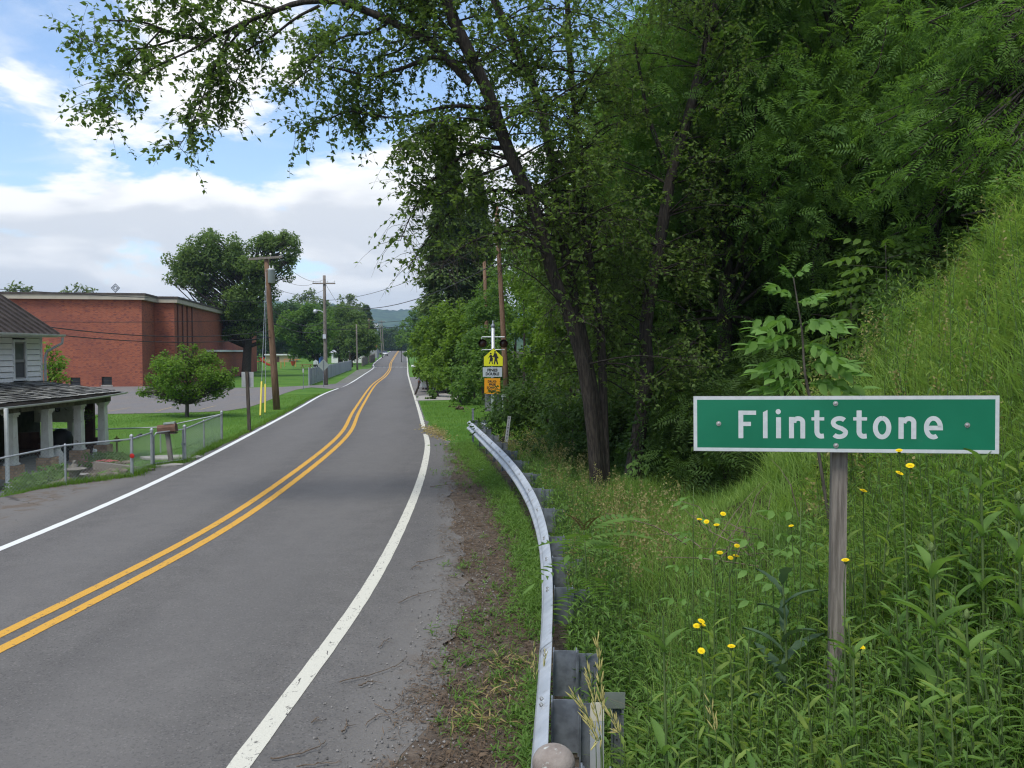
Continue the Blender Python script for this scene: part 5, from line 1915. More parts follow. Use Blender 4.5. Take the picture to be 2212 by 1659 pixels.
def chain_fence():
    H = .93
    M_net = pmat('galvanised_net', (0.30, 0.34, 0.35), 0.5, 0.4)
    M_tube = pmat('galvanised_tube', (0.33, 0.36, 0.38), 0.5, 0.4, col2=(0.42, 0.45, 0.47), scale=6)
    seg = [(-12.6, 16.3), (-11.2, 18.6), (-10.43, 19.97), (-9.47, 21.3), (-9.68, 23.0)]
    seg2 = [(-9.2, 24.06), (-9.68, 26.9), (-10.1, 29.8), (-12.3, 29.95), (-14.4, 30.1), (-17.5, 30.3), (-22, 30.6)]
    for k, (S, lab) in enumerate(((seg, 'chain-link fence in front of the garden beds, near stretch'), (seg2, 'chain-link fence beyond the mailbox, turning back to the house'))):
        O = Vector((S[0][0], S[0][1], 0))
        t = thing('chain_link_fence', lab, 'fence', O, group='chain-link fences of the garden')
        zs = [float(zg(*p)) for p in S]
        rl = MB()
        for i, p in enumerate(S):
            q = Vector((p[0], p[1], zs[i])) - O
            big = (k == 0 and i in (3, 4)) or (k == 1 and i in (0, 2))
            rr = .042 if big else .026
            h = H + (.06 if big else -.02)
            po = MB().tube([q + Vector((0, 0, -.2)), q + Vector((0, 0, h))], rr, 8).build('post', M_tube, t, False)
            MB().lathe([(rr * 1.25, h), (rr * 1.2, h + .03), (rr * .5, h + .06), (.004, h + .07)], 8, q).build('cap', M_tube, po)
            if i < len(S) - 1:
                a = Vector((p[0], p[1], zs[i])) - O; b = Vector((S[i + 1][0], S[i + 1][1], zs[i + 1])) - O
                MB().tube([a + Vector((0, 0, H)), b + Vector((0, 0, H))], .022, 8).build('top_rail', M_tube, t)
                net = MB()
                z0, z1 = zs[i], zs[i + 1]
                L = (b - a).length
                chain_net((a.x, a.y, 0), (b.x, b.y, 0), H, .03, lambda f: z0 + (z1 - z0) * f, net, .062, .0019)
                tag(net.build('netting', M_net, t), kind='stuff')
    # gate between the two stretches
    a, b = Vector((-9.68, 23.0, 0)), Vector((-9.2, 24.06, 0))
    t = thing('garden_gate', 'narrow chain-link gate standing beside the mailbox post', 'gate', a)
    d = b - a
    fr = MB()
    z0, z1 = .08, H - .02
    a0 = d * .06; a1 = d * .94
    pts = [a0 + Vector((0, 0, z0)), a0 + Vector((0, 0, z1 - .08)), a0 + d * .07 + Vector((0, 0, z1)), a1 + Vector((0, 0, z1 + .02)), a1 + Vector((0, 0, z0)), a0 + Vector((0, 0, z0))]
    fr.tube(pts, .022, 8)
    fr.build('frame', M_tube, t)
    net = MB()
    chain_net(a0, a1, z1, z0, lambda f: 0, net, .062, .0019)
    tag(net.build('netting', M_net, t), kind='stuff')
    MB().bbox(d * .96 + Vector((-.05, -.03, .48)), d * .96 + Vector((.05, .03, .54))).build('latch', M_galv_dull, t)
    # round red reflector and a small white tag on the netting posts
    t = thing('reflector', 'round red reflector fixed to the garden corner post', 'reflector', (-9.43, 21.24, .52))
    m = MB().lathe([(.055, 0), (.06, .012), (.02, .02)], 14)
    o = m.build('lens', pmat('red_lens', (.42, .02, .015), .3), t); o.rotation_euler = (rad(90), 0, 0)
    MB().lathe([(.064, -.004), (.064, .004)], 14).build('rim', M_galv_dull, t).rotation_euler = (rad(90), 0, 0)


chain_fence()


def grey_fence():
    a = gp(667.5, 833); b = at(759.5, 797.6, 150.); b.z = 0
    t = thing('grey_privacy_fence', 'long solid grey fence beside the road beyond the school entrance', 'fence', a)
    d = b - a
    n = 30
    M_vinyl = pmat('grey_vinyl_fence', (0.27, 0.30, 0.335), .6, col2=(0.34, 0.37, 0.405), scale=.8, detail=6, stretch=(1, 1, .3), coords='Position')
    u = d.normalized(); nn = Vector((-u.y, u.x, 0))
    ang = math.atan2(u.y, u.x)
    R = Matrix.Rotation(ang, 3, 'Z')
    L = d.length / n
    for i in range(n):
        c = d * ((i + .5) / n)
        m = MB()
        for k in range(10):                     # vertical slats of the panel, joints recessed
            s = (k - 4.5) / 10 * L * .97
            m.box(c + u * s + Vector((0, 0, .80)), (L * .097 * .93, .03, 1.52), R)
        m.box(c + Vector((0, 0, .80)), (L * .97, .012, 1.5), R)
        m.build('fence_panel', M_vinyl, t)
        MB().box(d * (i / n) + Vector((0, 0, .82)), (.09, .09, 1.68), R).build('post', M_vinyl, t)
    # brown board fences farther on
    for k, ((xa, ya, Ya), (xb, yb, Yb), mt, lab) in enumerate(((((782, 790, 176.)), ((795, 786, 195.)), M_wood_grey, 'weathered grey-brown board fence far along the road'),
                                                     (((799, 784, 197.)), ((809, 779, 212.)), M_wood_dark, 'reddish-brown board fence next to the weathered one'))):
        A, B_ = at(xa, ya, Ya), at(xb, yb, Yb); A.z = float(zroad(Ya)); B_.z = float(zroad(Yb))
        t = thing('board_fence', lab, 'fence', A)
        dd = B_ - A
        R2 = Matrix.Rotation(math.atan2(dd.y, dd.x), 3, 'Z')
        nb = 40
        m = None
        for i in range(nb):
            MB().box(dd * ((i + .5) / nb) + Vector((0, 0, .85 + .04 * math.sin(i * 2.3))), (dd.length / nb * .9, .03, 1.7), R2).build('board', mt, t)
        for i in range(0, nb + 1, 8): MB().box(dd * (i / nb) + Vector((0, 0, .98)), (.16, .16, 1.95), R2).build('post', M_wood_grey, t)


grey_fence()
# ------------------------------------------------------------------ playground, far houses, cars
M_redpl = pmat('orange_red_plastic', (0.50, 0.075, 0.045), .45, coat=.2)
M_orange = pmat('orange_paint', (0.55, 0.21, 0.06), .6)


def playground():
    b = gp(562, 800)
    t = thing('slide', 'wavy orange-red plastic slide beside the end of the school', 'slide', b)
    Y = b.y
    L = lambda x, y, dy=0: at(x, y, Y) - b + Vector((0, dy, 0))
    for k, (x, m) in enumerate(((555, M_brown), (559.5, M_black))):
        for dy in (0, 1.1): MB().tube([L(x, 800.5, dy) * 1, L(x, 771, dy)], .09, 8).build('tower_post', m, t)
    MB().bbox(L(554.5, 782, -.1), L(560, 780.5, 1.2)).build('platform', M_redpl, t)
    path = polyline([L(560, 774.5), L(563, 780), L(569, 783.5), L(575, 788), L(581, 789.5), L(588, 790.5)], 16)
    m = MB(); vs = []
    prof = [(-.32, .28), (-.30, 0), (-.16, -.08), (.16, -.08), (.30, 0), (.32, .28)]
    for p in path: vs += [p + Vector((0, .5 + q[0], q[1])) for q in prof]
    m.add(vs, [(i * 6 + k, i * 6 + k + 1, (i + 1) * 6 + k + 1, (i + 1) * 6 + k) for i in range(15) for k in range(5)])
    m.build('chute', M_redpl, t)
    MB().prism([(L(558.5, 0).x, L(0, 777).z), (L(563.5, 0).x, L(0, 776).z), (L(562.5, 0).x, L(0, 772.5).z), (L(558.5, 0).x, L(0, 771).z)], (0, -.05, 0), (1, 0, 0), (0, 0, 1), (0, 1, 0), .1).build('hood', M_redpl, t)
    MB().bbox(L(571, 797, .4), L(572, 788, .6)).build('support', M_redpl, t)
    b = gp(633, 795)
    t = thing('funnel_game', 'orange-red funnel-shaped ball game on a post in the playground', 'playground game', b)
    z0, z1 = at(633, 790, b.y).z, at(633, 780.5, b.y).z
    MB().tube([(0, 0, -.2), (0, 0, z0)], .05, 8).build('post', M_galv_dull, t)
    MB().lathe([(.16, z0), (.25, z0 + .05), (.52, z1), (.56, z1 + .03), (.50, z1 + .03), (.24, z0 + .12)], 14).build('funnel', M_redpl, t)
    b = gp(662, 796)
    t = thing('picnic_table', 'red-brown picnic table on the far lawn beside a dark trunk', 'picnic table', b)
    M_pt = pmat('redwood', (.22, .06, .03), .7)
    MB().bbox((-1.1, -.38, .70), (1.1, .38, .76)).build('tabletop', M_pt, t)
    for s in (-1, 1):
        MB().bbox((-1.1, s * .7 - .13, .42), (1.1, s * .7 + .13, .47)).build('bench', M_pt, t)
        for q in (-1, 1): MB().tube([(s * .75, q * .75, 0), (s * .75, q * .15, .70)], .05, 6).build('leg', M_pt, t)
    for k, (x, y, ty) in enumerate(((607, 792, 782), (615, 789, 776), (639, 789.5, 777))):
        p = gp(x, y + 4)
        t = thing('play_post', ['orange post left of the other playground posts', 'orange post with a crossbar in the middle of the playground', 'orange post behind the red funnel'][k], 'post', p, group='orange playground posts')
        h = at(x, ty, p.y).z
        MB().tube([(0, 0, -.2), (0, 0, h)], .07, 8).build('shaft', M_orange, t)
        MB().lathe([(.09, h), (.09, h + .05), (.02, h + .1)], 8).build('cap', M_orange, t)
        if k == 1: MB().tube([(-.1, 0, h), (3.2, 0, h - .05)], .05, 8).build('bar', M_orange, t)
    # low beige store building
    Y = 205.
    a, c = at(575, 784, Y), at(629.5, 767.5, Y)
    a.z = 0
    t = thing('store_building', 'low beige flat-roofed store building at the back of the playground', 'building', a)
    w, h = c.x - a.x, c.z
    MB().bbox((0, 0, -.3), (w, 6, h)).build('wall', pmat('beige_block', (.40, .32, .19), .8, col2=(.35, .28, .17), scale=.6), t)
    MB().bbox((-.3, -.5, h), (w + .5, 6.5, h + .28)).build('roof', M_white, t)
    MB().bbox((-.3, -.52, h + .28), (w + .5, 6.5, h + .42)).build('roof_edge', M_roofing, t)
    MB().bbox((w * .93, -.03, h * .45), (w * .985, .0, h * .8)).build('window', M_glass, t)
    MB().bbox((w * .42, -.04, 0), (w * .52, 0, 2.0)).build('door', M_brown, t)


playground()


def far_house(name, label, x0, x1, ybase, yeave, Y, depth, mats, gable=1.2, windows=()):
    a, c = at(x0, ybase, Y), at(x1, yeave, Y)
    z0 = a.z
    t = thing(name, label, 'house', a)
    w, h = c.x - a.x, c.z - z0
    MB().bbox((0, 0, -2.5 if Y < 400 else -13), (w, depth, h)).build('wall', mats[0], t)
    r = MB()
    e = .4
    r.add([(-e, -e, h), (w + e, -e, h), (w + e, depth / 2, h + gable), (-e, depth / 2, h + gable), (w + e, depth + e, h), (-e, depth + e, h)],
          [(0, 1, 2, 3), (3, 2, 4, 5), (0, 3, 5), (1, 4, 2), (0, 5, 4, 1)])
    r.build('roof', mats[1], t)
    for (u, v, ww, hh) in windows:
        f = MB().bbox((w * u - ww / 2 - .1, -.05, h * v - hh / 2 - .1), (w * u + ww / 2 + .1, -.01, h * v + hh / 2 + .1)).build('window', M_white, t)
        MB().bbox((w * u - ww / 2, -.07, h * v - hh / 2), (w * u + ww / 2, -.055, h * v + hh / 2)).build('pane', M_glass, f)
    return t


far_house('mobile_home', 'long white mobile home glimpsed below the row of trees', 716, 786, 779, 762.5, 200., 5, (M_white, M_alu), .7, ((.12, .6, .9, .8), (.45, .6, .9, .8), (.8, .6, .9, .8)))
far_house('far_house', 'pale far house with a grey roof high among the trees up the road', 841, 850, 731, 727, 520., 9, (M_white, pmat('pale_far_roof', (.45, .46, .46), .7)), 2.2, ((.5, .5, 1.0, 1.2),))
far_house('white_cottage', 'small white cottage with a pointed roof behind the far poles', 806, 812, 715, 709, 420., 8, (M_white, M_alu), 2.5, ((.5, .4, 1, 1.2),))
far_house('blue_shed', 'little shed with white roof and bright blue side beyond the playground', 678, 692, 777, 768.5, 190., 4, (pmat('bright_blue', (.03, .12, .45), .6), M_white), .5, ())


def car(label, p, rz, col, glass=None, name='parked_car', L=4.5, van=False):
    t = thing(name, label, 'car', p, rz, 'parked cars')
    w = .86
    if van:
        side = [(-L / 2, .35), (L / 2, .35), (L / 2, .95), (L / 2 - .35, 1.1), (L / 2 - 1.0, 1.75), (-L / 2 + .1, 1.80), (-L / 2, 1.0)]
        cab = [(L / 2 - 1.55, 1.12), (L / 2 - .62, 1.12), (L / 2 - 1.12, 1.66), (-L / 2 + .25, 1.68), (-L / 2 + .2, 1.12)]
    else:
        side = [(-L / 2, .38), (L / 2, .36), (L / 2, .62), (L / 2 - .15, .80), (L / 2 - 1.15, .93), (-L / 2 + .55, .97), (-L / 2, .90)]
        cab = [(L / 2 - 1.2, .93), (L / 2 - 1.95, 1.38), (-L / 2 + 1.3, 1.42), (-L / 2 + .55, .96)]
    paint = pmat('car_paint', col, .3, .1, coat=.5)
    m = MB()
    m.prism(side, (0, -w, 0), (1, 0, 0), (0, 0, 1), (0, 1, 0), 2 * w)
    bo = m.build('body', paint, t)
    bv = bo.modifiers.new('edge', 'BEVEL'); bv.width = .07; bv.segments = 2
    if not van:
        k = MB()
        n = len(cab)
        vs = [(x, -w * .95 + (.14 if z > 1.1 else 0), z) for x, z in cab] + [(x, w * .95 - (.14 if z > 1.1 else 0), z) for x, z in cab]
        k.add(vs, [tuple(range(n)), tuple(range(2 * n - 1, n - 1, -1))] + [(i, i + n, (i + 1) % n + n, (i + 1) % n) for i in range(n)])
        k.build('greenhouse', M_glass, t)
        MB().bbox((-L / 2 + 1.28, -w * .8, 1.40), (L / 2 - 1.93, w * .8, 1.45)).build('roof', paint, t)
    else:
        for s in (-1, 1): MB().prism(cab, (0, s * (w + .003), 0), (1, 0, 0), (0, 0, 1), (0, 1, 0), .004 * s).build('side_glass', M_glass, t)
        MB().add([(L / 2 - .36, -w * .85, 1.13), (L / 2 - .36, w * .85, 1.13), (L / 2 - .98, w * .8, 1.70), (L / 2 - .98, -w * .8, 1.70)], [(0, 1, 2, 3)]).build('windscreen', M_glass, t)
    for sx in (-L / 2 + .85, L / 2 - .9):
        for sy in (-1, 1):
            o = MB().lathe([(.30, -.1), (.32, -.08), (.32, .08), (.30, .1)], 14).build('wheel', M_black, t)
            o.matrix_local = Matrix.Translation((sx, sy * (w - .07), .32)) @ Matrix.Rotation(PI / 2, 4, 'X')
            q = MB().lathe([(.19, -.11), (.19, .11)], 10).build('rim', M_galv, o)
    for sy in (-1, 1):
        MB().bbox((L / 2 - .03, sy * .62 - .16, .66), (L / 2 + .02, sy * .62 + .16, .78)).build('headlight', M_signwhite, t)
        MB().bbox((-L / 2 - .02, sy * .65 - .14, .70), (-L / 2 + .03, sy * .65 + .14, .84)).build('tail_light', pmat('tail_red', (.3, .01, .01), .4), t)
    MB().bbox((L / 2 - .02, -.8, .38), (L / 2 + .06, .8, .56)).build('bumper', M_black, t)
    return t


def cars():
    p = at(831.5, 767.5, 258.); p.z = float(zroad(258.))
    car('white car parked at the left edge of the far road', p, rad(-82), (.62, .63, .64))
    p = at(818, 769, 268.); p.z = float(zroad(268.))
    car('dark pickup-like car behind the white parked one', p, rad(-75), (.05, .055, .06))
    p = gp(948, 850)
    car('white car half hidden under the vines on the apron', (p.x + .5, p.y + 3.0, 0), rad(12), (.70, .71, .72), van=True)
    # grey trailer beside the brown boards
    q = at(804, 779, 222.); q.z = float(zroad(222.))
    t = thing('cargo_trailer', 'grey boxy trailer standing by the far brown fence', 'trailer', q, rad(-8))
    MB().bbox((-1.6, -1.0, .6), (1.6, 1.0, 2.6)).build('box', pmat('grey_trailer', (.27, .28, .29), .7, col2=(.2, .21, .22), scale=1.5), t)
    for s in (-1, 1):
        MB().tube([(s * 1.75, -1.05, 0), (s * 1.75, -1.05, 3.2)], .09, 6).build('stanchion', M_galv_dull, t)
        o = MB().lathe([(.34, -.1), (.34, .1)], 12).build('wheel', M_black, t)
        o.matrix_local = Matrix.Translation((.2, s * .95, .34)) @ Matrix.Rotation(PI / 2, 4, 'X')
    MB().tube([(-1.75, -1.05, 3.15), (1.75, -1.05, 3.15)], .09, 6).build('top_bar', M_galv_dull, t)
    MB().bbox((-.4, -1.2, 3.2), (1.7, -1.0, 3.7)).build('orange_board', M_orange, t)


cars()
# ------------------------------------------------------------------ the leaning roadside trees
def px_path(pts, Y0, Y1=None):
    n = len(pts)
    return [at(p[0], p[1], Y0 + ((Y1 if Y1 is not None else Y0) - Y0) * i / max(n - 1, 1)) for i, p in enumerate(pts)]


class Shoots:
    """leafy shoots: thin twigs with leaves set along them"""
    def __init__(s, seed):
        s.r = np.random.default_rng(seed)
        s.P, s.N, s.D = [], [], []
        s.mb = MB()

    def shoot(s, p, d, L, n, droop=.8, r0=.006, wood=True):
        r = s.r
        p = np.asarray(p, float); d = unit(np.asarray(d, float))
        seg = 5
        pts = [p]
        for i in range(seg):
            d = unit(d + np.array([0, 0, -droop / seg]) + r.normal(0, .10, 3))
            pts.append(pts[-1] + d * L / seg)
        if wood:
            s.mb.tube(pts, [r0 * (1 - .8 * i / seg) for i in range(seg + 1)], 3, caps=False)
        pts = np.array(pts)
        t = (r.random(n) * .95 + .05) * seg
        k = np.minimum(t.astype(int), seg - 1); f = (t - k)[:, None]
        q = pts[k] * (1 - f) + pts[k + 1] * f
        dirs = unit(pts[k + 1] - pts[k])
        side = unit(np.cross(dirs, r.normal(0, 1, (n, 3))))
        s.P.append(q); s.D.append(dirs * .5 + side * .9 + [0, 0, -.55]); s.N.append(r.normal(0, .6, (n, 3)) + [0, 0, .8])

    def fringe(s, limb, n, L=(.4, .9), leaves=(8, 16), droop=1.0, start=.2, up=.2, spread_=1.0, sub=True):
        """shoots hanging off a limb polyline"""
        r = s.r
        limb = np.array([tuple(p) for p in limb])
        m = len(limb) - 1
        for _ in range(n):
            t = (start + (1 - start) * r.random() ** .8) * m
            k = min(int(t), m - 1); f = t - k
            p = limb[k] * (1 - f) + limb[k + 1] * f
            ax = unit(limb[min(k + 1, m)] - limb[k])
            d = r.normal(0, 1, 3) * spread_; d -= ax * np.dot(d, ax) * .6
            d = d + ax * .5 + [0, 0, up]
            s.shoot(p, d, r.uniform(*L), int(r.uniform(*leaves)), droop)

    def done(s, t, leaf, bark, size, name='crown', tw='twigs', off=(0, 0, 0), var=.3, keep=None):
        P = np.concatenate(s.P); N = np.concatenate(s.N); D = np.concatenate(s.D)
        if keep is not None:
            k = keep(P); P, N, D = P[k], N[k], D[k]
        P = P - np.asarray(off)
        leafcloud(name, P, N, size, leaf, t, QUAD, D=D, var=var)
        s.mb.v = [tuple(np.asarray(v) - np.asarray(off)) for v in s.mb.v]
        s.mb.build(tw, bark, t)


def stem(mb, pts, r0, r1, n=22, sides=10, off=None, flare=1.0):
    q = polyline(pts, n)
    if off is not None: q = [p - off for p in q]
    rs = [r0 + (r1 - r0) * i / (n - 1) for i in range(n)]
    rs[0] *= flare; rs[1] *= (1 + flare) / 2
    mb.tube(q, rs, sides, caps=False)
    return q


def elm():
    Y = 17.3
    foot = at(1306, 1064, Y); foot.z = float(zg(foot.x, foot.y)) - .05
    t = thing('leaning_elm', 'multi-stemmed dark-barked tree leaning over the road with hanging leafy limbs', 'tree', foot)
    r = np.random.default_rng(21)
    pa = px_path([(1290, 1064), (1283, 960), (1262, 800), (1228, 680), (1196, 600), (1178, 531), (1150, 440), (1118, 370), (1085, 290), (1062, 220), (1021, 130), (979, 42), (958, -20), (930, -110)], Y, Y - 1.2)
    pb = px_path([(1298, 1064), (1290, 900), (1262, 740), (1240, 640), (1228, 573), (1209, 494), (1203, 420), (1196, 372), (1172, 250), (1146, 172), (1112, 100), (1068, 0), (1040, -90)], Y + .2, Y + .6)
    pc = px_path([(1308, 1064), (1304, 900), (1297, 717), (1277, 590), (1266, 500), (1256, 400), (1254, 330), (1240, 220), (1230, 110), (1225, 0), (1215, -120)], Y + .3, Y + 1.5)
    limbs = []
    for pts, r0, r1 in ((pa, .132, .115), (pb, .108, .08), (pc, .10, .055)):
        m = MB(); limbs.append(stem(m, pts, r0, r1, 26, 10, None, 1.2))
        m.v = [tuple(Vector(v) - foot) for v in m.v]
        m.build('trunk', M_bark, t, True)
    lm = MB()
    Yl = Y - 1.0
    main = px_path([(1015, 180), (937, 99), (844, 47), (771, 16), (729, 3), (651, 5), (588, 26), (521, 52), (458, 81), (390, 78), (310, 48), (235, 45)], Yl, Yl - 1.2)
    L = [stem(lm, main, .085, .012, 30, 7)]
    sub = [([(690, 12), (640, 38), (588, 78), (557, 94), (520, 118), (490, 140), (455, 170)], .03, .006),
           ([(540, 45), (500, 90), (465, 140), (430, 210), (408, 280)], .026, .005),
           ([(458, 81), (405, 112), (345, 140), (285, 180), (225, 240)], .024, .005),
           ([(400, 79), (330, 100), (270, 105), (205, 92), (165, 78)], .022, .005),
           ([(500, 62), (470, 130), (440, 205), (415, 270), (385, 320)], .02, .004),
           ([(350, 62), (310, 105), (262, 150), (222, 190), (205, 230)], .018, .004),
           ([(470, 78), (440, 60), (395, 20), (350, -20)], .02, .006),
           ([(588, 26), (560, 70), (530, 130), (505, 190), (480, 240)], .018, .004),
           ([(600, 22), (540, 5), (480, -8), (420, -15), (330, -10)], .026, .008)]
    outer = [stem(lm, px_path(p, Yl - .8 - .25 * (i % 3), Yl - 1.2 + .5 * (i % 2)), a, b, 16, 5) for i, (p, a, b) in enumerate(sub)]
    sub2 = [([(1000, 160), (948, 122), (875, 145), (802, 164), (740, 150), (680, 145), (615, 195)], .055, .008),
            ([(1060, 235), (985, 228), (920, 240), (850, 255), (760, 240), (700, 262), (632, 285)], .045, .006),
            ([(900, 75), (860, 110), (810, 130), (760, 190), (740, 230)], .03, .005),
            ([(844, 47), (800, 70), (740, 80), (690, 115), (655, 160)], .03, .005),
            ([(930, 95), (900, 40), (860, 0), (820, -50)], .04, .012),
            ([(875, 145), (840, 190), (790, 230), (760, 270)], .02, .004),
            ([(985, 228), (940, 260), (900, 290), (860, 320)], .02, .004),
            ([(985, 80), (940, 30), (900, -20)], .035, .01),
            ([(771, 16), (740, 55), (700, 75), (650, 90)], .02, .004)]
    mid = [stem(lm, px_path(p, Yl + .2 * (i % 3), Yl - .8 + .5 * (i % 3)), a, b, 16, 5) for i, (p, a, b) in enumerate(sub2)]
    sub3 = [([(1100, 320), (1040, 320), (985, 345), (935, 390), (895, 450), (865, 520)], .05, .006),
            ([(1140, 420), (1080, 410), (1010, 430), (960, 470), (915, 530), (880, 580)], .045, .006),
            ([(1180, 540), (1120, 500), (1050, 510), (990, 540), (950, 580)], .04, .005),
            ([(1085, 290), (1030, 260), (985, 270), (945, 300)], .035, .006),
            ([(1110, 350), (1060, 370), (1000, 390), (950, 420), (890, 400)], .035, .005)]
    low = [stem(lm, px_path(p, Y - .5 + .5 * (i % 2), Y - 1.6 + .7 * (i % 2)), a, b, 16, 5) for i, (p, a, b) in enumerate(sub3)]
    # leafy side limbs all the way up the stems
    side = []
    for k in range(165):
        st = limbs[int(r.integers(0, 3))]
        i = int(r.integers(4, 25))
        p = st[i]
        a = r.uniform(0, 2 * PI)
        ln = r.uniform(.8, 2.3)
        e = Vector(p) + Vector((math.cos(a) * ln, math.sin(a) * ln * .8, r.uniform(-.5, .9)))
        if e.x < .6 and e.z < 4.6: continue
        side.append(stem(lm, [p, (Vector(p) + e) / 2 + Vector((0, 0, .15)), e], .022, .005, 7, 4))
    lm.v = [tuple(Vector(v) - foot) for v in lm.v]
    lm.build('limbs', M_bark, t, True)
    S = Shoots(31)
    for q in outer: S.fringe(q, 46, (.35, .95), (9, 17), 1.1, .12, .1)
    S.fringe(L[0], 70, (.3, .8), (8, 14), .9, .45, .3)
    S.done(t, L_elm, M_bark, .105, 'hanging_bough', 'hanging_twigs', foot)
    S = Shoots(32)
    for q in mid: S.fringe(q, 62, (.4, 1.0), (10, 18), 1.1, .12, .15)
    S.fringe(L[0][:12], 60, (.4, .9), (9, 15), .8, .05, .3)
    for q in low: S.fringe(q, 85, (.5, 1.1), (11, 20), 1.3, .08, .05)
    clear = lambda P: ~((P[:, 0] < .85) & (P[:, 2] < 4.25)) & ~((P[:, 0] < .2) & (P[:, 2] < 4.9) & (P[:, 0] > -1.6)) & ~((P[:, 1] < 17.1) & (P[:, 2] < 5.8) & (np.sin(P[:, 0] * 91 + P[:, 2] * 57) > -.35))
    S.done(t, L_elm, M_bark, .100, 'bough', 'twigs', foot, keep=clear)
    S = Shoots(33)
    for q in side: S.fringe(q, 15, (.35, .85), (10, 18), 1.0, .2, .2)
    for q in limbs: S.fringe(q, 75, (.4, 1.0), (8, 16), .8, .18, .3)
    S.done(t, L_elm, M_bark, .095, 'crown', 'crown_twigs', foot, keep=clear)
    cl = sub_clumps(r, (3.4, 17.5, 13.0), (3.6, 3.6, 2.4), 20, .24, .40)  # crown mass above the view, added to shade the slope below
    P, N = clump_leaves(r, cl, 16)
    leafcloud('shading_upper_crown', P - np.array(foot), N, .11, L_elm, t, QUAD)
    return t


elm()


def second_tree():
    Y = 18.4
    foot = at(1366, 1062, Y); foot.z = float(zg(foot.x, foot.y)) - .05
    t = thing('straight_elm', 'slimmer dark-barked tree right of the leaning one, ivy leaves at its foot', 'tree', foot)
    r = np.random.default_rng(8)
    p = px_path([(1364, 1064), (1376, 960), (1390, 880), (1398, 796), (1394, 717), (1408, 616), (1429, 504), (1451, 372), (1477, 287), (1504, 186), (1530, 80), (1550, -10), (1570, -120)], Y, Y + 1.2)
    m = MB(); tr = stem(m, p, .17, .09, 24, 10, None, 1.4)
    m.v = [tuple(Vector(v) - foot) for v in m.v]
    m.build('trunk', M_bark, t, True)
    lm = MB(); side = []
    side.append(stem(lm, px_path([(1451, 372), (1430, 330), (1400, 250), (1385, 170), (1370, 80)], Y + .8, Y + .3), .07, .02, 12, 6))
    for k in range(75):
        q = tr[int(r.integers(4, 23))]
        a = r.uniform(0, 2 * PI); ln = r.uniform(.9, 2.6)
        e = Vector(q) + Vector((math.cos(a) * ln, math.sin(a) * ln * .8, r.uniform(-.6, .9)))
        side.append(stem(lm, [q, (Vector(q) + e) / 2 + Vector((0, 0, .2)), e], .022, .005, 7, 4))
    lm.v = [tuple(Vector(v) - foot) for v in lm.v]
    lm.build('limbs', M_bark, t, True)
    S = Shoots(41)
    for q in side: S.fringe(q, 17, (.4, .95), (9, 17), 1.0, .2, .2)
    S.fringe(tr, 60, (.4, 1.0), (8, 15), .8, .2, .3)
    S.done(t, L_elm, M_bark, .095, 'crown', 'twigs', foot)
    # big leaves of a seedling at its foot
    P_, N_ = clump_points(r, (0.05, -.5, .45), (.30, .2, .4), 60)
    leafcloud('ivy', P_, N_ * .5 + [0, -.5, .6], .16, L_weed, t, LEAF6, D=r.normal(0, .6, (60, 3)) + [0, 0, -.6])


second_tree()

# ------------------------------------------------------------------ forest on the slope
PROTO = {}


def proto_forest(key, name, H, cz, R, n, leaf, size, density, tmpl, seed, low=()):
    r = np.random.default_rng(seed)
    cl = sub_clumps(r, (0, 0, cz), R, n, .22, .36)
    cl += [((np.cos(a) * 2.2, np.sin(a) * 2.2, z), (1.3, 1.3, .8)) for a, z in low]
    trunk = [(0, 0, -.4, .24), (.1, .05, H * .3, .19), (-.1, .1, H * .6, .12), (.05, 0, H * .85, .05)]
    t = make_tree(name, '-', 'tree', (0, 0, 0), trunk, cl, leaf, size, density, tmpl, M_bark, seed, None, .06, 1)
    PROTO[key] = t
    return t


proto_forest('locust_a', 'locust_tree', 14, 8.6, (4.2, 4.2, 5.4), 40, L_locust, .40, 8.5, FROND, 3, [(.4, 3.2), (2.2, 2.6), (4.0, 3.4), (5.3, 2.4)])
proto_forest('broad_a', 'forest_tree', 15, 8.4, (4.4, 4.4, 6.2), 42, L_forest, .42, 12, SPRAY_S, 5, [(.9, 2.6), (2.8, 3.2), (4.6, 2.3), (5.8, 3.0)])
proto_forest('broad_b', 'forest_tree', 13, 7.2, (4.0, 4.0, 5.6), 38, L_elm, .40, 13, SPRAY_S, 9, [(.2, 2.0), (1.5, 2.6), (3.4, 2.1), (5.0, 2.7)])


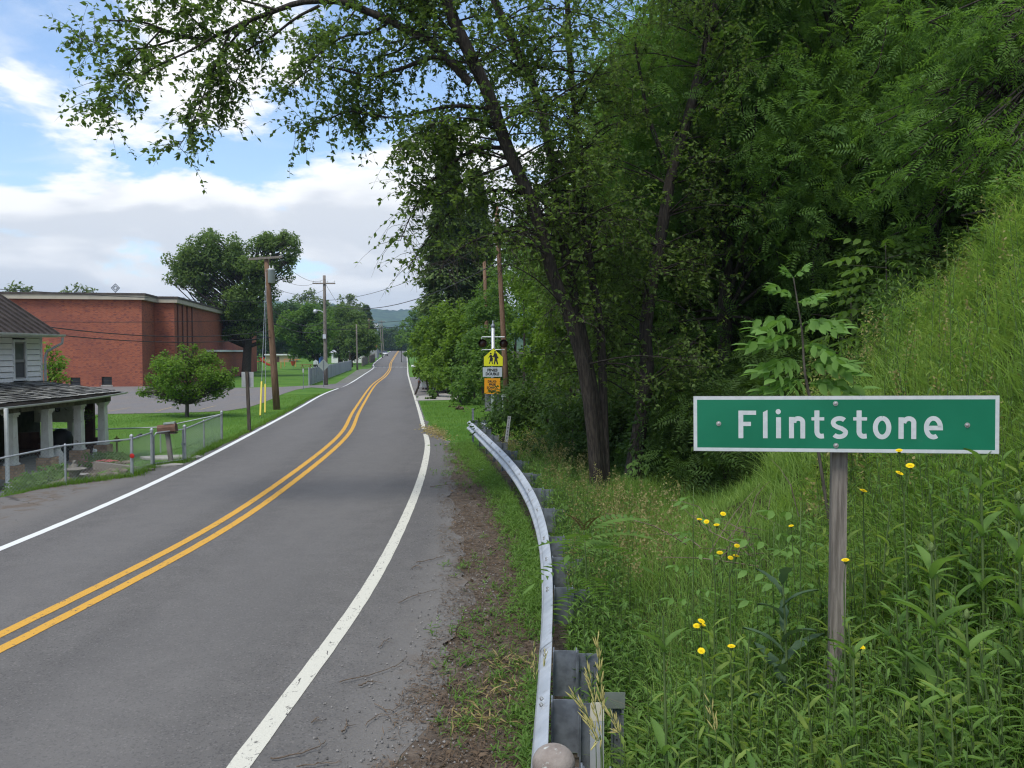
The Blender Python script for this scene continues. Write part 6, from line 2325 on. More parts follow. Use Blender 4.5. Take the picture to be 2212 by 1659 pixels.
def forest():
    spots = []
    # (pixel x of the trunk, distance, kind, scale, label)
    rows = [(21.5, [(1560, 'locust_a', .95), (1790, 'locust_a', 1.0), (2010, 'locust_a', .9)]),
            (25.0, [(1430, 'broad_b', .9), (1570, 'locust_a', 1.0), (1690, 'broad_a', 1.0), (1900, 'locust_a', 1.1), (2130, 'broad_a', .95)]),
            (30.0, [(1400, 'broad_b', .95), (1500, 'broad_a', .95), (1640, 'broad_a', 1.1), (1770, 'locust_a', 1.2), (2010, 'broad_b', 1.1), (2230, 'locust_a', 1.0)]),
            (36.5, [(1335, 'broad_a', .85), (1450, 'broad_b', 1.15), (1620, 'broad_a', 1.2), (1860, 'broad_b', 1.2), (2090, 'broad_a', 1.2), (2320, 'broad_b', 1.1)]),
            (46.0, [(1290, 'broad_b', .85), (1390, 'broad_a', 1.1), (1520, 'broad_b', 1.2), (1720, 'broad_a', 1.3), (1930, 'broad_b', 1.3), (2140, 'broad_a', 1.3)]),
            (60.0, [(1235, 'broad_a', .9), (1330, 'broad_b', 1.1), (1450, 'broad_a', 1.3)])]
    r = random.Random(77)
    used = set()
    first = {'locust_a': True, 'broad_a': True, 'broad_b': True}
    for Y, row in rows:
        for x, k, s in row:
            p = at(x, 760, Y)
            z = float(zg(p.x, p.y)) - .1
            where = ('over the left end of the sign' if x < 1600 else 'over the middle of the sign' if x < 1900 else 'over the right end of the sign') if Y < 24 else ('in the middle of the wood' if Y < 40 else 'deep in the wood')
            lab = {'locust_a': 'feathery-leaved locust tree on the dark wooded slope, ', 'broad_a': 'dense broad-leaved tree on the dark wooded slope, ', 'broad_b': 'small-leaved bushy tree on the dark wooded slope, '}[k] + where
            grp = {'locust_a': 'locust trees on the wooded slope', 'broad_a': 'broad-leaved trees on the wooded slope', 'broad_b': 'bushy trees on the wooded slope'}[k] + ' ' + where
            if first[k]:
                o = PROTO[k]; first[k] = False
                o.location = (p.x, p.y, z); o.rotation_euler = (0, 0, r.uniform(0, 6)); o.scale = (s, s, s)
                o['label'] = lab; o['group'] = grp
            else:
                copy_tree(PROTO[k], None, (p.x, p.y, z), r.uniform(0, 6.28), (s * r.uniform(.92, 1.08), s * r.uniform(.92, 1.08), s), lab, grp)
    # overhanging locust on the bank to the right, with a bare dark limb over the grass
    p = Vector((11.5, 14.8, 0)); p.z = float(zg(p.x, p.y))
    copy_tree(PROTO['locust_a'], None, p, 2.2, (.95, .95, .85), 'locust tree at the top right whose limbs overhang the grassy bank')
    # understorey: low dark bushes along the edge of the wood
    rr = np.random.default_rng(61)
    cl = sub_clumps(rr, (0, 0, 1.0), (1.7, 1.5, 1.1), 16, .35, .5)
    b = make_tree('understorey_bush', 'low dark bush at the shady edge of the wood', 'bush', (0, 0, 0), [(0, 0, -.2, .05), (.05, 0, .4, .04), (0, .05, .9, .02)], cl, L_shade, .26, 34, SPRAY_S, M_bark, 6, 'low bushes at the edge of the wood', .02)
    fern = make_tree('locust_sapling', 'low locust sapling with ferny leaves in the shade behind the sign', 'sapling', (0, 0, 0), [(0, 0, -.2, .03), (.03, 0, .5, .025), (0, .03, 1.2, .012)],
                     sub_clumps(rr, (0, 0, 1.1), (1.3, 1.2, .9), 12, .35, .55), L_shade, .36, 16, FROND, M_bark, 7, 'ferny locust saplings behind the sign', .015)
    bs = [(1490, 19.5, 1.1), (1580, 22, 1.3), (1680, 20.5, 1.0), (1820, 22, 1.3), (1960, 20, 1.2), (2080, 22, 1.2), (1440, 23, 1.4), (1240, 22, 1.0), (1180, 26, 1.1), (1900, 24, 1.5), (1750, 25, 1.5), (2180, 21, 1.2), (1610, 27, 1.6)]
    for i, (x, Y, s) in enumerate(bs):
        p = at(x, 900, Y); p.z = float(zg(p.x, p.y)) - .1
        if i == 0: b.location = p; b.scale = (s,) * 3
        else: copy_tree(b, None, p, i * 1.3, s)
    fs = [(1560, 17.0, 1.1), (1510, 18.0, 1.05), (1630, 17.6, 1.15), (1470, 19.0, .9), (1590, 19.6, 1.25), (1720, 18.5, 1.25)]
    for i, (x, Y, s) in enumerate(fs):
        p = at(x, 900, Y); p.z = float(zg(p.x, p.y)) - .1
        if i == 0: fern.location = p; fern.scale = (s,) * 3
        else: copy_tree(fern, None, p, i * 1.7, s)


forest()


def bank_shrubs():
    r = np.random.default_rng(66)
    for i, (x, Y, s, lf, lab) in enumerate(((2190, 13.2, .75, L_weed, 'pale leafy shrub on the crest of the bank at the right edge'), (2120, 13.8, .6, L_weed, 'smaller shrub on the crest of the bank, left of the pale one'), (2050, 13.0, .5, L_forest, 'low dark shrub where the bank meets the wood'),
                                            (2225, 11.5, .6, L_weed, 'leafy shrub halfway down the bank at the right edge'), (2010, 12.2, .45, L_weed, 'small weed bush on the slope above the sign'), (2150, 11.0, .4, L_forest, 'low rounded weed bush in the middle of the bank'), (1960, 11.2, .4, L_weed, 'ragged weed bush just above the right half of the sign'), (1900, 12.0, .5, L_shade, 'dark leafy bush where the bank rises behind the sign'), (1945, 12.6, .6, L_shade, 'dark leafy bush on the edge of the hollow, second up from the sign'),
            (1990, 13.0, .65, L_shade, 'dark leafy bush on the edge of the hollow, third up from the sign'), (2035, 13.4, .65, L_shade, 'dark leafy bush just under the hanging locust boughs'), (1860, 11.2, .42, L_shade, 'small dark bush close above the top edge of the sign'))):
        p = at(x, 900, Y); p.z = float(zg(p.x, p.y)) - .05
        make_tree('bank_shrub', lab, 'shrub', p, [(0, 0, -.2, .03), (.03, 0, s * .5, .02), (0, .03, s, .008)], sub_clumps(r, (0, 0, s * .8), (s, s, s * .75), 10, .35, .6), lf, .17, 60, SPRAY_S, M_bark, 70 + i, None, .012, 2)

    # locust on the bank outside the picture, its boughs hanging in at the upper right
    f = Vector((10.2, 13.4, 0)); f.z = float(zg(f.x, f.y)) - .1
    cl = []
    for x, y, Y, R in ((2190, 300, 12.6, .85), (2130, 330, 12.9, .7), (2070, 290, 13.3, .8), (2010, 350, 13.6, .65), (2150, 210, 13.2, .9), (2060, 180, 13.8, .9), (1960, 260, 14.2, .8), (1930, 400, 14.4, .6), (2200, 110, 13.0, 1.0), (2110, 60, 13.6, 1.0), (2210, 400, 12.4, .5), (2080, 400, 13.2, .45), (1980, 470, 14.3, .5)):
        c = at(x, y, Y) - f
        cl += sub_clumps(r, tuple(c), (R, R, R * .6), 6, .4, .6)
    make_tree('overhanging_locust', 'feathery locust boughs hanging in over the top of the bank at the upper right', 'tree', f, [(0, 0, -.3, .16), (-.1, 0, 2.0, .13), (-.3, 0, 3.6, .10), (-.5, 0, 5.2, .05)], cl, L_locust, .34, 13, FROND, M_bark, 88, None, .04, 1)


bank_shrubs()


# ------------------------------------------------------------------ trees from their outline: clumps measured in the photograph
def px_tree(name, label, foot_px, Y, z0, clumps, leaf, size, density, seed, trunk_r, cat='tree', tmpl=QUAD, sub=7, bark=None, group=None, depth=.8, trunk_top=None, fork=None):
    r = np.random.default_rng(seed)
    f = at(foot_px[0], foot_px[1], Y); f.z = z0
    out = []
    k = Y / FPX
    for (x, y, rp) in clumps:
        c = at(x, y, Y) - f
        R = rp * k
        c.y += r.uniform(-depth, depth) * R
        out += sub_clumps(r, tuple(c), (R, R * 1.1, R * .92), sub, .42, .62)
    top = at(*(trunk_top or (foot_px[0], min(c[1] for c in clumps) + 30)), Y) - f
    trunk = [(0, 0, -.2, trunk_r), (top.x * .25, 0, top.z * .3, trunk_r * .8), (top.x * .6, 0, top.z * .62, trunk_r * .55), (top.x, 0, top.z, trunk_r * .15)]
    t = make_tree(name, label, cat, f, trunk, out, leaf, size, density, tmpl, bark or M_bark, seed, group, trunk_r * .22, 1)
    return t


# small round maple on the lawn
px_tree('lawn_maple', 'small round bright-green tree on the lawn by the car park', (404, 901), 40.8, 0.0,
        [(405, 780, 34), (365, 790, 32), (330, 830, 24), (318, 845, 14), (440, 790, 34), (470, 812, 30), (495, 815, 16), (400, 820, 45), (360, 835, 32), (440, 835, 36), (405, 850, 32), (470, 840, 20), (345, 790, 18), (420, 752, 10), (322, 815, 12), (500, 835, 10), (395, 750, 9), (356, 765, 10), (310, 850, 8), (455, 770, 10), (508, 800, 8)],
        L_maple, .125, 62, 14, .10, sub=9, bark=M_bark2, trunk_top=(405, 800))
# big spreading tree at the end of the school
px_tree('spreading_tree', 'big spreading dark tree at the end of the school building', (531, 814), 107, 0.0,
        [(372, 596, 30), (395, 570, 36), (425, 548, 40), (455, 530, 34), (490, 545, 40), (470, 580, 45), (415, 595, 34), (530, 560, 42), (565, 535, 34), (595, 520, 28), (620, 510, 22), (632, 535, 22), (628, 565, 20), (600, 570, 34),
         (560, 590, 42), (510, 610, 48), (575, 625, 26), (540, 645, 42), (495, 650, 34), (530, 690, 36), (558, 670, 20), (505, 695, 26), (475, 690, 16), (440, 615, 22), (450, 655, 18), (430, 690, 10), (490, 720, 14), (435, 640, 18), (570, 700, 14), (565, 740, 10)],
        L_elm, .34, 12, 15, .62, sub=9, trunk_top=(548, 590))
# leafy shrub between the house and the school
px_tree('yard_shrub', 'tall yellow-green shrub behind the corner of the white house', (105, 850), 34, -.3,
        [(108, 755, 14), (112, 775, 20), (120, 800, 20), (135, 790, 12), (115, 820, 22), (100, 800, 16), (140, 815, 14), (150, 806, 8)], L_maple, .15, 34, 16, .05, sub=6)
# trees whose tops show above the school
px_tree('distant_treetop', 'pale treetop above the left end of the school roof', (40, 760), 170, 0, [(12, 625, 14), (38, 622, 16), (62, 630, 14), (25, 650, 20), (55, 650, 22), (85, 640, 8), (40, 690, 30)], L_pale, .7, 2.0, 17, .35, sub=6, group='treetops above the school roof')
px_tree('distant_treetop', 'pale thin treetop above the school roof right of the other one', (165, 760), 170, 0, [(165, 622, 10), (150, 630, 12), (180, 630, 13), (200, 634, 10), (130, 635, 9), (165, 650, 24), (165, 690, 30)], L_pale, .7, 2.0, 18, .35, sub=6, group='treetops above the school roof')
# row of trees along the playground and road
row = [('round dark tree with a black trunk, first of the row past the school', (683, 800), 150., [(630, 690, 26), (660, 680, 30), (690, 690, 28), (650, 715, 34), (690, 720, 34), (620, 720, 24), (665, 745, 28), (640, 748, 24), (700, 750, 22), (612, 700, 14)], L_forest),
       ('dark tree behind the lamp pole, second of the row', (735, 786), 185., [(720, 690, 28), (745, 680, 30), (770, 695, 24), (735, 720, 34), (765, 725, 26), (710, 740, 24), (750, 750, 26), (780, 740, 14)], L_elm),
       ('smaller bushy tree with a leaning trunk at the end of the row', (757, 783), 170., [(775, 720, 20), (795, 725, 18), (765, 735, 20), (800, 745, 16), (780, 750, 18), (810, 735, 12), (790, 762, 10)], L_elm),
       ('tall shaded tree behind the first of the row', (600, 790), 260., [(600, 690, 30), (625, 670, 24), (590, 720, 34), (612, 745, 28), (575, 740, 24)], L_forest)]
for i, (lab, f, Y, cl, lf) in enumerate(row):
    px_tree('roadside_tree', lab, f, Y, float(zroad(Y)) if i else 0.0, cl, lf, .48, 8.5, 30 + i, .55, sub=8, group='row of trees past the school', depth=.6)
px_tree('pale_tall_tree', 'pale thin-crowned tree rising behind the lamp pole', (672, 760), 300., 1.0, [(665, 640, 16), (685, 655, 20), (650, 655, 18), (675, 675, 26), (700, 668, 18), (640, 672, 16), (630, 662, 10)], L_pale, .9, 1.6, 41, .4, sub=6, group='pale trees behind the row', depth=.6)
px_tree('pale_tall_tree', 'pale wispy tree just left of the dark conifer', (752, 760), 300., 1.0, [(760, 645, 14), (745, 655, 18), (770, 660, 18), (755, 675, 24), (735, 672, 14), (785, 668, 10)], L_pale, .9, 1.5, 42, .4, sub=6, group='pale trees behind the row', depth=.6)


def conifer(label, foot, H, R, seed, n=5200, droop=.35, mat=None, name='conifer', size=.55, low=.0):
    r = np.random.default_rng(seed)
    t = thing(name, label, 'tree', foot)
    MB().tube([(0, 0, -.3), (0, 0, H * .5), (0, 0, H)], [R * .06, R * .04, .02], 8).build('trunk', M_bark, t, True)
    h = low + (1 - low) * r.random(n) ** .8
    lay = np.clip(np.floor(h * 22) / 22 + r.normal(0, .016, n), 0, 1)
    rad_ = R * (1 - lay) ** .85 * r.uniform(.35, 1.0, n) * (.9 + .18 * np.sin(lay * 60 + 1))
    a = r.uniform(0, 2 * PI, n)
    P = np.stack([np.cos(a) * rad_, np.sin(a) * rad_, H * (.06 + .94 * lay) - droop * rad_], 1)
    D = np.stack([np.cos(a), np.sin(a), np.full(n, -.9)], 1) + r.normal(0, .25, (n, 3))
    N = np.stack([np.cos(a) * .4, np.sin(a) * .4, np.ones(n)], 1) + r.normal(0, .3, (n, 3))
    leafcloud('needles', P, N, size, mat or L_spruce, t, QUAD, D=D, seed=seed)
    return t


p = at(792, 770, 290.); p.z = 1.5
conifer('dark pointed conifer towering over the small trees by the far road', p, at(792, 657, 290.).z - 1.5, 5.5, 3, size=1.0)
# drooping spruce behind the leaves of the leaning tree
p = at(968, 800, 82.); p.z = 0
conifer('tall drooping spruce behind the hanging leaves, beside the road', p, 24.5, 4.4, 5, 20000, .5, None, 'spruce', .5, .3)
p = at(1030, 800, 84.); p.z = 0
conifer('second drooping spruce, just right of the tall one', p, 21.0, 4.2, 6, 15000, .5, None, 'spruce', .5, .3)

# ------------------------------------------------------------------ right side: vine-covered hedge and tree masses
def mass(name, label, cat, spots, leaf, size, density, seed, tmpl=QUAD, sub=12, kmin=.25, kmax=.42, lean=.7):
    """ivy-clad thicket: several stems and uneven clumps at real places (x, y, z, radius)"""
    r = np.random.default_rng(seed)
    cx = sum(s[0] for s in spots) / len(spots); cy = sum(s[1] for s in spots) / len(spots)
    f = Vector((cx, cy, float(zg(cx, cy))))
    t = thing(name, label, cat, f)
    cl = []
    mb = MB()
    for (x, y, z, R) in spots:
        R = np.asarray(R if hasattr(R, '__len__') else (R, R, R), float)
        c = (x - f.x, y - f.y, z - f.z)
        cl += sub_clumps(r, c, R, sub, kmin, kmax)
        mb.tube(polyline([(c[0] + r.uniform(-.5, .5), c[1], -.3), (c[0] + r.uniform(-.3, .3), c[1], c[2] * .5), c], 6), [.09, .08, .07, .06, .04, .02], 5)
    mb.build('stems', M_bark, t)
    P, N = clump_leaves(r, cl, density, lean)
    leafcloud('foliage', P, N, size, leaf, t, tmpl, seed=seed)
    return t


def W(x, y, Y, rpx):
    q = at(x, y, Y)
    return (q.x, q.y, q.z, rpx * Y / FPX)


mass('vine_thicket', 'bright-green vines draped over a thicket right beside the road', 'thicket',
     [W(905, 730, 72, 24), W(930, 715, 70, 34), W(960, 700, 68, 38), W(990, 680, 66, 36), W(925, 760, 70, 34), W(960, 750, 68, 46), W(930, 795, 66, 32), W(955, 800, 64, 40), W(985, 770, 64, 46), W(1000, 720, 64, 44)],
     L_vine, .30, 17, 51, QUAD, 22, .28, .46)
mass('dark_thicket', 'dark overgrown thicket between the vines and the crossing signal', 'thicket',
     [W(1010, 800, 52, 44), W(1000, 845, 50, 34), W(1030, 760, 54, 46), W(1040, 830, 50, 46), W(1060, 790, 52, 50), W(1030, 700, 56, 44), W(1075, 740, 54, 50), W(1015, 740, 55, 34), W(1090, 820, 51, 44), W(1060, 660, 56, 50)],
     L_forest, .23, 26, 52, QUAD, 14)
mass('leafy_bank', 'mid-green leafy thicket right of the crossing signal below the trees', 'thicket',
     [W(1150, 800, 38, 42), W(1180, 760, 37, 56), W(1165, 700, 39, 52), W(1190, 830, 33, 50), W(1146, 862, 40, 30), W(1220, 880, 30, 44), W(1160, 640, 42, 50), W(1130, 600, 50, 46), W(1200, 690, 38, 60), W(1180, 900, 31, 32), W(1240, 800, 31, 46)],
     L_vine, .17, 44, 53, QUAD, 13)
mass('back_thicket', 'tall leafy thicket closing the view behind the crossing signal', 'thicket',
     [W(1105, 700, 63, 62), W(1120, 800, 62, 60), W(1140, 610, 66, 66), W(1085, 620, 70, 60), W(1060, 850, 60, 40), W(1150, 700, 60, 60), W(1120, 540, 70, 60), W(1165, 520, 66, 66)],
     L_forest, .34, 12, 60, QUAD, 16)
mass('roadside_trees', 'rounded dark tree crown over the right edge of the far road', 'tree',
     [W(868, 735, 205, 16), W(880, 700, 200, 22), W(905, 680, 190, 26), W(930, 665, 180, 30), W(895, 740, 190, 24), W(920, 730, 170, 32), W(960, 680, 170, 34), W(885, 765, 185, 14), W(940, 640, 185, 16)],
     L_forest, .62, 6, 54, QUAD, 10)
mass('small_bush', 'small round dark bush at the corner of the concrete driveway', 'bush', [W(930, 850, 56, 12), W(926, 860, 56, 9), W(936, 858, 56, 9)], L_forest, .13, 90, 55, QUAD, 10)
mass('hanging_vines', 'yellow-green vines hanging low over the hidden white car', 'thicket', [W(925, 805, 60, 20), W(950, 815, 59, 24), W(905, 800, 62, 12), W(975, 820, 58, 22)], L_vine, .26, 22, 57, QUAD, 16, .3, .5)
mass('sumac_clump', 'bright yellow-green shrub clump behind the far end of the guardrail', 'shrub',
     [W(1110, 925, 26, 22), W(1140, 920, 25.5, 26), W(1170, 935, 25, 26), W(1090, 942, 25.5, 18), W(1200, 950, 24, 20), W(1130, 950, 25, 30), W(1170, 965, 24, 24), W(1225, 940, 23, 18)], L_vine, .17, 44, 56, SPRAY_S, 8)
mass('grassy_clump', 'tangle of brownish-green weeds at the foot of the crossing signal', 'shrub', [W(1050, 905, 36, 16), W(1075, 895, 37, 18), W(1035, 915, 33, 12), W(1060, 920, 34, 14)], L_weed, .15, 50, 58, SPRAY_S, 8)
mass('dead_brush', 'heap of dry brown brush beside the end of the guardrail', 'brush', [W(996, 888, 46, 14), W(1003, 898, 44, 10), W(985, 880, 48, 9)], L_dead, .20, 50, 59, QUAD, 8)

# ------------------------------------------------------------------ wood at the back of the valley
def far_woods():
    r = np.random.default_rng(91)
    cl = sub_clumps(r, (0, 0, 7.5), (6.2, 6.2, 6.5), 26, .28, .45)
    t = make_tree('valley_tree', 'round-crowned tree of the wood across the valley floor', 'tree', (0, 0, 0), [(0, 0, -1, .35), (0, 0, 4, .28), (0, 0, 8, .15), (0, 0, 11, .05)], cl, L_far, 1.0, 1.9, QUAD, M_bark, 92, 'trees of the valley wood', .1, 0)
    k = 0
    pts = []
    rr = random.Random(12)
    for Y, x0, x1, st in ((250, 556, 650, 17), (290, 560, 720, 26), (330, 700, 800, 24), (420, 560, 846, 22), (465, 822, 872, 11), (560, 800, 930, 13), (700, 780, 960, 12)):
        x = x0
        while x < x1:
            pts.append((x + rr.uniform(-5, 5), Y + rr.uniform(-15, 15)))
            x += st * rr.uniform(.8, 1.2)
    for x, Y in pts:
        p = at(x, 760, Y)
        p.z = float(zroad(Y)) if Y < 340 else (1.5 if Y < 500 else -1 + (Y - 500) * .03)
        s = rr.uniform(.75, 1.1) * (1.05 if Y < 300 else 1.0) * (1.25 if Y > 500 else 1)
        if 800 < x < 875 and Y < 450: s *= .55
        sc = (s * rr.uniform(.9, 1.15), s * rr.uniform(.9, 1.15), s)
        if k == 0: t.location = p; t.scale = sc
        else: copy_tree(t, None, p, rr.uniform(0, 6), sc)
        k += 1


far_woods()
# ------------------------------------------------------------------ grass, weeds and flowers near the viewer
def in_poly(X, Y, poly):
    c = np.zeros(len(X), bool)
    n = len(poly)
    for i in range(n):
        x0, y0 = poly[i]; x1, y1 = poly[(i + 1) % n]
        if y0 == y1: continue
        m = ((y0 > Y) != (y1 > Y)) & (X < (x1 - x0) * (Y - y0) / (y1 - y0) + x0)
        c ^= m
    return c


def ground_points(r, n, x0, x1, y0, y1, keep, power=1.0):
    X = r.uniform(x0, x1, n)
    Y = y0 + (y1 - y0) * r.random(n) ** power
    k = keep(X, Y)
    X, Y = X[k], Y[k]
    return np.stack([X, Y, zg(X, Y) - .01], 1)


LOT = gpx((180, 898), (231, 895), (339, 893), (430, 891), (490, 888), (535, 881), (570, 870), (588, 862), (612, 851), (640, 842), (672, 837), (716, 840.5), (738, 838), (757, 828), (668, 833), (474, 838.5), (330, 832)) + [(-60, 73), (-60, 40)]


def lawns():
    r = np.random.default_rng(101)
    lawn = lambda X, Y: (X < asph_l(Y) - .04) & ~in_poly(X, Y, LOT) & ~((X < -13.0) & (Y < 29.6)) & ~((X < -10.5) & (X > -13.6) & (Y < 26.5) & (Y > 18.5))
    P = ground_points(r, 90000, -24, -9, 15, 62, lawn, 1.3)
    o = blade_mesh('lawn_grass', P, r.uniform(.05, .10, len(P)), (0, 0, 0), .012, L_lawn, seed=1, segs=2, curl=.9)
    tag(o, 'mown green lawn between the road and the car park', kind='stuff')
    # taller ragged fringe along the edge of the asphalt and along the fence
    Y = 17 + 45 * r.random(9000) ** 1.2
    X = asph_l(Y) + r.normal(-.10, .09, len(Y))
    k = X < asph_l(Y) + .03
    X, Y = X[k], Y[k]
    Pf = np.stack([X, Y, zg(X, Y) - .01], 1)
    Pn = []
    for a, b in zip([(-11.2, 18.6), (-10.43, 19.97), (-9.47, 21.3), (-9.68, 23.0), (-9.2, 24.06), (-9.68, 26.9)], [(-10.43, 19.97), (-9.47, 21.3), (-9.68, 23.0), (-9.2, 24.06), (-9.68, 26.9), (-10.1, 29.8)]):
        t = r.random(900)[:, None]
        q = np.array(a) * (1 - t) + np.array(b) * t + r.normal(0, .10, (900, 2))
        Pn.append(np.stack([q[:, 0], q[:, 1], zg(q[:, 0], q[:, 1]) - .01], 1))
    Pf = np.concatenate([Pf] + Pn)
    o = blade_mesh('verge_grass', Pf, r.uniform(.08, .19, len(Pf)), (0, 0, 0), .013, L_lawn, seed=2, segs=2, curl=1.0)
    tag(o, 'ragged green grass along the left road edge and garden fence', kind='stuff')
    patch = lambda X, Y: (X > asph_r(Y) + .05) & (X < 1.5 - .06 * (Y - 30)) & (Y > 30.3 + .9 * np.sin(X * 1.3))
    P = ground_points(r, 26000, -6, 1.5, 30, 53, patch)
    o = blade_mesh('grass_patch', P, r.uniform(.05, .12, len(P)), (0, 0, 0), .014, L_lawn, seed=3, segs=2, curl=.9)
    tag(o, 'short green grass patch right of the road beyond the guardrail', kind='stuff')
    # clippings blown on to the road
    n = 900
    Y = r.normal(33.0, 1.4, n); X = asph_r(Y) + r.normal(-.05, .22, n)
    P = np.stack([X, Y, np.full(n, .02)], 1)
    o = leafcloud('dry_clippings', P, r.normal(0, .2, (n, 3)) + [0, 0, 1], .10, L_straw, None, QUAD, D=r.normal(0, 1, (n, 3)) * [1, 1, .1])
    tag(o, 'straw-coloured grass clippings on the road edge by the grass patch', kind='stuff')


lawns()


L_mix = leafmat('mixed_bank_leaf', (0.060, 0.125, 0.022), (0.230, 0.330, 0.085), 0.42, big=0.9)


def meadow():
    r = np.random.default_rng(111)
    rx = lambda Y: rail_x(np.minimum(Y, 30))
    back = lambda X, Y: (X > rx(Y) + .30) & ~((X > -1.2) & (X < .3) & (Y < 4.2))
    # tall soft grass over the whole bank: finer and denser near the viewer
    P = ground_points(r, 60000, .3, 8.5, 4.2, 20, lambda X, Y: back(X, Y) & (X < .9 + .66 * Y) & (X > -.02 * Y), 1.35)
    d = P[:, 1]
    n = np.sin(P[:, 0] * 1.1 + 2 * np.sin(P[:, 1] * .7)) + np.sin(P[:, 1] * 1.7 - P[:, 0] * .8)
    H = (.34 + .10 * n) * r.uniform(.7, 1.35, len(P))
    H = np.maximum(H, .15)
    tuft = unit(np.stack([np.sin(np.floor(P[:, 0] * 3.3) * 12.9 + np.floor(P[:, 1] * 3.1) * 78.2), np.cos(np.floor(P[:, 0] * 3.3) * 37.7 + np.floor(P[:, 1] * 3.1) * 11.1), P[:, 0] * 0], 1)) * 1.3
    o = blade_mesh('tall_grass', P, H, tuft + [-.5, -.3, 0], .0095, L_grass, seed=4, segs=4, curl=1.15)
    tag(o, 'long soft bright-green grass lying over the bank behind the sign', kind='stuff')
    P = ground_points(r, 46000, 2.4, 10.5, 5, 17.5, lambda X, Y: (X > .30 * Y) & (X < .9 + .66 * Y), 1.0)
    hv = .75 + .35 * np.sin(P[:, 0] * 1.9 + 2 * np.sin(P[:, 1] * 1.3)) + .25 * np.sin(P[:, 1] * 3.1 + P[:, 0])
    o = blade_mesh('bank_grass', P, np.maximum(r.uniform(.3, .8, len(P)) * hv, .12), unit(np.stack([np.sin(np.floor(P[:, 0] * 2.9) * 12.9 + np.floor(P[:, 1] * 2.3) * 78.2), np.cos(np.floor(P[:, 0] * 2.9) * 37.7 + np.floor(P[:, 1] * 2.3) * 11.1), P[:, 0] * 0], 1)) * 1.6 + [-.5, -.3, 0], .012, L_grass, seed=14, segs=4, curl=1.3)
    tag(o, 'lush bright-green grass covering the steep bank at the right', kind='stuff')
    P = ground_points(r, 5200, 2.2, 10.5, 5, 17, lambda X, Y: (X > .34 * Y) & (X < .9 + .66 * Y), 1.0)
    tip, V, F = weed_stamp(r, P, r.uniform(.3, 1.1, len(P)) * r.uniform(.5, 1, len(P)), 12, .125, LANCE, .35)
    tag(npmesh('bank_weeds', V, F, L_mix), 'taller leafy weeds scattered over the steep bank', kind='stuff')
    P = ground_points(r, 900, 2.4, 10.5, 5.5, 17, lambda X, Y: (X > .36 * Y) & (X < .9 + .66 * Y), 1.0)
    tip, V, F = weed_stamp(r, P, r.uniform(.7, 1.4, len(P)), 20, .13, LANCE, .16)
    tag(npmesh('tall_bank_weeds', V, F, L_weed), 'tall slender weeds standing out of the bank grass', kind='stuff')
    V, F = stem_tubes(P, tip, .006, .002)
    tag(npmesh('bank_weed_stems', V, F, M_stem), 'stems of the tall slender bank weeds', kind='stuff')
    P = ground_points(r, 9000, .6, 4.6, 3.2, 7.2, lambda X, Y: (X > rx(Y) + .75) & (X < .75 + .64 * Y), 1.0)
    o = blade_mesh('weed_grass', P, r.uniform(.4, .95, len(P)), (-.4, -.3, 0), .007, L_grass, seed=15, segs=4, curl=.8)
    tag(o, 'thin grass blades growing up between the weeds by the sign', kind='stuff')
    P = P[:260]
    o = blade_mesh('dead_stalks', P, r.uniform(.4, .9, len(P)), (0, 0, 0), .006, L_straw, seed=16, segs=4, curl=1.2)
    tag(o, 'dead straw stalks caught among the weeds by the sign', kind='stuff')
    P = ground_points(r, 26000, -2.2, 3.2, 9, 26, lambda X, Y: back(X, Y) & ((X < rx(Y) + 1.1) | (Y > 15.5)) & (X < rx(Y) + 2.6), 1.0)
    o = blade_mesh('rank_grass', P, r.uniform(.25, .62, len(P)), (-.4, -.4, 0), .011, L_weed, seed=5, segs=3, curl=.9)
    tag(o, 'rank dark-green grass behind the guardrail', kind='stuff')
    P = ground_points(r, 20000, 2, 14, 13, 30, lambda X, Y: X < .62 * Y + 1, 1.0)
    o = blade_mesh('shade_grass', P, r.uniform(.25, .6, len(P)), (-.5, -.4, 0), .016, L_weed, seed=6, segs=3, curl=1.0)
    tag(o, 'shaded grass in the hollow under the trees', kind='stuff')
    # brownish seed heads standing above the grass
    P = ground_points(r, 1500, -1.6, 3.0, 8.5, 24, lambda X, Y: back(X, Y) & (X < rx(Y) + 1.7), 1.1)
    P2 = ground_points(r, 420, 2.6, 9, 6.0, 15, lambda X, Y: X > .33 * Y + .2)
    P = np.concatenate([P, P2])
    m = len(P)
    H = r.uniform(.55, .95, m)
    a = r.uniform(0, 2 * PI, m)
    lean = np.stack([np.cos(a) * .20 - .08, np.sin(a) * .20, np.zeros(m)], 1)
    tips = P + lean * H[:, None] + np.stack([np.zeros(m), np.zeros(m), H], 1)
    k = 22
    t = r.random((m, k))
    Q = P[:, None, :] * (t * .30)[..., None] + tips[:, None, :] * (1 - t * .30)[..., None] + r.normal(0, .026, (m, k, 3)) * (.4 + t)[..., None]
    Q[..., 2] -= .03 * t
    Q = Q.reshape(-1, 3)
    o = leafcloud('seed_heads', Q, r.normal(0, 1, Q.shape), .034, L_seed, None, QUAD, D=r.normal(0, .5, Q.shape) + [0, 0, .5])
    tag(o, 'feathery brownish grass seed heads behind the guardrail', kind='stuff')
    o = blade_mesh('seed_stalks', P, H * .97, (0, 0, 0), .004, L_seed, seed=7, segs=3, curl=.2)
    tag(o, 'thin straw-coloured grass stalks behind the guardrail', kind='stuff')



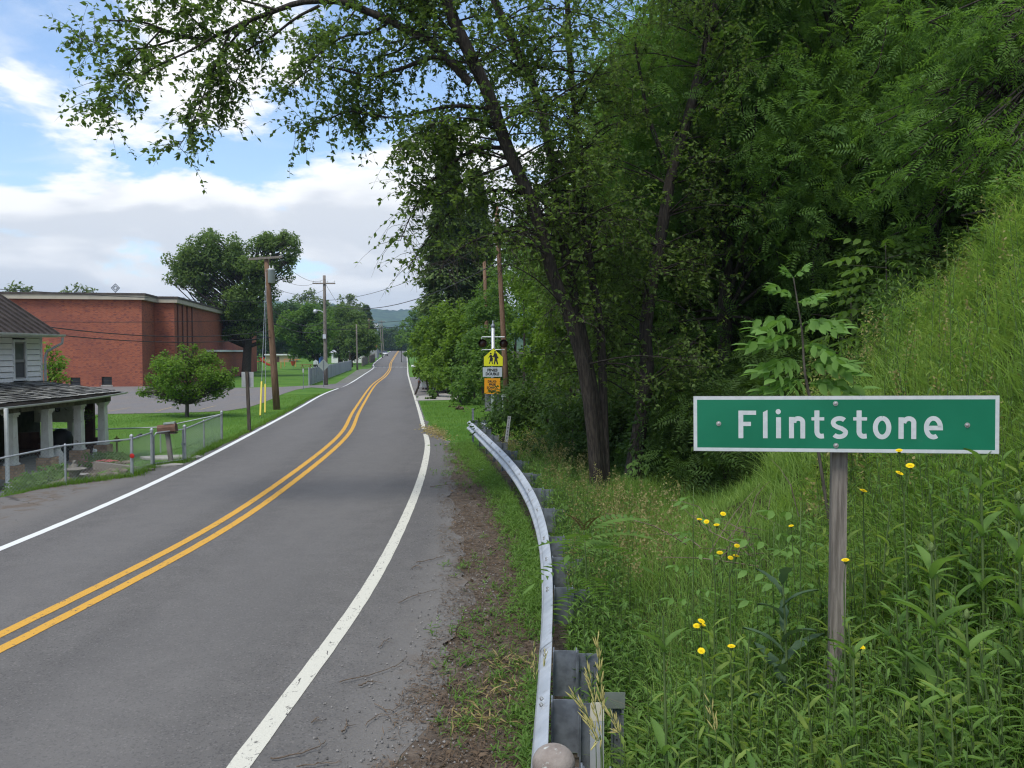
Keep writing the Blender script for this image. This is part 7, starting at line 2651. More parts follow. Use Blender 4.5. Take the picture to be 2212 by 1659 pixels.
def stalk_leaf(L=1.0, wid=.22, droop=.35, fold=.05, rows=5):
    """long pointed leaf with a folded midrib, as a template along x"""
    V = []
    for i in range(rows):
        f = i / (rows - 1)
        w = wid * (math.sin(PI * min(1, (f * .86 + .12))) ** .8) * (1 if i < rows - 1 else .02)
        z = .28 * f - droop * f * f
        V += [(f * L, w / 2, z + fold), (f * L, 0, z), (f * L, -w / 2, z + fold)]
    F = []
    for i in range(rows - 1):
        a = i * 3
        F += [(a, a + 3, a + 4, a + 1), (a + 1, a + 4, a + 5, a + 2)]
    return np.array(V, float), np.array(F)


LANCE = stalk_leaf(1.0, .20, .42)
BROAD = stalk_leaf(1.0, .36, .5)
TEASEL = stalk_leaf(1.0, .24, .62, .07, 6)


def toothed_leaf(rows=9):
    V = []
    for i in range(rows):
        f = i / (rows - 1)
        w = .26 * math.sin(PI * min(1, f * .9 + .08)) ** .8 * (1.0 if i % 2 else .62)
        if i == rows - 1: w = .01
        z = .25 * f - .5 * f * f
        V += [(f, w / 2, z + .05), (f, 0, z), (f, -w / 2, z + .05)]
    F = []
    for i in range(rows - 1):
        a = i * 3
        F += [(a, a + 3, a + 4, a + 1), (a + 1, a + 4, a + 5, a + 2)]
    return np.array(V, float), np.array(F)


TOOTH = toothed_leaf()


def weed_stamp(r, P, H, n_leaf, size, tmpl, lean=.12):
    """upright weeds: returns stem tubes data and leaf frames for many plants at once"""
    m = len(P)
    a = r.uniform(0, 2 * PI, m)
    tip = P + np.stack([np.cos(a) * lean * H, np.sin(a) * lean * H, H], 1)
    Ps, Ns, Ds, Sz = [], [], [], []
    for k in range(n_leaf):
        f = (.08 + .90 * (k + r.uniform(-.3, .3, m)) / n_leaf)[:, None]
        q = P * (1 - f) + tip * f
        b = a + k * 2.4 + r.normal(0, .4, m)
        el = .25 + .75 * f[:, 0]
        d = np.stack([np.cos(b), np.sin(b), el * .9], 1)
        nn = np.stack([-np.cos(b) * el, -np.sin(b) * el, np.ones(m)], 1) + r.normal(0, .25, (m, 3))
        Ps.append(q); Ds.append(d); Ns.append(nn)
        Sz.append(size * (1.05 - .55 * f[:, 0]) * r.uniform(.7, 1.25, m))
    V, F = stamp(np.concatenate(Ps), np.concatenate(Ns), np.concatenate(Ds), np.concatenate(Sz), tmpl)
    return tip, V, F


def stem_tubes(P, T, r0, r1):
    m = len(P)
    V = np.zeros((m, 2, 3, 3))
    for k in range(3):
        o = np.array([math.cos(k * 2.094), math.sin(k * 2.094), 0])
        V[:, 0, k] = P + o * r0
        V[:, 1, k] = T + o * r1
    b = np.arange(m)[:, None] * 6
    F = np.concatenate([np.concatenate([b + k, b + (k + 1) % 3, b + 3 + (k + 1) % 3, b + 3 + k], 1) for k in range(3)])
    return V.reshape(-1, 3), F


meadow()


def weeds():
    r = np.random.default_rng(131)
    # weed cover too dense to count
    keep = lambda X, Y: (X > rail_x(Y) + .42) & (X < .75 + .64 * Y) & ((X > .12 * Y) | (Y < 4.6)) & ~((np.hypot(X - .52, Y - 5.2) < .28) & (Y < 5.3))
    P = ground_points(r, 3400, .4, 5.0, 3.1, 7.4, keep, 1.2)
    dens = np.exp(-((P[:, 0] - 2.4) / 2.2) ** 2) * (1.15 - (P[:, 1] - 3.3) / 5.5)
    P = P[r.random(len(P)) < dens]
    H = r.uniform(.45, 1.05, len(P))
    tip, V, F = weed_stamp(r, P, H, 17, .118, TOOTH)
    o = npmesh('weed_cover', V, F, L_weed)
    tag(o, 'dense waist-high green weeds round the foot of the sign post', kind='stuff')
    V, F = stem_tubes(P, tip, .0045, .002)
    tag(npmesh('weed_stems', V, F, M_stem), 'thin green stems of the dense weeds', kind='stuff')
    # low leafy weeds on both sides of the guardrail
    Y = 4.6 + 24 * r.random(4600) ** 1.0
    off = -np.abs(r.normal(0, .05 + .012 * Y, len(Y))) - .05
    X = rail_x(Y) + off
    thin = ((np.sin(Y * 2.1) * .5 + np.sin(Y * .9 + 2) * .5 > -.35) | (Y > 9)) & ((r.random(len(Y)) < .5) | (Y > 10))
    X, Y = X[thin], Y[thin]
    P = np.stack([X, Y, zg(X, Y) - .01], 1)
    H = r.uniform(.10, .34, len(P)) * np.clip(1 - np.abs(X - rail_x(Y)) / 1.3, .35, 1)
    k = r.random(len(P)) < .55
    tip, V, F = weed_stamp(r, P[k], H[k], 8, .10, LANCE, .3)
    tag(npmesh('shoulder_weeds', V, F, L_weed), 'low green weeds growing along the foot of the guardrail', kind='stuff')
    o = blade_mesh('shoulder_grass', P[~k], H[~k] * 1.15, (-.2, -.2, 0), .009, L_weed, seed=8, segs=3, curl=.9)
    tag(o, 'green grass tufts along the foot of the guardrail', kind='stuff')
    # leafy weeds directly behind the rail
    Y = 4.3 + 15 * r.random(2600) ** 1.0
    X = rail_x(Y) + .12 + np.abs(r.normal(.2, .3, len(Y)))
    k = (X > rail_x(Y) + .2 + .2 * (Y < 6.4)) & (np.hypot(X - .5, Y - 5.5) > .75)
    P = np.stack([X[k], Y[k], zg(X[k], Y[k]) - .01], 1)
    H = r.uniform(.4, 1.02, len(P)) * np.where(P[:, 1] < 6.6, .7, 1)
    tip, V, F = weed_stamp(r, P, H, 13, .13, TOOTH)
    tag(npmesh('rail_weeds', V, F, L_weed), 'upright leafy weeds close behind the guardrail', kind='stuff')
    V, F = stem_tubes(P, tip, .0045, .002)
    tag(npmesh('rail_weed_stems', V, F, M_stem), 'stems of the weeds close behind the guardrail', kind='stuff')
    # green tufts out in the brown debris
    C_ = [(-.35, 9.9), (-.5, 9.3), (-.15, 8.7), (-.55, 8.4), (-.2, 7.9), (-.45, 7.5), (-.1, 7.2), (-.35, 6.9), (.0, 8.1), (-.05, 6.6), (-.6, 12.3), (-1.35, 23.6), (-1.5, 22.6), (-1.62, 21.5), (-1.5, 26.5), (-1.1, 25.5), (-1.2, 19.8), (-.2, 11.0), (.05, 10.2), (-.1, 9.4), (-.75, 27.3), (-1.65, 24.7)]
    Ps = []
    for cx, cy in C_:
        q = np.array([cx, cy]) + r.normal(0, .10 + .008 * cy, (34, 2))
        Ps.append(np.stack([q[:, 0], q[:, 1], zg(q[:, 0], q[:, 1])], 1))
    P = np.concatenate(Ps)
    k = r.random(len(P)) < .4
    tip, V, F = weed_stamp(r, P[k], r.uniform(.05, .16, k.sum()), 6, .085, LANCE, .3)
    tag(npmesh('tuft_weeds', V, F, L_weed), 'small green weeds dotted over the brown shoulder debris', kind='stuff')
    o = blade_mesh('tuft_grass', P[~k], r.uniform(.06, .20, (~k).sum()), (0, 0, 0), .007, L_lawn, seed=9, segs=3, curl=.9)
    tag(o, 'small grass tufts dotted over the brown shoulder debris', kind='stuff')


weeds()


def ground_at_px(x, y, Y):
    q = at(x, y, Y)
    return Vector((q.x, q.y, float(zg(q.x, q.y))))


def one_mesh_leaf(tmpl, mat):
    me = bpy.data.meshes.new('leaf')
    me.from_pydata([tuple(v) for v in tmpl[0]], [], [tuple(f) for f in tmpl[1]])
    finish(me, mat, True)
    return me


ME_LANCE = one_mesh_leaf(LANCE, L_weed)
ME_TOOTH = one_mesh_leaf(TOOTH, L_weed)
ME_TEASEL = one_mesh_leaf(TEASEL, L_weed)
ME_BLUE = one_mesh_leaf(toothed_leaf(7), L_blue)


def leaf_obj(me, parent, p, d, n, s, name='leaf'):
    d = Vector(d).normalized(); n = Vector(n)
    n = (n - d * n.dot(d)).normalized()
    b = n.cross(d)
    M = Matrix(((d.x, b.x, n.x, p[0]), (d.y, b.y, n.y, p[1]), (d.z, b.z, n.z, p[2]), (0, 0, 0, 1)))
    o = link(name, me, parent)
    o.matrix_local = M @ Matrix.Diagonal((s, s, s, 1))
    return o


def flower_head(size):
    """yellow many-petalled head with its green cup"""
    m = MB()
    n = 18
    for ring, (l, z, off) in enumerate(((1.0, .10, 0), (.72, .22, .17), (.42, .30, .1))):
        for k in range(n - ring * 4):
            a = 2 * PI * k / (n - ring * 4) + off
            c, s = math.cos(a), math.sin(a)
            w = .16 * l + .05
            m.add([(0, 0, .06 + .03 * ring), (c * l * .6 - s * w, s * l * .6 + c * w, z), (c * l, s * l, z - .05), (c * l * .6 + s * w, s * l * .6 - c * w, z)], [(0, 1, 2, 3)])
    me = bpy.data.meshes.new('flower_head')
    me.from_pydata([tuple(Vector(v) * size) for v in m.v], [], m.f)
    finish(me, L_yellow)
    return me


ME_FLOWER = flower_head(.021)


def cup_mesh():
    m = MB().lathe([(.002, -.022), (.008, -.016), (.0095, -.004), (.007, .003)], 8)
    me = bpy.data.meshes.new('cup'); me.from_pydata(m.v, [], m.f); finish(me, M_stem, True)
    return me


ME_CUP = cup_mesh()


def yellow_flowers():
    r = random.Random(9)
    plants = [([(1942, 973), (1943, 1022), (1966, 1006)], 4.15, 'overlapping the lower edge of the green sign'), ([(1865, 1060)], 4.9, 'just right of the sign post below the panel'),
              ([(1562, 1110), (1511, 1122), (1526, 1127), (1548, 1134)], 5.9, 'with four heads in the shaded grass left of the post'), ([(1592, 1179), (1555, 1194), (1590, 1201), (1578, 1205)], 5.2, 'with four heads on a leaning stalk above the bright grass'),
              ([(1826, 1210)], 4.2, 'standing in front of the sign post'), ([(1709, 1136)], 5.6, 'among the sapling leaves left of the post'),
              ([(1515, 1342), (1505, 1352), (1517, 1350)], 4.6, 'with three small heads in a tight bunch at lower left'), ([(1580, 1396)], 4.2, 'with one big head beside the bluish leaves'),
              ([(1515, 1406)], 4.3, 'with one head below the tight bunch'), ([(1859, 1397)], 3.9, 'with one big head right of the post foot')]
    for heads, Y, lab in plants:
        hx = sum(h[0] for h in heads) / len(heads)
        g = ground_at_px(hx + r.uniform(-10, 30), 1300, Y + .12)
        t = thing('hawksbeard', 'tall yellow-flowered weed ' + lab, 'wildflower', g, 0, 'yellow wildflowers round the sign')
        H = [at(x, y, Y + .02 * i) - g for i, (x, y) in enumerate(heads)]
        low = min(h.z for h in H)
        base = Vector((0, 0, -.03))
        node = Vector((sum(h.x for h in H) / len(H) * .75, sum(h.y for h in H) / len(H) * .75, max(low - .12, low * .6)))
        sm = MB().tube(polyline([base, node * .5 + Vector((.02, 0, .0)), node], 7), [.0055, .005, .005, .0045, .004, .004, .0035], 6, caps=False)
        for h in H: sm.tube(polyline([node, (node + h) / 2 + Vector((0, 0, -.015)), h + Vector((0, 0, -.02))], 5), .0022, 5, caps=False)
        so = sm.build('stem', M_stem, t, True)
        for i, h in enumerate(H):
            tilt = Matrix.Rotation(r.uniform(.1, .65), 4, 'X') @ Matrix.Rotation(r.uniform(-.3, .3), 4, 'Y') @ Matrix.Rotation(r.uniform(0, 3), 4, 'Z')
            s = r.uniform(.85, 1.15)
            f = link('flower', ME_FLOWER, t); f.matrix_local = Matrix.Translation(h) @ tilt @ Matrix.Diagonal((s, s, s, 1))
            c = link('cup', ME_CUP, f)
        for k in range(9):
            f = .12 + .8 * k / 9
            p = node * f
            a = k * 2.4 + r.uniform(-.4, .4)
            leaf_obj(ME_TOOTH, t, p, (math.cos(a), math.sin(a), .5), (-math.cos(a) * .5, -math.sin(a) * .5, 1), (.17 - .09 * f) * r.uniform(.8, 1.2))


yellow_flowers()


def teasel(foot, tip, nodes, size, label, head=True, r=random.Random(3)):
    g = Vector(foot)
    t = thing('teasel', label, 'wild plant', g, 0, 'teasels right of the sign post')
    T = Vector(tip) - g
    pts = polyline([Vector((0, 0, -.03)), T * .5 + Vector((.012, .01, 0)), T], 9)
    MB().tube(pts, [.009, .0085, .008, .0075, .007, .0065, .006, .005, .0045], 7, caps=False).build('stem', M_stem, t, True)
    if head:
        m = MB().lathe([(.004, -.008), (.010, .0), (.0125, .012), (.010, .028), (.004, .038), (.001, .041)], 10, T)
        h = m.build('seed_head', pmat('teasel_head', (.11, .17, .05), .7, col2=(.15, .22, .07), scale=90, bump=.5), t, True)
        for k in range(7):
            a = k * .9
            q = MB().tube([T + Vector((.008 * math.cos(a), .008 * math.sin(a), -.002)), T + Vector((.022 * math.cos(a), .022 * math.sin(a), .008)), T + Vector((.028 * math.cos(a), .028 * math.sin(a), .03))], [.002, .0016, .0006], 4)
            q.build('bract', M_stem, h)
    for i, f in enumerate(nodes):
        p = T * f
        a0 = i * PI / 2 + r.uniform(-.3, .3) + .2
        for s in (0, PI):
            a = a0 + s
            el = .75 + .6 * f
            leaf_obj(ME_TEASEL, t, p, (math.cos(a), math.sin(a), el), (-math.cos(a) * el, -math.sin(a) * el, 1), size * (1.1 - .45 * f) * r.uniform(.9, 1.15))
    return t


def teasels():
    A = lambda x, y, Y: at(x, y, Y)
    teasel(ground_at_px(2046, 1500, 3.95), A(2012, 1190, 3.9), (.25, .48, .72, .90), .30, 'tall teasel with paired upright leaves right of the sign post')
    teasel(ground_at_px(2104, 1500, 3.7), A(2088, 1335, 3.65), (.3, .58, .84), .25, 'shorter teasel with a pale green pointed head, right of the tall one')
    teasel(ground_at_px(1850, 1500, 3.8), A(1843, 1395, 3.8), (.35, .65, .95), .22, 'small teasel leaning against the foot of the sign post', False)
    teasel(ground_at_px(2215, 1400, 3.9), A(2200, 1080, 3.85), (.22, .42, .62, .8, .93), .28, 'teasel at the very right edge, taller than the others')
    teasel(ground_at_px(2130, 1300, 4.5), A(2118, 985, 4.45), (.3, .5, .7, .86, .96), .24, 'slim dark teasel standing right of the green panel', False)
    teasel(ground_at_px(1445, 1500, 4.0), A(1432, 1330, 3.95), (.3, .62, .9), .26, 'young teasel left of the yellow flowers, near the guardrail', False)
    teasel(ground_at_px(1990, 1600, 3.45), A(1985, 1490, 3.4), (.3, .6, .9), .24, 'broad-leaved young teasel at the lower right among the weeds', False)


teasels()


def sow_thistle():
    r = random.Random(4)
    g = ground_at_px(1700, 1400, 4.9)
    t = thing('blue_leaved_plant', 'bluish broad-leaved plant just left of the sign post', 'wild plant', g)
    T = at(1690, 1240, 4.9) - g
    MB().tube(polyline([(0, 0, -.03), T * .5 + Vector((.02, 0, 0)), T], 7), [.011, .010, .009, .008, .007, .006, .004], 7).build('stem', M_stem, t, True)
    for k in range(16):
        f = .15 + .85 * k / 16
        a = k * 2.4
        leaf_obj(ME_BLUE, t, T * f, (math.cos(a), math.sin(a), .55 + .5 * f), (-math.cos(a) * .7, -math.sin(a) * .7, 1), r.uniform(.26, .38) * (1.15 - .4 * f))


sow_thistle()


def individual_weeds():
    """the nearest leafy weeds, each a plant of its own"""
    r = random.Random(17)
    nr = np.random.default_rng(17)
    protos = []
    for k in range(5):
        t = thing('leafy_weed', 'upright green weed with narrow leaves in the dense growth round the sign', 'weed', (0, 0, 0), 0, 'narrow-leaved weeds round the sign')
        H = .55 + .07 * k
        T = Vector((r.uniform(-.08, .08), r.uniform(-.08, .08), H))
        pts = polyline([(0, 0, -.03), T * .5 + Vector((r.uniform(-.02, .02), 0, 0)), T], 6)
        MB().tube(pts, [.006, .0055, .005, .0045, .0035, .002], 6, caps=False).build('stem', M_stem, t, True)
        V = []
        n = 16
        P = np.array([[T.x * f, T.y * f, T.z * f] for f in [.1 + .88 * i / n for i in range(n)]])
        a = np.arange(n) * 2.4 + r.random() * 6
        el = .3 + .6 * np.arange(n) / n
        D = np.stack([np.cos(a), np.sin(a), el], 1)
        N = np.stack([-np.cos(a) * el, -np.sin(a) * el, np.ones(n)], 1)
        S = (.19 - .10 * np.arange(n) / n) * nr.uniform(.8, 1.2, n)
        V, F = stamp(P, N, D, S, TOOTH if k % 2 else LANCE)
        npmesh('leaves', V, F, L_mix if k in (1, 4) else L_weed, t, True)
        protos.append(t)
    spots = []
    tries = 0
    while len(spots) < 170 and tries < 4000:
        tries += 1
        Y = r.uniform(3.3, 5.6)
        x = r.uniform(1360, 2230)
        q = at(x, 1400, Y)
        if q.x < rail_x(Y) + .5: continue
        if any((q.x - a) ** 2 + (q.y - b) ** 2 < .008 for a, b in spots): continue
        if at(x, 1400, Y).z and float(zg(q.x, q.y)) + .5 > at(x, 1010, Y).z: continue
        spots.append((q.x, q.y))
    for i, (x, y) in enumerate(spots):
        z = float(zg(x, y))
        s = r.uniform(.9, 1.5)
        if i < 5:
            o = protos[i]; o.location = (x, y, z); o.rotation_euler = (0, 0, r.uniform(0, 6)); o.scale = (s,) * 3
        else:
            copy_tree(protos[i % 5], None, (x, y, z), r.uniform(0, 6), s)


individual_weeds()


# ------------------------------------------------------------------ ash saplings: each feather leaf is a piece of its own
def feather_leaf(pairs=3, mat=None, droop=.35, ls=.40, hang=1.35):
    V, F = [], []
    T = LEAF6
    def add(p, d, n, s):
        t, b, nn = frames(np.array([n], float), np.array([d], float))
        base = len(V)
        for q in T[0]: V.append(np.array(p) + s * (t[0] * q[0] + b[0] * q[1] * 1.05 + nn[0] * q[2]))
        F.extend([tuple(i + base for i in f) for f in T[1]])
    for i in range(pairs):
        x = .34 + .50 * i / max(pairs - 1, 1)
        z = -droop * x * x
        for s in (-1, 1):
            add((x, s * .01, z), (.38, s * .85, -hang * .75), (.1, s * hang * .55, 1), ls * (1 - .08 * abs(i - 1)))
    add((.93, 0, -droop * .9), (1, 0, -.6), (.5, 0, 1), ls * 1.1)
    base = len(V)
    for x in (0, .5, .95):
        for dy in (-.008, .008): V.append(np.array([x, dy, -droop * x * x]))
    F += [(base, base + 2, base + 3, base + 1), (base + 2, base + 4, base + 5, base + 3)]
    me = bpy.data.meshes.new('leaf')
    fs = [tuple(dict.fromkeys(f)) for f in F]
    me.from_pydata([tuple(v) for v in V], [], fs)
    finish(me, mat, True)
    return me


ME_ASH = feather_leaf(3, L_ash, .75, .42, 1.9)
ME_ASH2 = feather_leaf(2, L_ash, .25, .44)
ME_ASHD = feather_leaf(3, L_forest, .3, .36)  # darker leaf for saplings under the canopy, their shade put into the colour


def ash_sapling():
    Y = 7.3
    g = ground_at_px(1812, 1000, Y)
    t = thing('ash_sapling', 'young ash sapling with drooping pale-green feather leaves rising behind the sign', 'sapling', g)
    sp = [g - g] + [at(x, y, Y) - g for x, y in ((1756, 900), (1738, 800), (1733, 720), (1722, 650), (1714, 600))]
    MB().tube(polyline(sp, 14), [.016 - .0009 * i for i in range(14)], 7).build('stem', M_bark2, t, True)
    r = random.Random(2)
    L = [(1716, 640, -1, .62, .28), (1722, 655, 1, .60, .28), (1722, 690, -1, .4, .36), (1726, 700, 1, .5, .38), (1728, 735, -1, .55, .44), (1733, 745, 1, .3, .40), (1735, 780, -1, .35, .46), (1737, 790, 1, .6, .44),
         (1740, 820, -1, .3, .46), (1742, 828, 1, .45, .46), (1746, 855, -1, .1, .44), (1748, 862, 1, .3, .46), (1750, 885, -1, .2, .40), (1750, 890, 1, .1, .42), (1714, 602, -1, 1.3, .16), (1714, 600, 1, 1.3, .17)]
    for (x, y, s, el, ln) in L:
        for k in range(5):
            dy = (-.95, -.2, .55, -.6, .15)[k] + r.uniform(-.3, .3)
            p = at(x, y, Y) - g
            leaf_obj(ME_ASH if ln > .3 else ME_ASH2, t, p, (s * r.uniform(.75, 1.0), dy, el + r.uniform(-.1, .15)), (-s * el * .5, -.2, 1), ln * .80 * r.uniform(.8, 1.12))


ash_sapling()


def shade_saplings():
    r = random.Random(6)
    for k, (x, Y, top, n, lab, s) in enumerate(((1905, 14.5, 520, 46, 'shaded ash sapling with layered leaves right of the bright one', .56), (1965, 15.0, 610, 26, 'low shaded ash sapling at the edge of the dark hollow', .52), (1830, 15.5, 640, 26, 'shaded ash sapling half hidden behind the bright one', .5))):
        g = ground_at_px(x, 900, Y)
        t = thing('shade_sapling', lab, 'sapling', g)
        T = at(x + 8, top, Y) - g
        MB().tube(polyline([(0, 0, -.1), T * .5 + Vector((.05, .0, 0)), T], 10), [.018 - .0013 * i for i in range(10)], 6).build('stem', M_bark2, t, True)
        for i in range(n):
            f = .38 + .62 * i / n
            a = i * 2.4 + r.uniform(-.3, .3)
            out = r.uniform(.1, .7) * (1.1 - .8 * (f - .38) / .62)
            p = T * f + Vector((math.cos(a) * out, math.sin(a) * out * .8, .05))
            leaf_obj(ME_ASHD, t, p, (math.cos(a), math.sin(a), .15 + .4 * (f > .9)), (-math.cos(a) * .2, -math.sin(a) * .2 - .15, 1), s * r.uniform(.8, 1.15))
        m = MB()
        for i in range(12):
            f = .4 + .05 * i; a = i * 2.4
            m.tube([T * f, T * f + Vector((math.cos(a) * .7, math.sin(a) * .55, .08))], [.006, .002], 4, caps=False)
        m.build('twigs', M_bark2, t)
    # young ash shoots in the weeds left of the post
    for k, (x, Y, top, lab) in enumerate(((1730, 5.3, 1085, 'young yellow-green ash shoot beside the sign post'), (1498, 6.6, 1050, 'small ash shoot standing alone in the shaded grass'), (1672, 5.6, 1130, 'low ash shoot with round leaves left of the sign post'))):
        g = ground_at_px(x, 1300, Y)
        t = thing('ash_shoot', lab, 'sapling', g)
        T = at(x, top, Y) - g
        MB().tube(polyline([(0, 0, -.03), T * .5, T], 6), [.007, .006, .005, .004, .003, .002], 6).build('stem', M_stem, t, True)
        for i in range(11):
            f = .4 + .6 * i / 11
            a = i * 2.2 + k
            leaf_obj(ME_ASH2, t, T * f, (math.cos(a), math.sin(a), .4), (-math.cos(a) * .3, -math.sin(a) * .3, 1), r.uniform(.15, .22))


shade_saplings()


def heaven_tree():
    """long many-fingered leaves hanging over the rail"""
    r = random.Random(12)
    me = None
    V, F = frond_template(9, .55)
    me = one_mesh_leaf((V, F), L_weed)
    red = one_mesh_leaf((V, F), leafmat('reddish_young_leaf', (.09, .06, .03), (.15, .10, .05), .3))
    g = ground_at_px(1268, 1300, 8.0)
    t = thing('tree_of_heaven', 'young tree with long ladder-like leaves hanging over the guardrail', 'sapling', g)
    T = at(1262, 1150, 8.0) - g
    MB().tube(polyline([(0, 0, -.05), T * .5 + Vector((.02, 0, 0)), T], 7), [.013, .012, .011, .010, .008, .007, .006], 7).build('stem', M_stem, t, True)
    for i, (dx, dy, dz, s, f) in enumerate(((-1, -.5, .25, .52, .80), (-.9, .3, .3, .50, .92), (.8, -.5, .35, .55, .88), (1, .1, .5, .60, .95), (.3, -1, .2, .46, .70), (-.4, -1, .35, .46, .98), (.5, .8, .5, .46, .85), (-.7, -.8, .0, .5, .62), (.95, .5, .65, .62, 1.0))):
        leaf_obj(me, t, T * f, (dx, dy, dz), (-dx * .4, -dy * .4, 1), s)
    for dx, dy in ((-.3, -.2), (.25, -.3)): leaf_obj(red, t, T, (dx, dy, 1.2), (-dx, -dy, .3), .22)


heaven_tree()


def brome():
    """pale seed spikes of grass right in front of the guardrail posts"""
    r = random.Random(31)
    me = bpy.data.meshes.new('spikelet')
    v = [(0, 0, 0), (.35, .055, .02), (.7, .045, .015), (1, 0, 0), (.7, -.045, .015), (.35, -.055, .02), (.35, 0, .06), (.7, 0, .045), (.35, 0, -.03), (.7, 0, -.02)]
    f = [(0, 6, 1), (0, 5, 6), (6, 7, 2, 1), (6, 5, 4, 7), (7, 3, 2), (7, 4, 3), (0, 1, 8), (0, 8, 5), (8, 1, 2, 9), (8, 9, 4, 5), (9, 2, 3), (9, 3, 4)]
    me.from_pydata(v, [], f); finish(me, L_seedy)
    def culm(label, foot_px, pts, Y, n, L):
        g = ground_at_px(foot_px[0], foot_px[1], Y)
        t = thing('brome_grass', label, 'grass', g, 0, 'pale seed spikes by the guardrail posts')
        P = [Vector((0, 0, -.02))] + [at(x, y, Y) - g for x, y in pts]
        q = polyline(P, 16)
        MB().tube(q, [.0022] * 16, 4, caps=False).build('culm', M_stem, t)
        for i in range(n):
            k = int(15 * (.50 + .5 * i / n)) if i < n - 1 else 15
            p = q[k]; ax = (q[min(k + 1, 15)] - q[k - 1]).normalized()
            a = r.uniform(0, 6.28)
            side = Vector((math.cos(a), math.sin(a) * .4, .1))
            d = ax * 1.0 + side * r.uniform(.15, .42)
            st = p + side * r.uniform(.0, .012)
            leaf_obj(me, t, st, d, (0, -1, .3), L * r.uniform(.8, 1.2), 'spikelet')
        return t
    culm('tallest pale grass seed spike in front of the guardrail posts', (1300, 1700), ((1302, 1600), (1298, 1500), (1291, 1385)), 4.35, 34, .062)
    culm('drooping pale grass seed spike left of the tallest one', (1285, 1700), ((1288, 1640), (1275, 1560), (1240, 1505)), 4.2, 26, .058)
    culm('pale grass seed spike leaning over the first post', (1296, 1700), ((1298, 1640), (1285, 1520), (1270, 1450)), 4.3, 24, .06)
    culm('pale grass seed spike at the right end of the posts', (1350, 1700), ((1342, 1640), (1335, 1580), (1318, 1540)), 4.1, 20, .055)
    culm('low bent grass seed spike in front of the flat marker', (1310, 1720), ((1300, 1640), (1290, 1600), (1268, 1555)), 4.0, 22, .052)
    culm('short straw spike on the road side of the rail, above the bolts', (1170, 1600), ((1170, 1500), (1174, 1450), (1178, 1415)), 6.4, 16, .05)
    culm('short dry spike on the road side of the rail, left of the other', (1158, 1600), ((1160, 1500), (1155, 1440), (1152, 1398)), 6.6, 14, .05)
    culm('pale seed spike standing alone below the yellow flowers', (1552, 1700), ((1548, 1640), (1543, 1570), (1535, 1520)), 3.9, 14, .055)


brome()


def dead_branches():
    r = np.random.default_rng(44)
    g = ground_at_px(1690, 1080, 8.2)
    t = thing('dead_brush', 'tangle of bare dry twigs on the grass behind the sign post', 'brush', g)
    m = MB()
    for k in range(46):
        a = r.uniform(0, 2 * PI)
        p = np.array([r.normal(0, .45), r.normal(0, .35), r.uniform(.0, .2)])
        d = unit(np.array([math.cos(a), math.sin(a) * .6, r.uniform(.2, 1.1)]))
        L = r.uniform(.35, 1.0)
        q = [p, p + d * L * .5 + r.normal(0, .05, 3), p + d * L + r.normal(0, .08, 3) - [0, 0, .1]]
        m.tube(polyline(q, 5), [.007, .006, .005, .003, .0015], 4, caps=False)
    m.build('twigs', M_twig, t)
    a, b = at(2100, 925, 9.0), at(2330, 760, 10.5)
    # bare limb reaching in from the right edge
    a, b = at(2076, 466, 13.0), at(2300, 395, 12.6)
    t = thing('bare_limb', 'dark bare limb reaching in over the grassy bank from the right edge', 'branch', b)
    mm = MB().tube(polyline([Vector((0, 0, 0)), (at(2212, 420, 12.8) - b), (at(2140, 452, 12.9) - b), a - b], 12), [.06 - .0045 * i for i in range(12)], 7)
    mm.build('limb', M_wood_dark, t, True)
    S = Shoots(71)
    S.fringe(polyline([Vector((0, 0, 0)), (at(2212, 420, 12.8) - b), a - b], 8), 12, (.3, .7), (5, 9), .8, .3, .3)
    S.done(t, L_locust, M_bark, .10, 'leaves', 'twigs')


dead_branches()

# ------------------------------------------------------------------ twigs and dead leaves on the shoulder
def zroad_top(x, y): return float(zr_mark(np.array([x]), np.array([y]))[0])


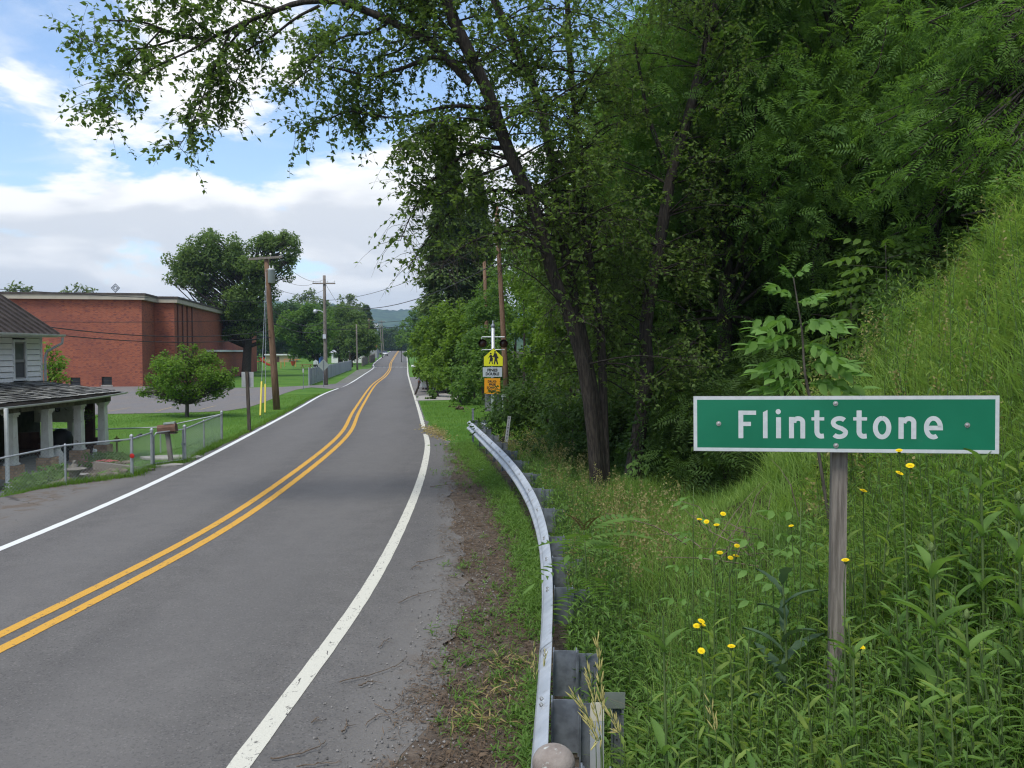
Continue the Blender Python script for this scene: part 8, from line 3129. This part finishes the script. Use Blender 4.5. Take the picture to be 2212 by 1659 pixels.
def debris():
    r = np.random.default_rng(121)
    tw = [('longest bare twig on the asphalt, curving towards the debris', [(734, 1473), (800, 1457), (855, 1438), (880, 1420)], .010), ('short thick twig below the longest one', [(777, 1481), (808, 1470)], .014),
          ('long forked twig at the bottom of the shoulder', [(581, 1640), (640, 1630), (690, 1612), (705, 1599)], .012), ('thin curved twig across the dirt patch', [(808, 1520), (850, 1535), (870, 1500), (890, 1480)], .008),
          ('bent stick near the white line at the bottom', [(740, 1582), (748, 1568), (750, 1562)], .014), ('little stick just left of the bent one', [(673, 1562), (680, 1555), (688, 1549)], .010),
          ('flat twig along the bottom edge of the picture', [(640, 1656), (690, 1650), (740, 1646)], .010), ('crooked twig in the upper part of the asphalt shoulder', [(820, 1398), (832, 1385), (842, 1379)], .010),
          ('thick dark stick lying at the edge of the debris', [(952, 1421), (990, 1412), (1020, 1402)], .016), ('arched pale twig beside the debris heap', [(790, 1565), (825, 1542), (850, 1560), (866, 1596)], .008),
          ('dark stick lying below the rail beside the weeds', [(1054, 1186), (1068, 1178), (1080, 1172)], .022), ('thin pale twig standing in the brown debris', [(1034, 1167), (1045, 1178), (1052, 1198)], .010),
          ('broken pale stick on the asphalt near the white line bend', [(888, 1228), (900, 1222), (912, 1226)], .014), ('long thin twig in the middle of the brown debris', [(860, 1302), (900, 1285), (950, 1272)], .010),
          ('forked branch lying across the shoulder cracks', [(900, 1215), (935, 1208), (960, 1200)], .013), ('curved twig farther up on the debris', [(930, 1052), (955, 1048), (975, 1046)], .016)]
    for lab, px, rr in tw:
        P = [gp(x, y, .03) for x, y in px]
        O = P[0].copy()
        q = polyline(P, max(6, len(P) * 4))
        q = [p - O + Vector((float(r.normal(0, .006)), float(r.normal(0, .006)), float(abs(r.normal(0, .004))))) for p in q]
        m = MB().tube(q, [rr * .55 * (1 - .6 * i / len(q)) for i in range(len(q))], 5)
        n = len(q)
        for k in range(3):
            i = int(r.integers(2, n - 1))
            d = (q[i] - q[i - 1]).normalized()
            s = Vector((-d.y, d.x, .15)) * float(r.choice([-1, 1]))
            l = float(r.uniform(.03, .10))
            m.tube([q[i], q[i] + (d + s * .8) * l], [rr * .25, rr * .1], 4)
        o = m.build('twig', M_twig, None, True)
        o.location = O
        tag(o, lab, 'twig', 'twigs on the shoulder')
    # brown litter: needles, bark flakes, crumbs
    n = 52000
    Y = 5.6 + 23.5 * r.random(n) ** 1.25
    er = asph_r(Y); rx = rail_x(Y)
    t = r.beta(1.5, 1.6, n)
    X = er - .35 + (rx + .1 - er + .35) * t
    nz = np.sin(X * 5 + Y * 2.3) + np.sin(Y * 4.1 - X * 3) + r.normal(0, .8, n)
    k = (nz > -.6) | (t > .5)
    X, Y = X[k], Y[k]
    P = np.stack([X, Y, np.maximum(zg(X, Y), 0) + .012 + r.random(len(X)) * .012], 1)
    m = len(P)
    D = r.normal(0, 1, (m, 3)) * [1, 1, .12]
    T = (np.array([[0, 0, 0], [.4, .06, .02], [1, 0, 0], [.4, -.06, .02]], float), np.array([[0, 1, 2, 3]]))
    o = leafcloud('litter', P, r.normal(0, .25, (m, 3)) + [0, 0, 1], .056, L_dead, None, T, D=D, var=.6)
    tag(o, 'brown litter of needles and bark on the shoulder', kind='stuff')
    n = 1100
    Y = 5.6 + 20 * r.random(n) ** 1.2
    X = asph_r(Y) + (rail_x(Y) - asph_r(Y)) * r.random(n) * 1.1 - .05
    P = np.stack([X, Y, np.maximum(zg(X, Y), 0) + .02], 1)
    o = leafcloud('dead_leaves', P, r.normal(0, .4, (n, 3)) + [0, 0, 1], .055, L_dead, None, QUAD, D=r.normal(0, 1, (n, 3)) * [1, 1, .15], var=.4)
    tag(o, 'dead brown leaves scattered in the shoulder litter', kind='stuff')
    # straw heap by the rail
    n = 230
    c = np.array([gp(1080, 1500)[:2], gp(1040, 1560)[:2], gp(1100, 1440)[:2]])
    q = c[r.integers(0, 3, n)] + r.normal(0, .14, (n, 2))
    P = np.stack([q[:, 0], q[:, 1], zg(q[:, 0], q[:, 1]) + .03 + r.random(n) * .05], 1)
    T2 = (np.array([[0, .03, 0], [.5, .05, .12], [1, 0, 0], [.5, -.05, .12]], float), np.array([[0, 1, 2, 3]]))
    o = leafcloud('straw', P, r.normal(0, .5, (n, 3)) + [0, 0, 1], .12, L_straw, None, T2, D=r.normal(0, 1, (n, 3)) * [1, 1, .25], var=.4)
    tag(o, 'pale bent straw lying beside the guardrail', kind='stuff')
    # grit
    n = 2600
    Y = 5.6 + 12 * r.random(n) ** 1.4
    X = asph_r(Y) + r.normal(.05, .45, n)
    X = np.minimum(X, rail_x(Y))
    P = np.stack([X, Y, np.maximum(zg(X, Y), 0) + .012], 1)
    PY = (np.array([[-.5, -.5, 0], [.5, -.5, 0], [.5, .5, 0], [-.5, .5, 0], [-.25, -.25, .6], [.25, -.25, .6], [.25, .25, .6], [-.25, .25, .6]], float), np.array([[4, 5, 6, 7], [0, 1, 5, 4], [1, 2, 6, 5], [2, 3, 7, 6], [3, 0, 4, 7]]))
    V, F = stamp(P, np.tile([0, 0, 1.0], (n, 1)) + r.normal(0, .1, (n, 3)), r.normal(0, 1, (n, 3)), r.uniform(.006, .02, n), PY)
    o = npmesh('grit', V, F, pmat('grit_stone', (.16, .155, .15), .9, island=.5))
    tag(o, 'grit and small stones on the shoulder edge', kind='stuff')
    # scraps of rubbish
    p = gp(1043, 1017, .03)
    t = thing('paper_scrap', 'crumpled blue and white scrap of paper on the brown shoulder', 'litter', p, .3)
    MB().add([(-.10, -.03, 0), (.0, -.04, .03), (.11, -.03, .0), (.12, .03, .02), (.0, .04, .045), (-.11, .03, .01)], [(0, 1, 4, 5), (1, 2, 3, 4)]).build('wrapper', pmat('blue_wrapper', (.30, .46, .60), .5, col2=(.6, .65, .7), scale=14), t)
    p = gp(1048, 1031, .03)
    t = thing('white_scrap', 'tiny white scrap near the blue and white paper', 'litter', p, .8)
    MB().add([(-.05, -.03, 0), (.05, -.035, .01), (.06, .03, .02), (-.04, .035, .01)], [(0, 1, 2, 3)]).build('scrap', M_white, t)


debris()
# ------------------------------------------------------------------ garden in front of the porch
on_porch()


def gz(x, y): return float(zg(x, y))


def garden():
    r = np.random.default_rng(141)

    def px_ground(x, y, z=-.25):
        q = gp(x, y, z)
        for _ in range(6): q = gp(x, y, gz(q.x, q.y))
        return q
    # leafy beds
    for k, (spots, mat, lab, size) in enumerate((([(60, 1060), (85, 1052), (110, 1045), (40, 1066), (128, 1040)], L_weed, 'low leafy green plant bed behind the netting, nearest the road', .12),
                                                 ([(205, 1008), (225, 1003), (240, 1000)], L_weed, 'small green shrub behind the pink flowers', .10))):
        pts = [px_ground(*s) for s in spots]
        c = sum((Vector(p) for p in pts), Vector()) / len(pts)
        t = thing('garden_shrub', lab, 'shrub', c)
        cl = []
        for p in pts:
            q = p - c
            cl += sub_clumps(r, (q.x, q.y, .20), (.42, .40, .25), 7, .4, .6)
        P, N = clump_leaves(r, cl, 150)
        m = MB()
        for i in range(10): m.tube([(r.normal(0, .4), r.normal(0, .2), -.02), (r.normal(0, .4), r.normal(0, .2), .25)], .008, 4)
        m.build('stems', M_stem, t)
        leafcloud('foliage', P, N, size, mat, t, LEAF6, seed=k)
    # pink flowers
    c = px_ground(218, 1012)
    t = thing('pink_flowers', 'clump of pink flowers beside the garden steps', 'flowers', c)
    P = r.normal(0, 1, (60, 3)) * [.30, .18, .06] + [0, 0, .14]
    leafcloud('leaves', P, r.normal(0, .6, (60, 3)) + [0, 0, 1], .10, L_weed, t, LEAF6)
    for k in range(16):
        p = Vector((r.normal(0, .30), r.normal(0, .12), .20 + r.uniform(0, .08)))
        m = MB()
        for a in range(5):
            x, y = math.cos(a * 1.257), math.sin(a * 1.257)
            m.add([p, p + Vector((x * .05 - y * .03, y * .05 + x * .03, .02)), p + Vector((x * .075, y * .075, .0)), p + Vector((x * .05 + y * .03, y * .05 - x * .03, .02))], [(0, 1, 2, 3)])
        m.build('flower', L_pink, t)
    # birdbath with its stone figure
    c = px_ground(163, 1040)
    t = thing('birdbath', 'grey stone birdbath with a wide bowl behind the netting', 'birdbath', c)
    h = at(163, 1014, c.y).z - c.z
    MB().lathe([(.15, -.03), (.15, .03), (.08, .06), (.055, h * .5), (.075, h - .09), (.12, h - .06)], 14).build('pedestal', M_oldstone, t, True)
    MB().lathe([(.10, h - .07), (.20, h - .03), (.27, h + .02), (.25, h + .02), (.12, h - .02)], 18).build('bowl', M_oldstone, t, True)
    b = at(160.5, 1010, c.y + .45); b.z = gz(b.x, b.y)
    t = thing('angel_statue', 'small pale stone angel statue behind the birdbath', 'statue', b)
    hh = at(160.5, 995, b.y).z - b.z
    MB().lathe([(.11, -.02), (.11, hh - .34), (.13, hh - .33), (.12, hh - .26), (.085, hh - .15), (.07, hh - .09), (.03, hh - .07), (.055, hh - .035), (.045, hh), (.01, hh + .01)], 12).build('figure', M_oldstone, t, True)
    for s in (-1, 1):
        MB().prism([(0, 0), (.14, .08), (.13, .20), (.05, .14)], (s * .04, .05, hh - .30), (s, 0, 0), (0, 0, 1), (0, 1, 0), .025).build('wing', M_oldstone, t)
        MB().tube([(s * .08, -.05, hh - .14), (s * .05, -.11, hh - .20), (0, -.12, hh - .17)], .02, 5).build('arm', M_oldstone, t)
    # bird feeder pole
    c = px_ground(253, 992)
    t = thing('bird_feeder', 'rusty pole with a small dish and weather-vane flower on top, beside the garden corner', 'bird feeder', c)
    top = at(253, 955, c.y).z - c.z
    M_rust = pmat('rusty_iron', (.12, .06, .035), .9, col2=(.17, .09, .05), scale=12)
    MB().tube([(0, 0, -.1), (0, 0, top)], .028, 8).build('pole', M_rust, t)
    MB().lathe([(.03, top), (.16, top + .03), (.17, top + .06), (.05, top + .05)], 12).build('dish', M_dark, t)
    for a in range(4): MB().prism([(0, 0), (.05, .03), (.10, 0), (.05, -.03)], (0, 0, top + .12), (math.cos(a * PI / 2), 0, math.sin(a * PI / 2)), (-math.sin(a * PI / 2), 0, math.cos(a * PI / 2)), (0, 1, 0), .008).build('vane', M_rust, t)
    # dark bird on the top rail
    q = at(299, 945, 22.2)
    t = thing('bird', 'small dark bird perched on the garden fence rail', 'bird', q, .6)
    MB().tube([(-.10, 0, -.02), (-.05, 0, .02), (.0, 0, .045), (.05, 0, .07), (.075, 0, .085), (.10, 0, .083)], [.008, .022, .034, .028, .022, .004], 8).build('body', M_black, t, True)
    MB().prism([(-.17, -.02), (-.09, .0), (-.09, .02), (-.17, .0)], (0, -.012, 0), (1, 0, 0), (0, 0, 1), (0, 1, 0), .024).build('tail', M_black, t)
    for s in (-1, 1): MB().tube([(.0, s * .012, .02), (.0, s * .012, -.03)], .003, 4).build('leg', M_dark, t)
    # edging stones and slabs
    rr = random.Random(8)
    k = 0
    for (xa, ya), (xb, yb), n in (((150, 1040), (262, 1025), 8), ((228, 1006), (285, 1000), 7), ((110, 1050), (150, 1042), 4), ((240, 1022), (275, 1022), 4)):
        for i in range(n):
            f = (i + rr.uniform(-.2, .2)) / n
            p = px_ground(xa + (xb - xa) * f, ya + (yb - ya) * f)
            bm = bmesh.new()
            bmesh.ops.create_icosphere(bm, subdivisions=2, radius=.13)
            sx, sy, sz = rr.uniform(.7, 1.4), rr.uniform(.7, 1.1), rr.uniform(.4, .8)
            for v in bm.verts:
                nn = mnoise.noise(v.co * 9 + Vector((k * 3.1, 0, 0))) * .05
                v.co = Vector((v.co.x * sx, v.co.y * sy, v.co.z * sz)) * (1 + nn * 5)
            me = bpy.data.meshes.new('edging_stone'); bm.to_mesh(me); bm.free()
            me.materials.append(M_stone)
            o = link('edging_stone', me); o.location = (p.x, p.y, p.z + .03); o.rotation_euler = (0, 0, rr.uniform(0, 3))
            tag(o, 'rough tan edging stone in the garden bed behind the netting', 'stone', 'edging stones of the garden bed')
            k += 1
    for (x, y, w, d, lab) in ((352, 1007, .55, .3, 'pale flat stepping stone at the foot of the mailbox'), (375, 990, .9, .5, 'round worn patch of concrete inside the gate')):
        p = px_ground(x, y)
        n = 10
        poly = [(w * math.cos(2 * PI * i / n) * rr.uniform(.85, 1.1), d * math.sin(2 * PI * i / n) * rr.uniform(.85, 1.1)) for i in range(n)]
        o = MB().prism(poly, (0, 0, 0), (1, 0, 0), (0, 1, 0), (0, 0, 1), .05).build('stepping_stone', M_conc)
        o.location = p
        tag(o, lab, 'stone')
    # timber edge of the raised bed
    a, b = px_ground(205, 1022), px_ground(330, 1017)
    o = MB()
    d = b - a
    R = Matrix.Rotation(math.atan2(d.y, d.x), 3, 'Z')
    o.box((d * .5) + Vector((0, 0, .08)), (d.length, .12, .22), R)
    o = o.build('bed_timber', M_wood_grey); o.location = a
    tag(o, 'grey timber edging of the raised garden bed', 'timber')


garden()


def upper_sprays():
    pass


haze_box(0.00021)
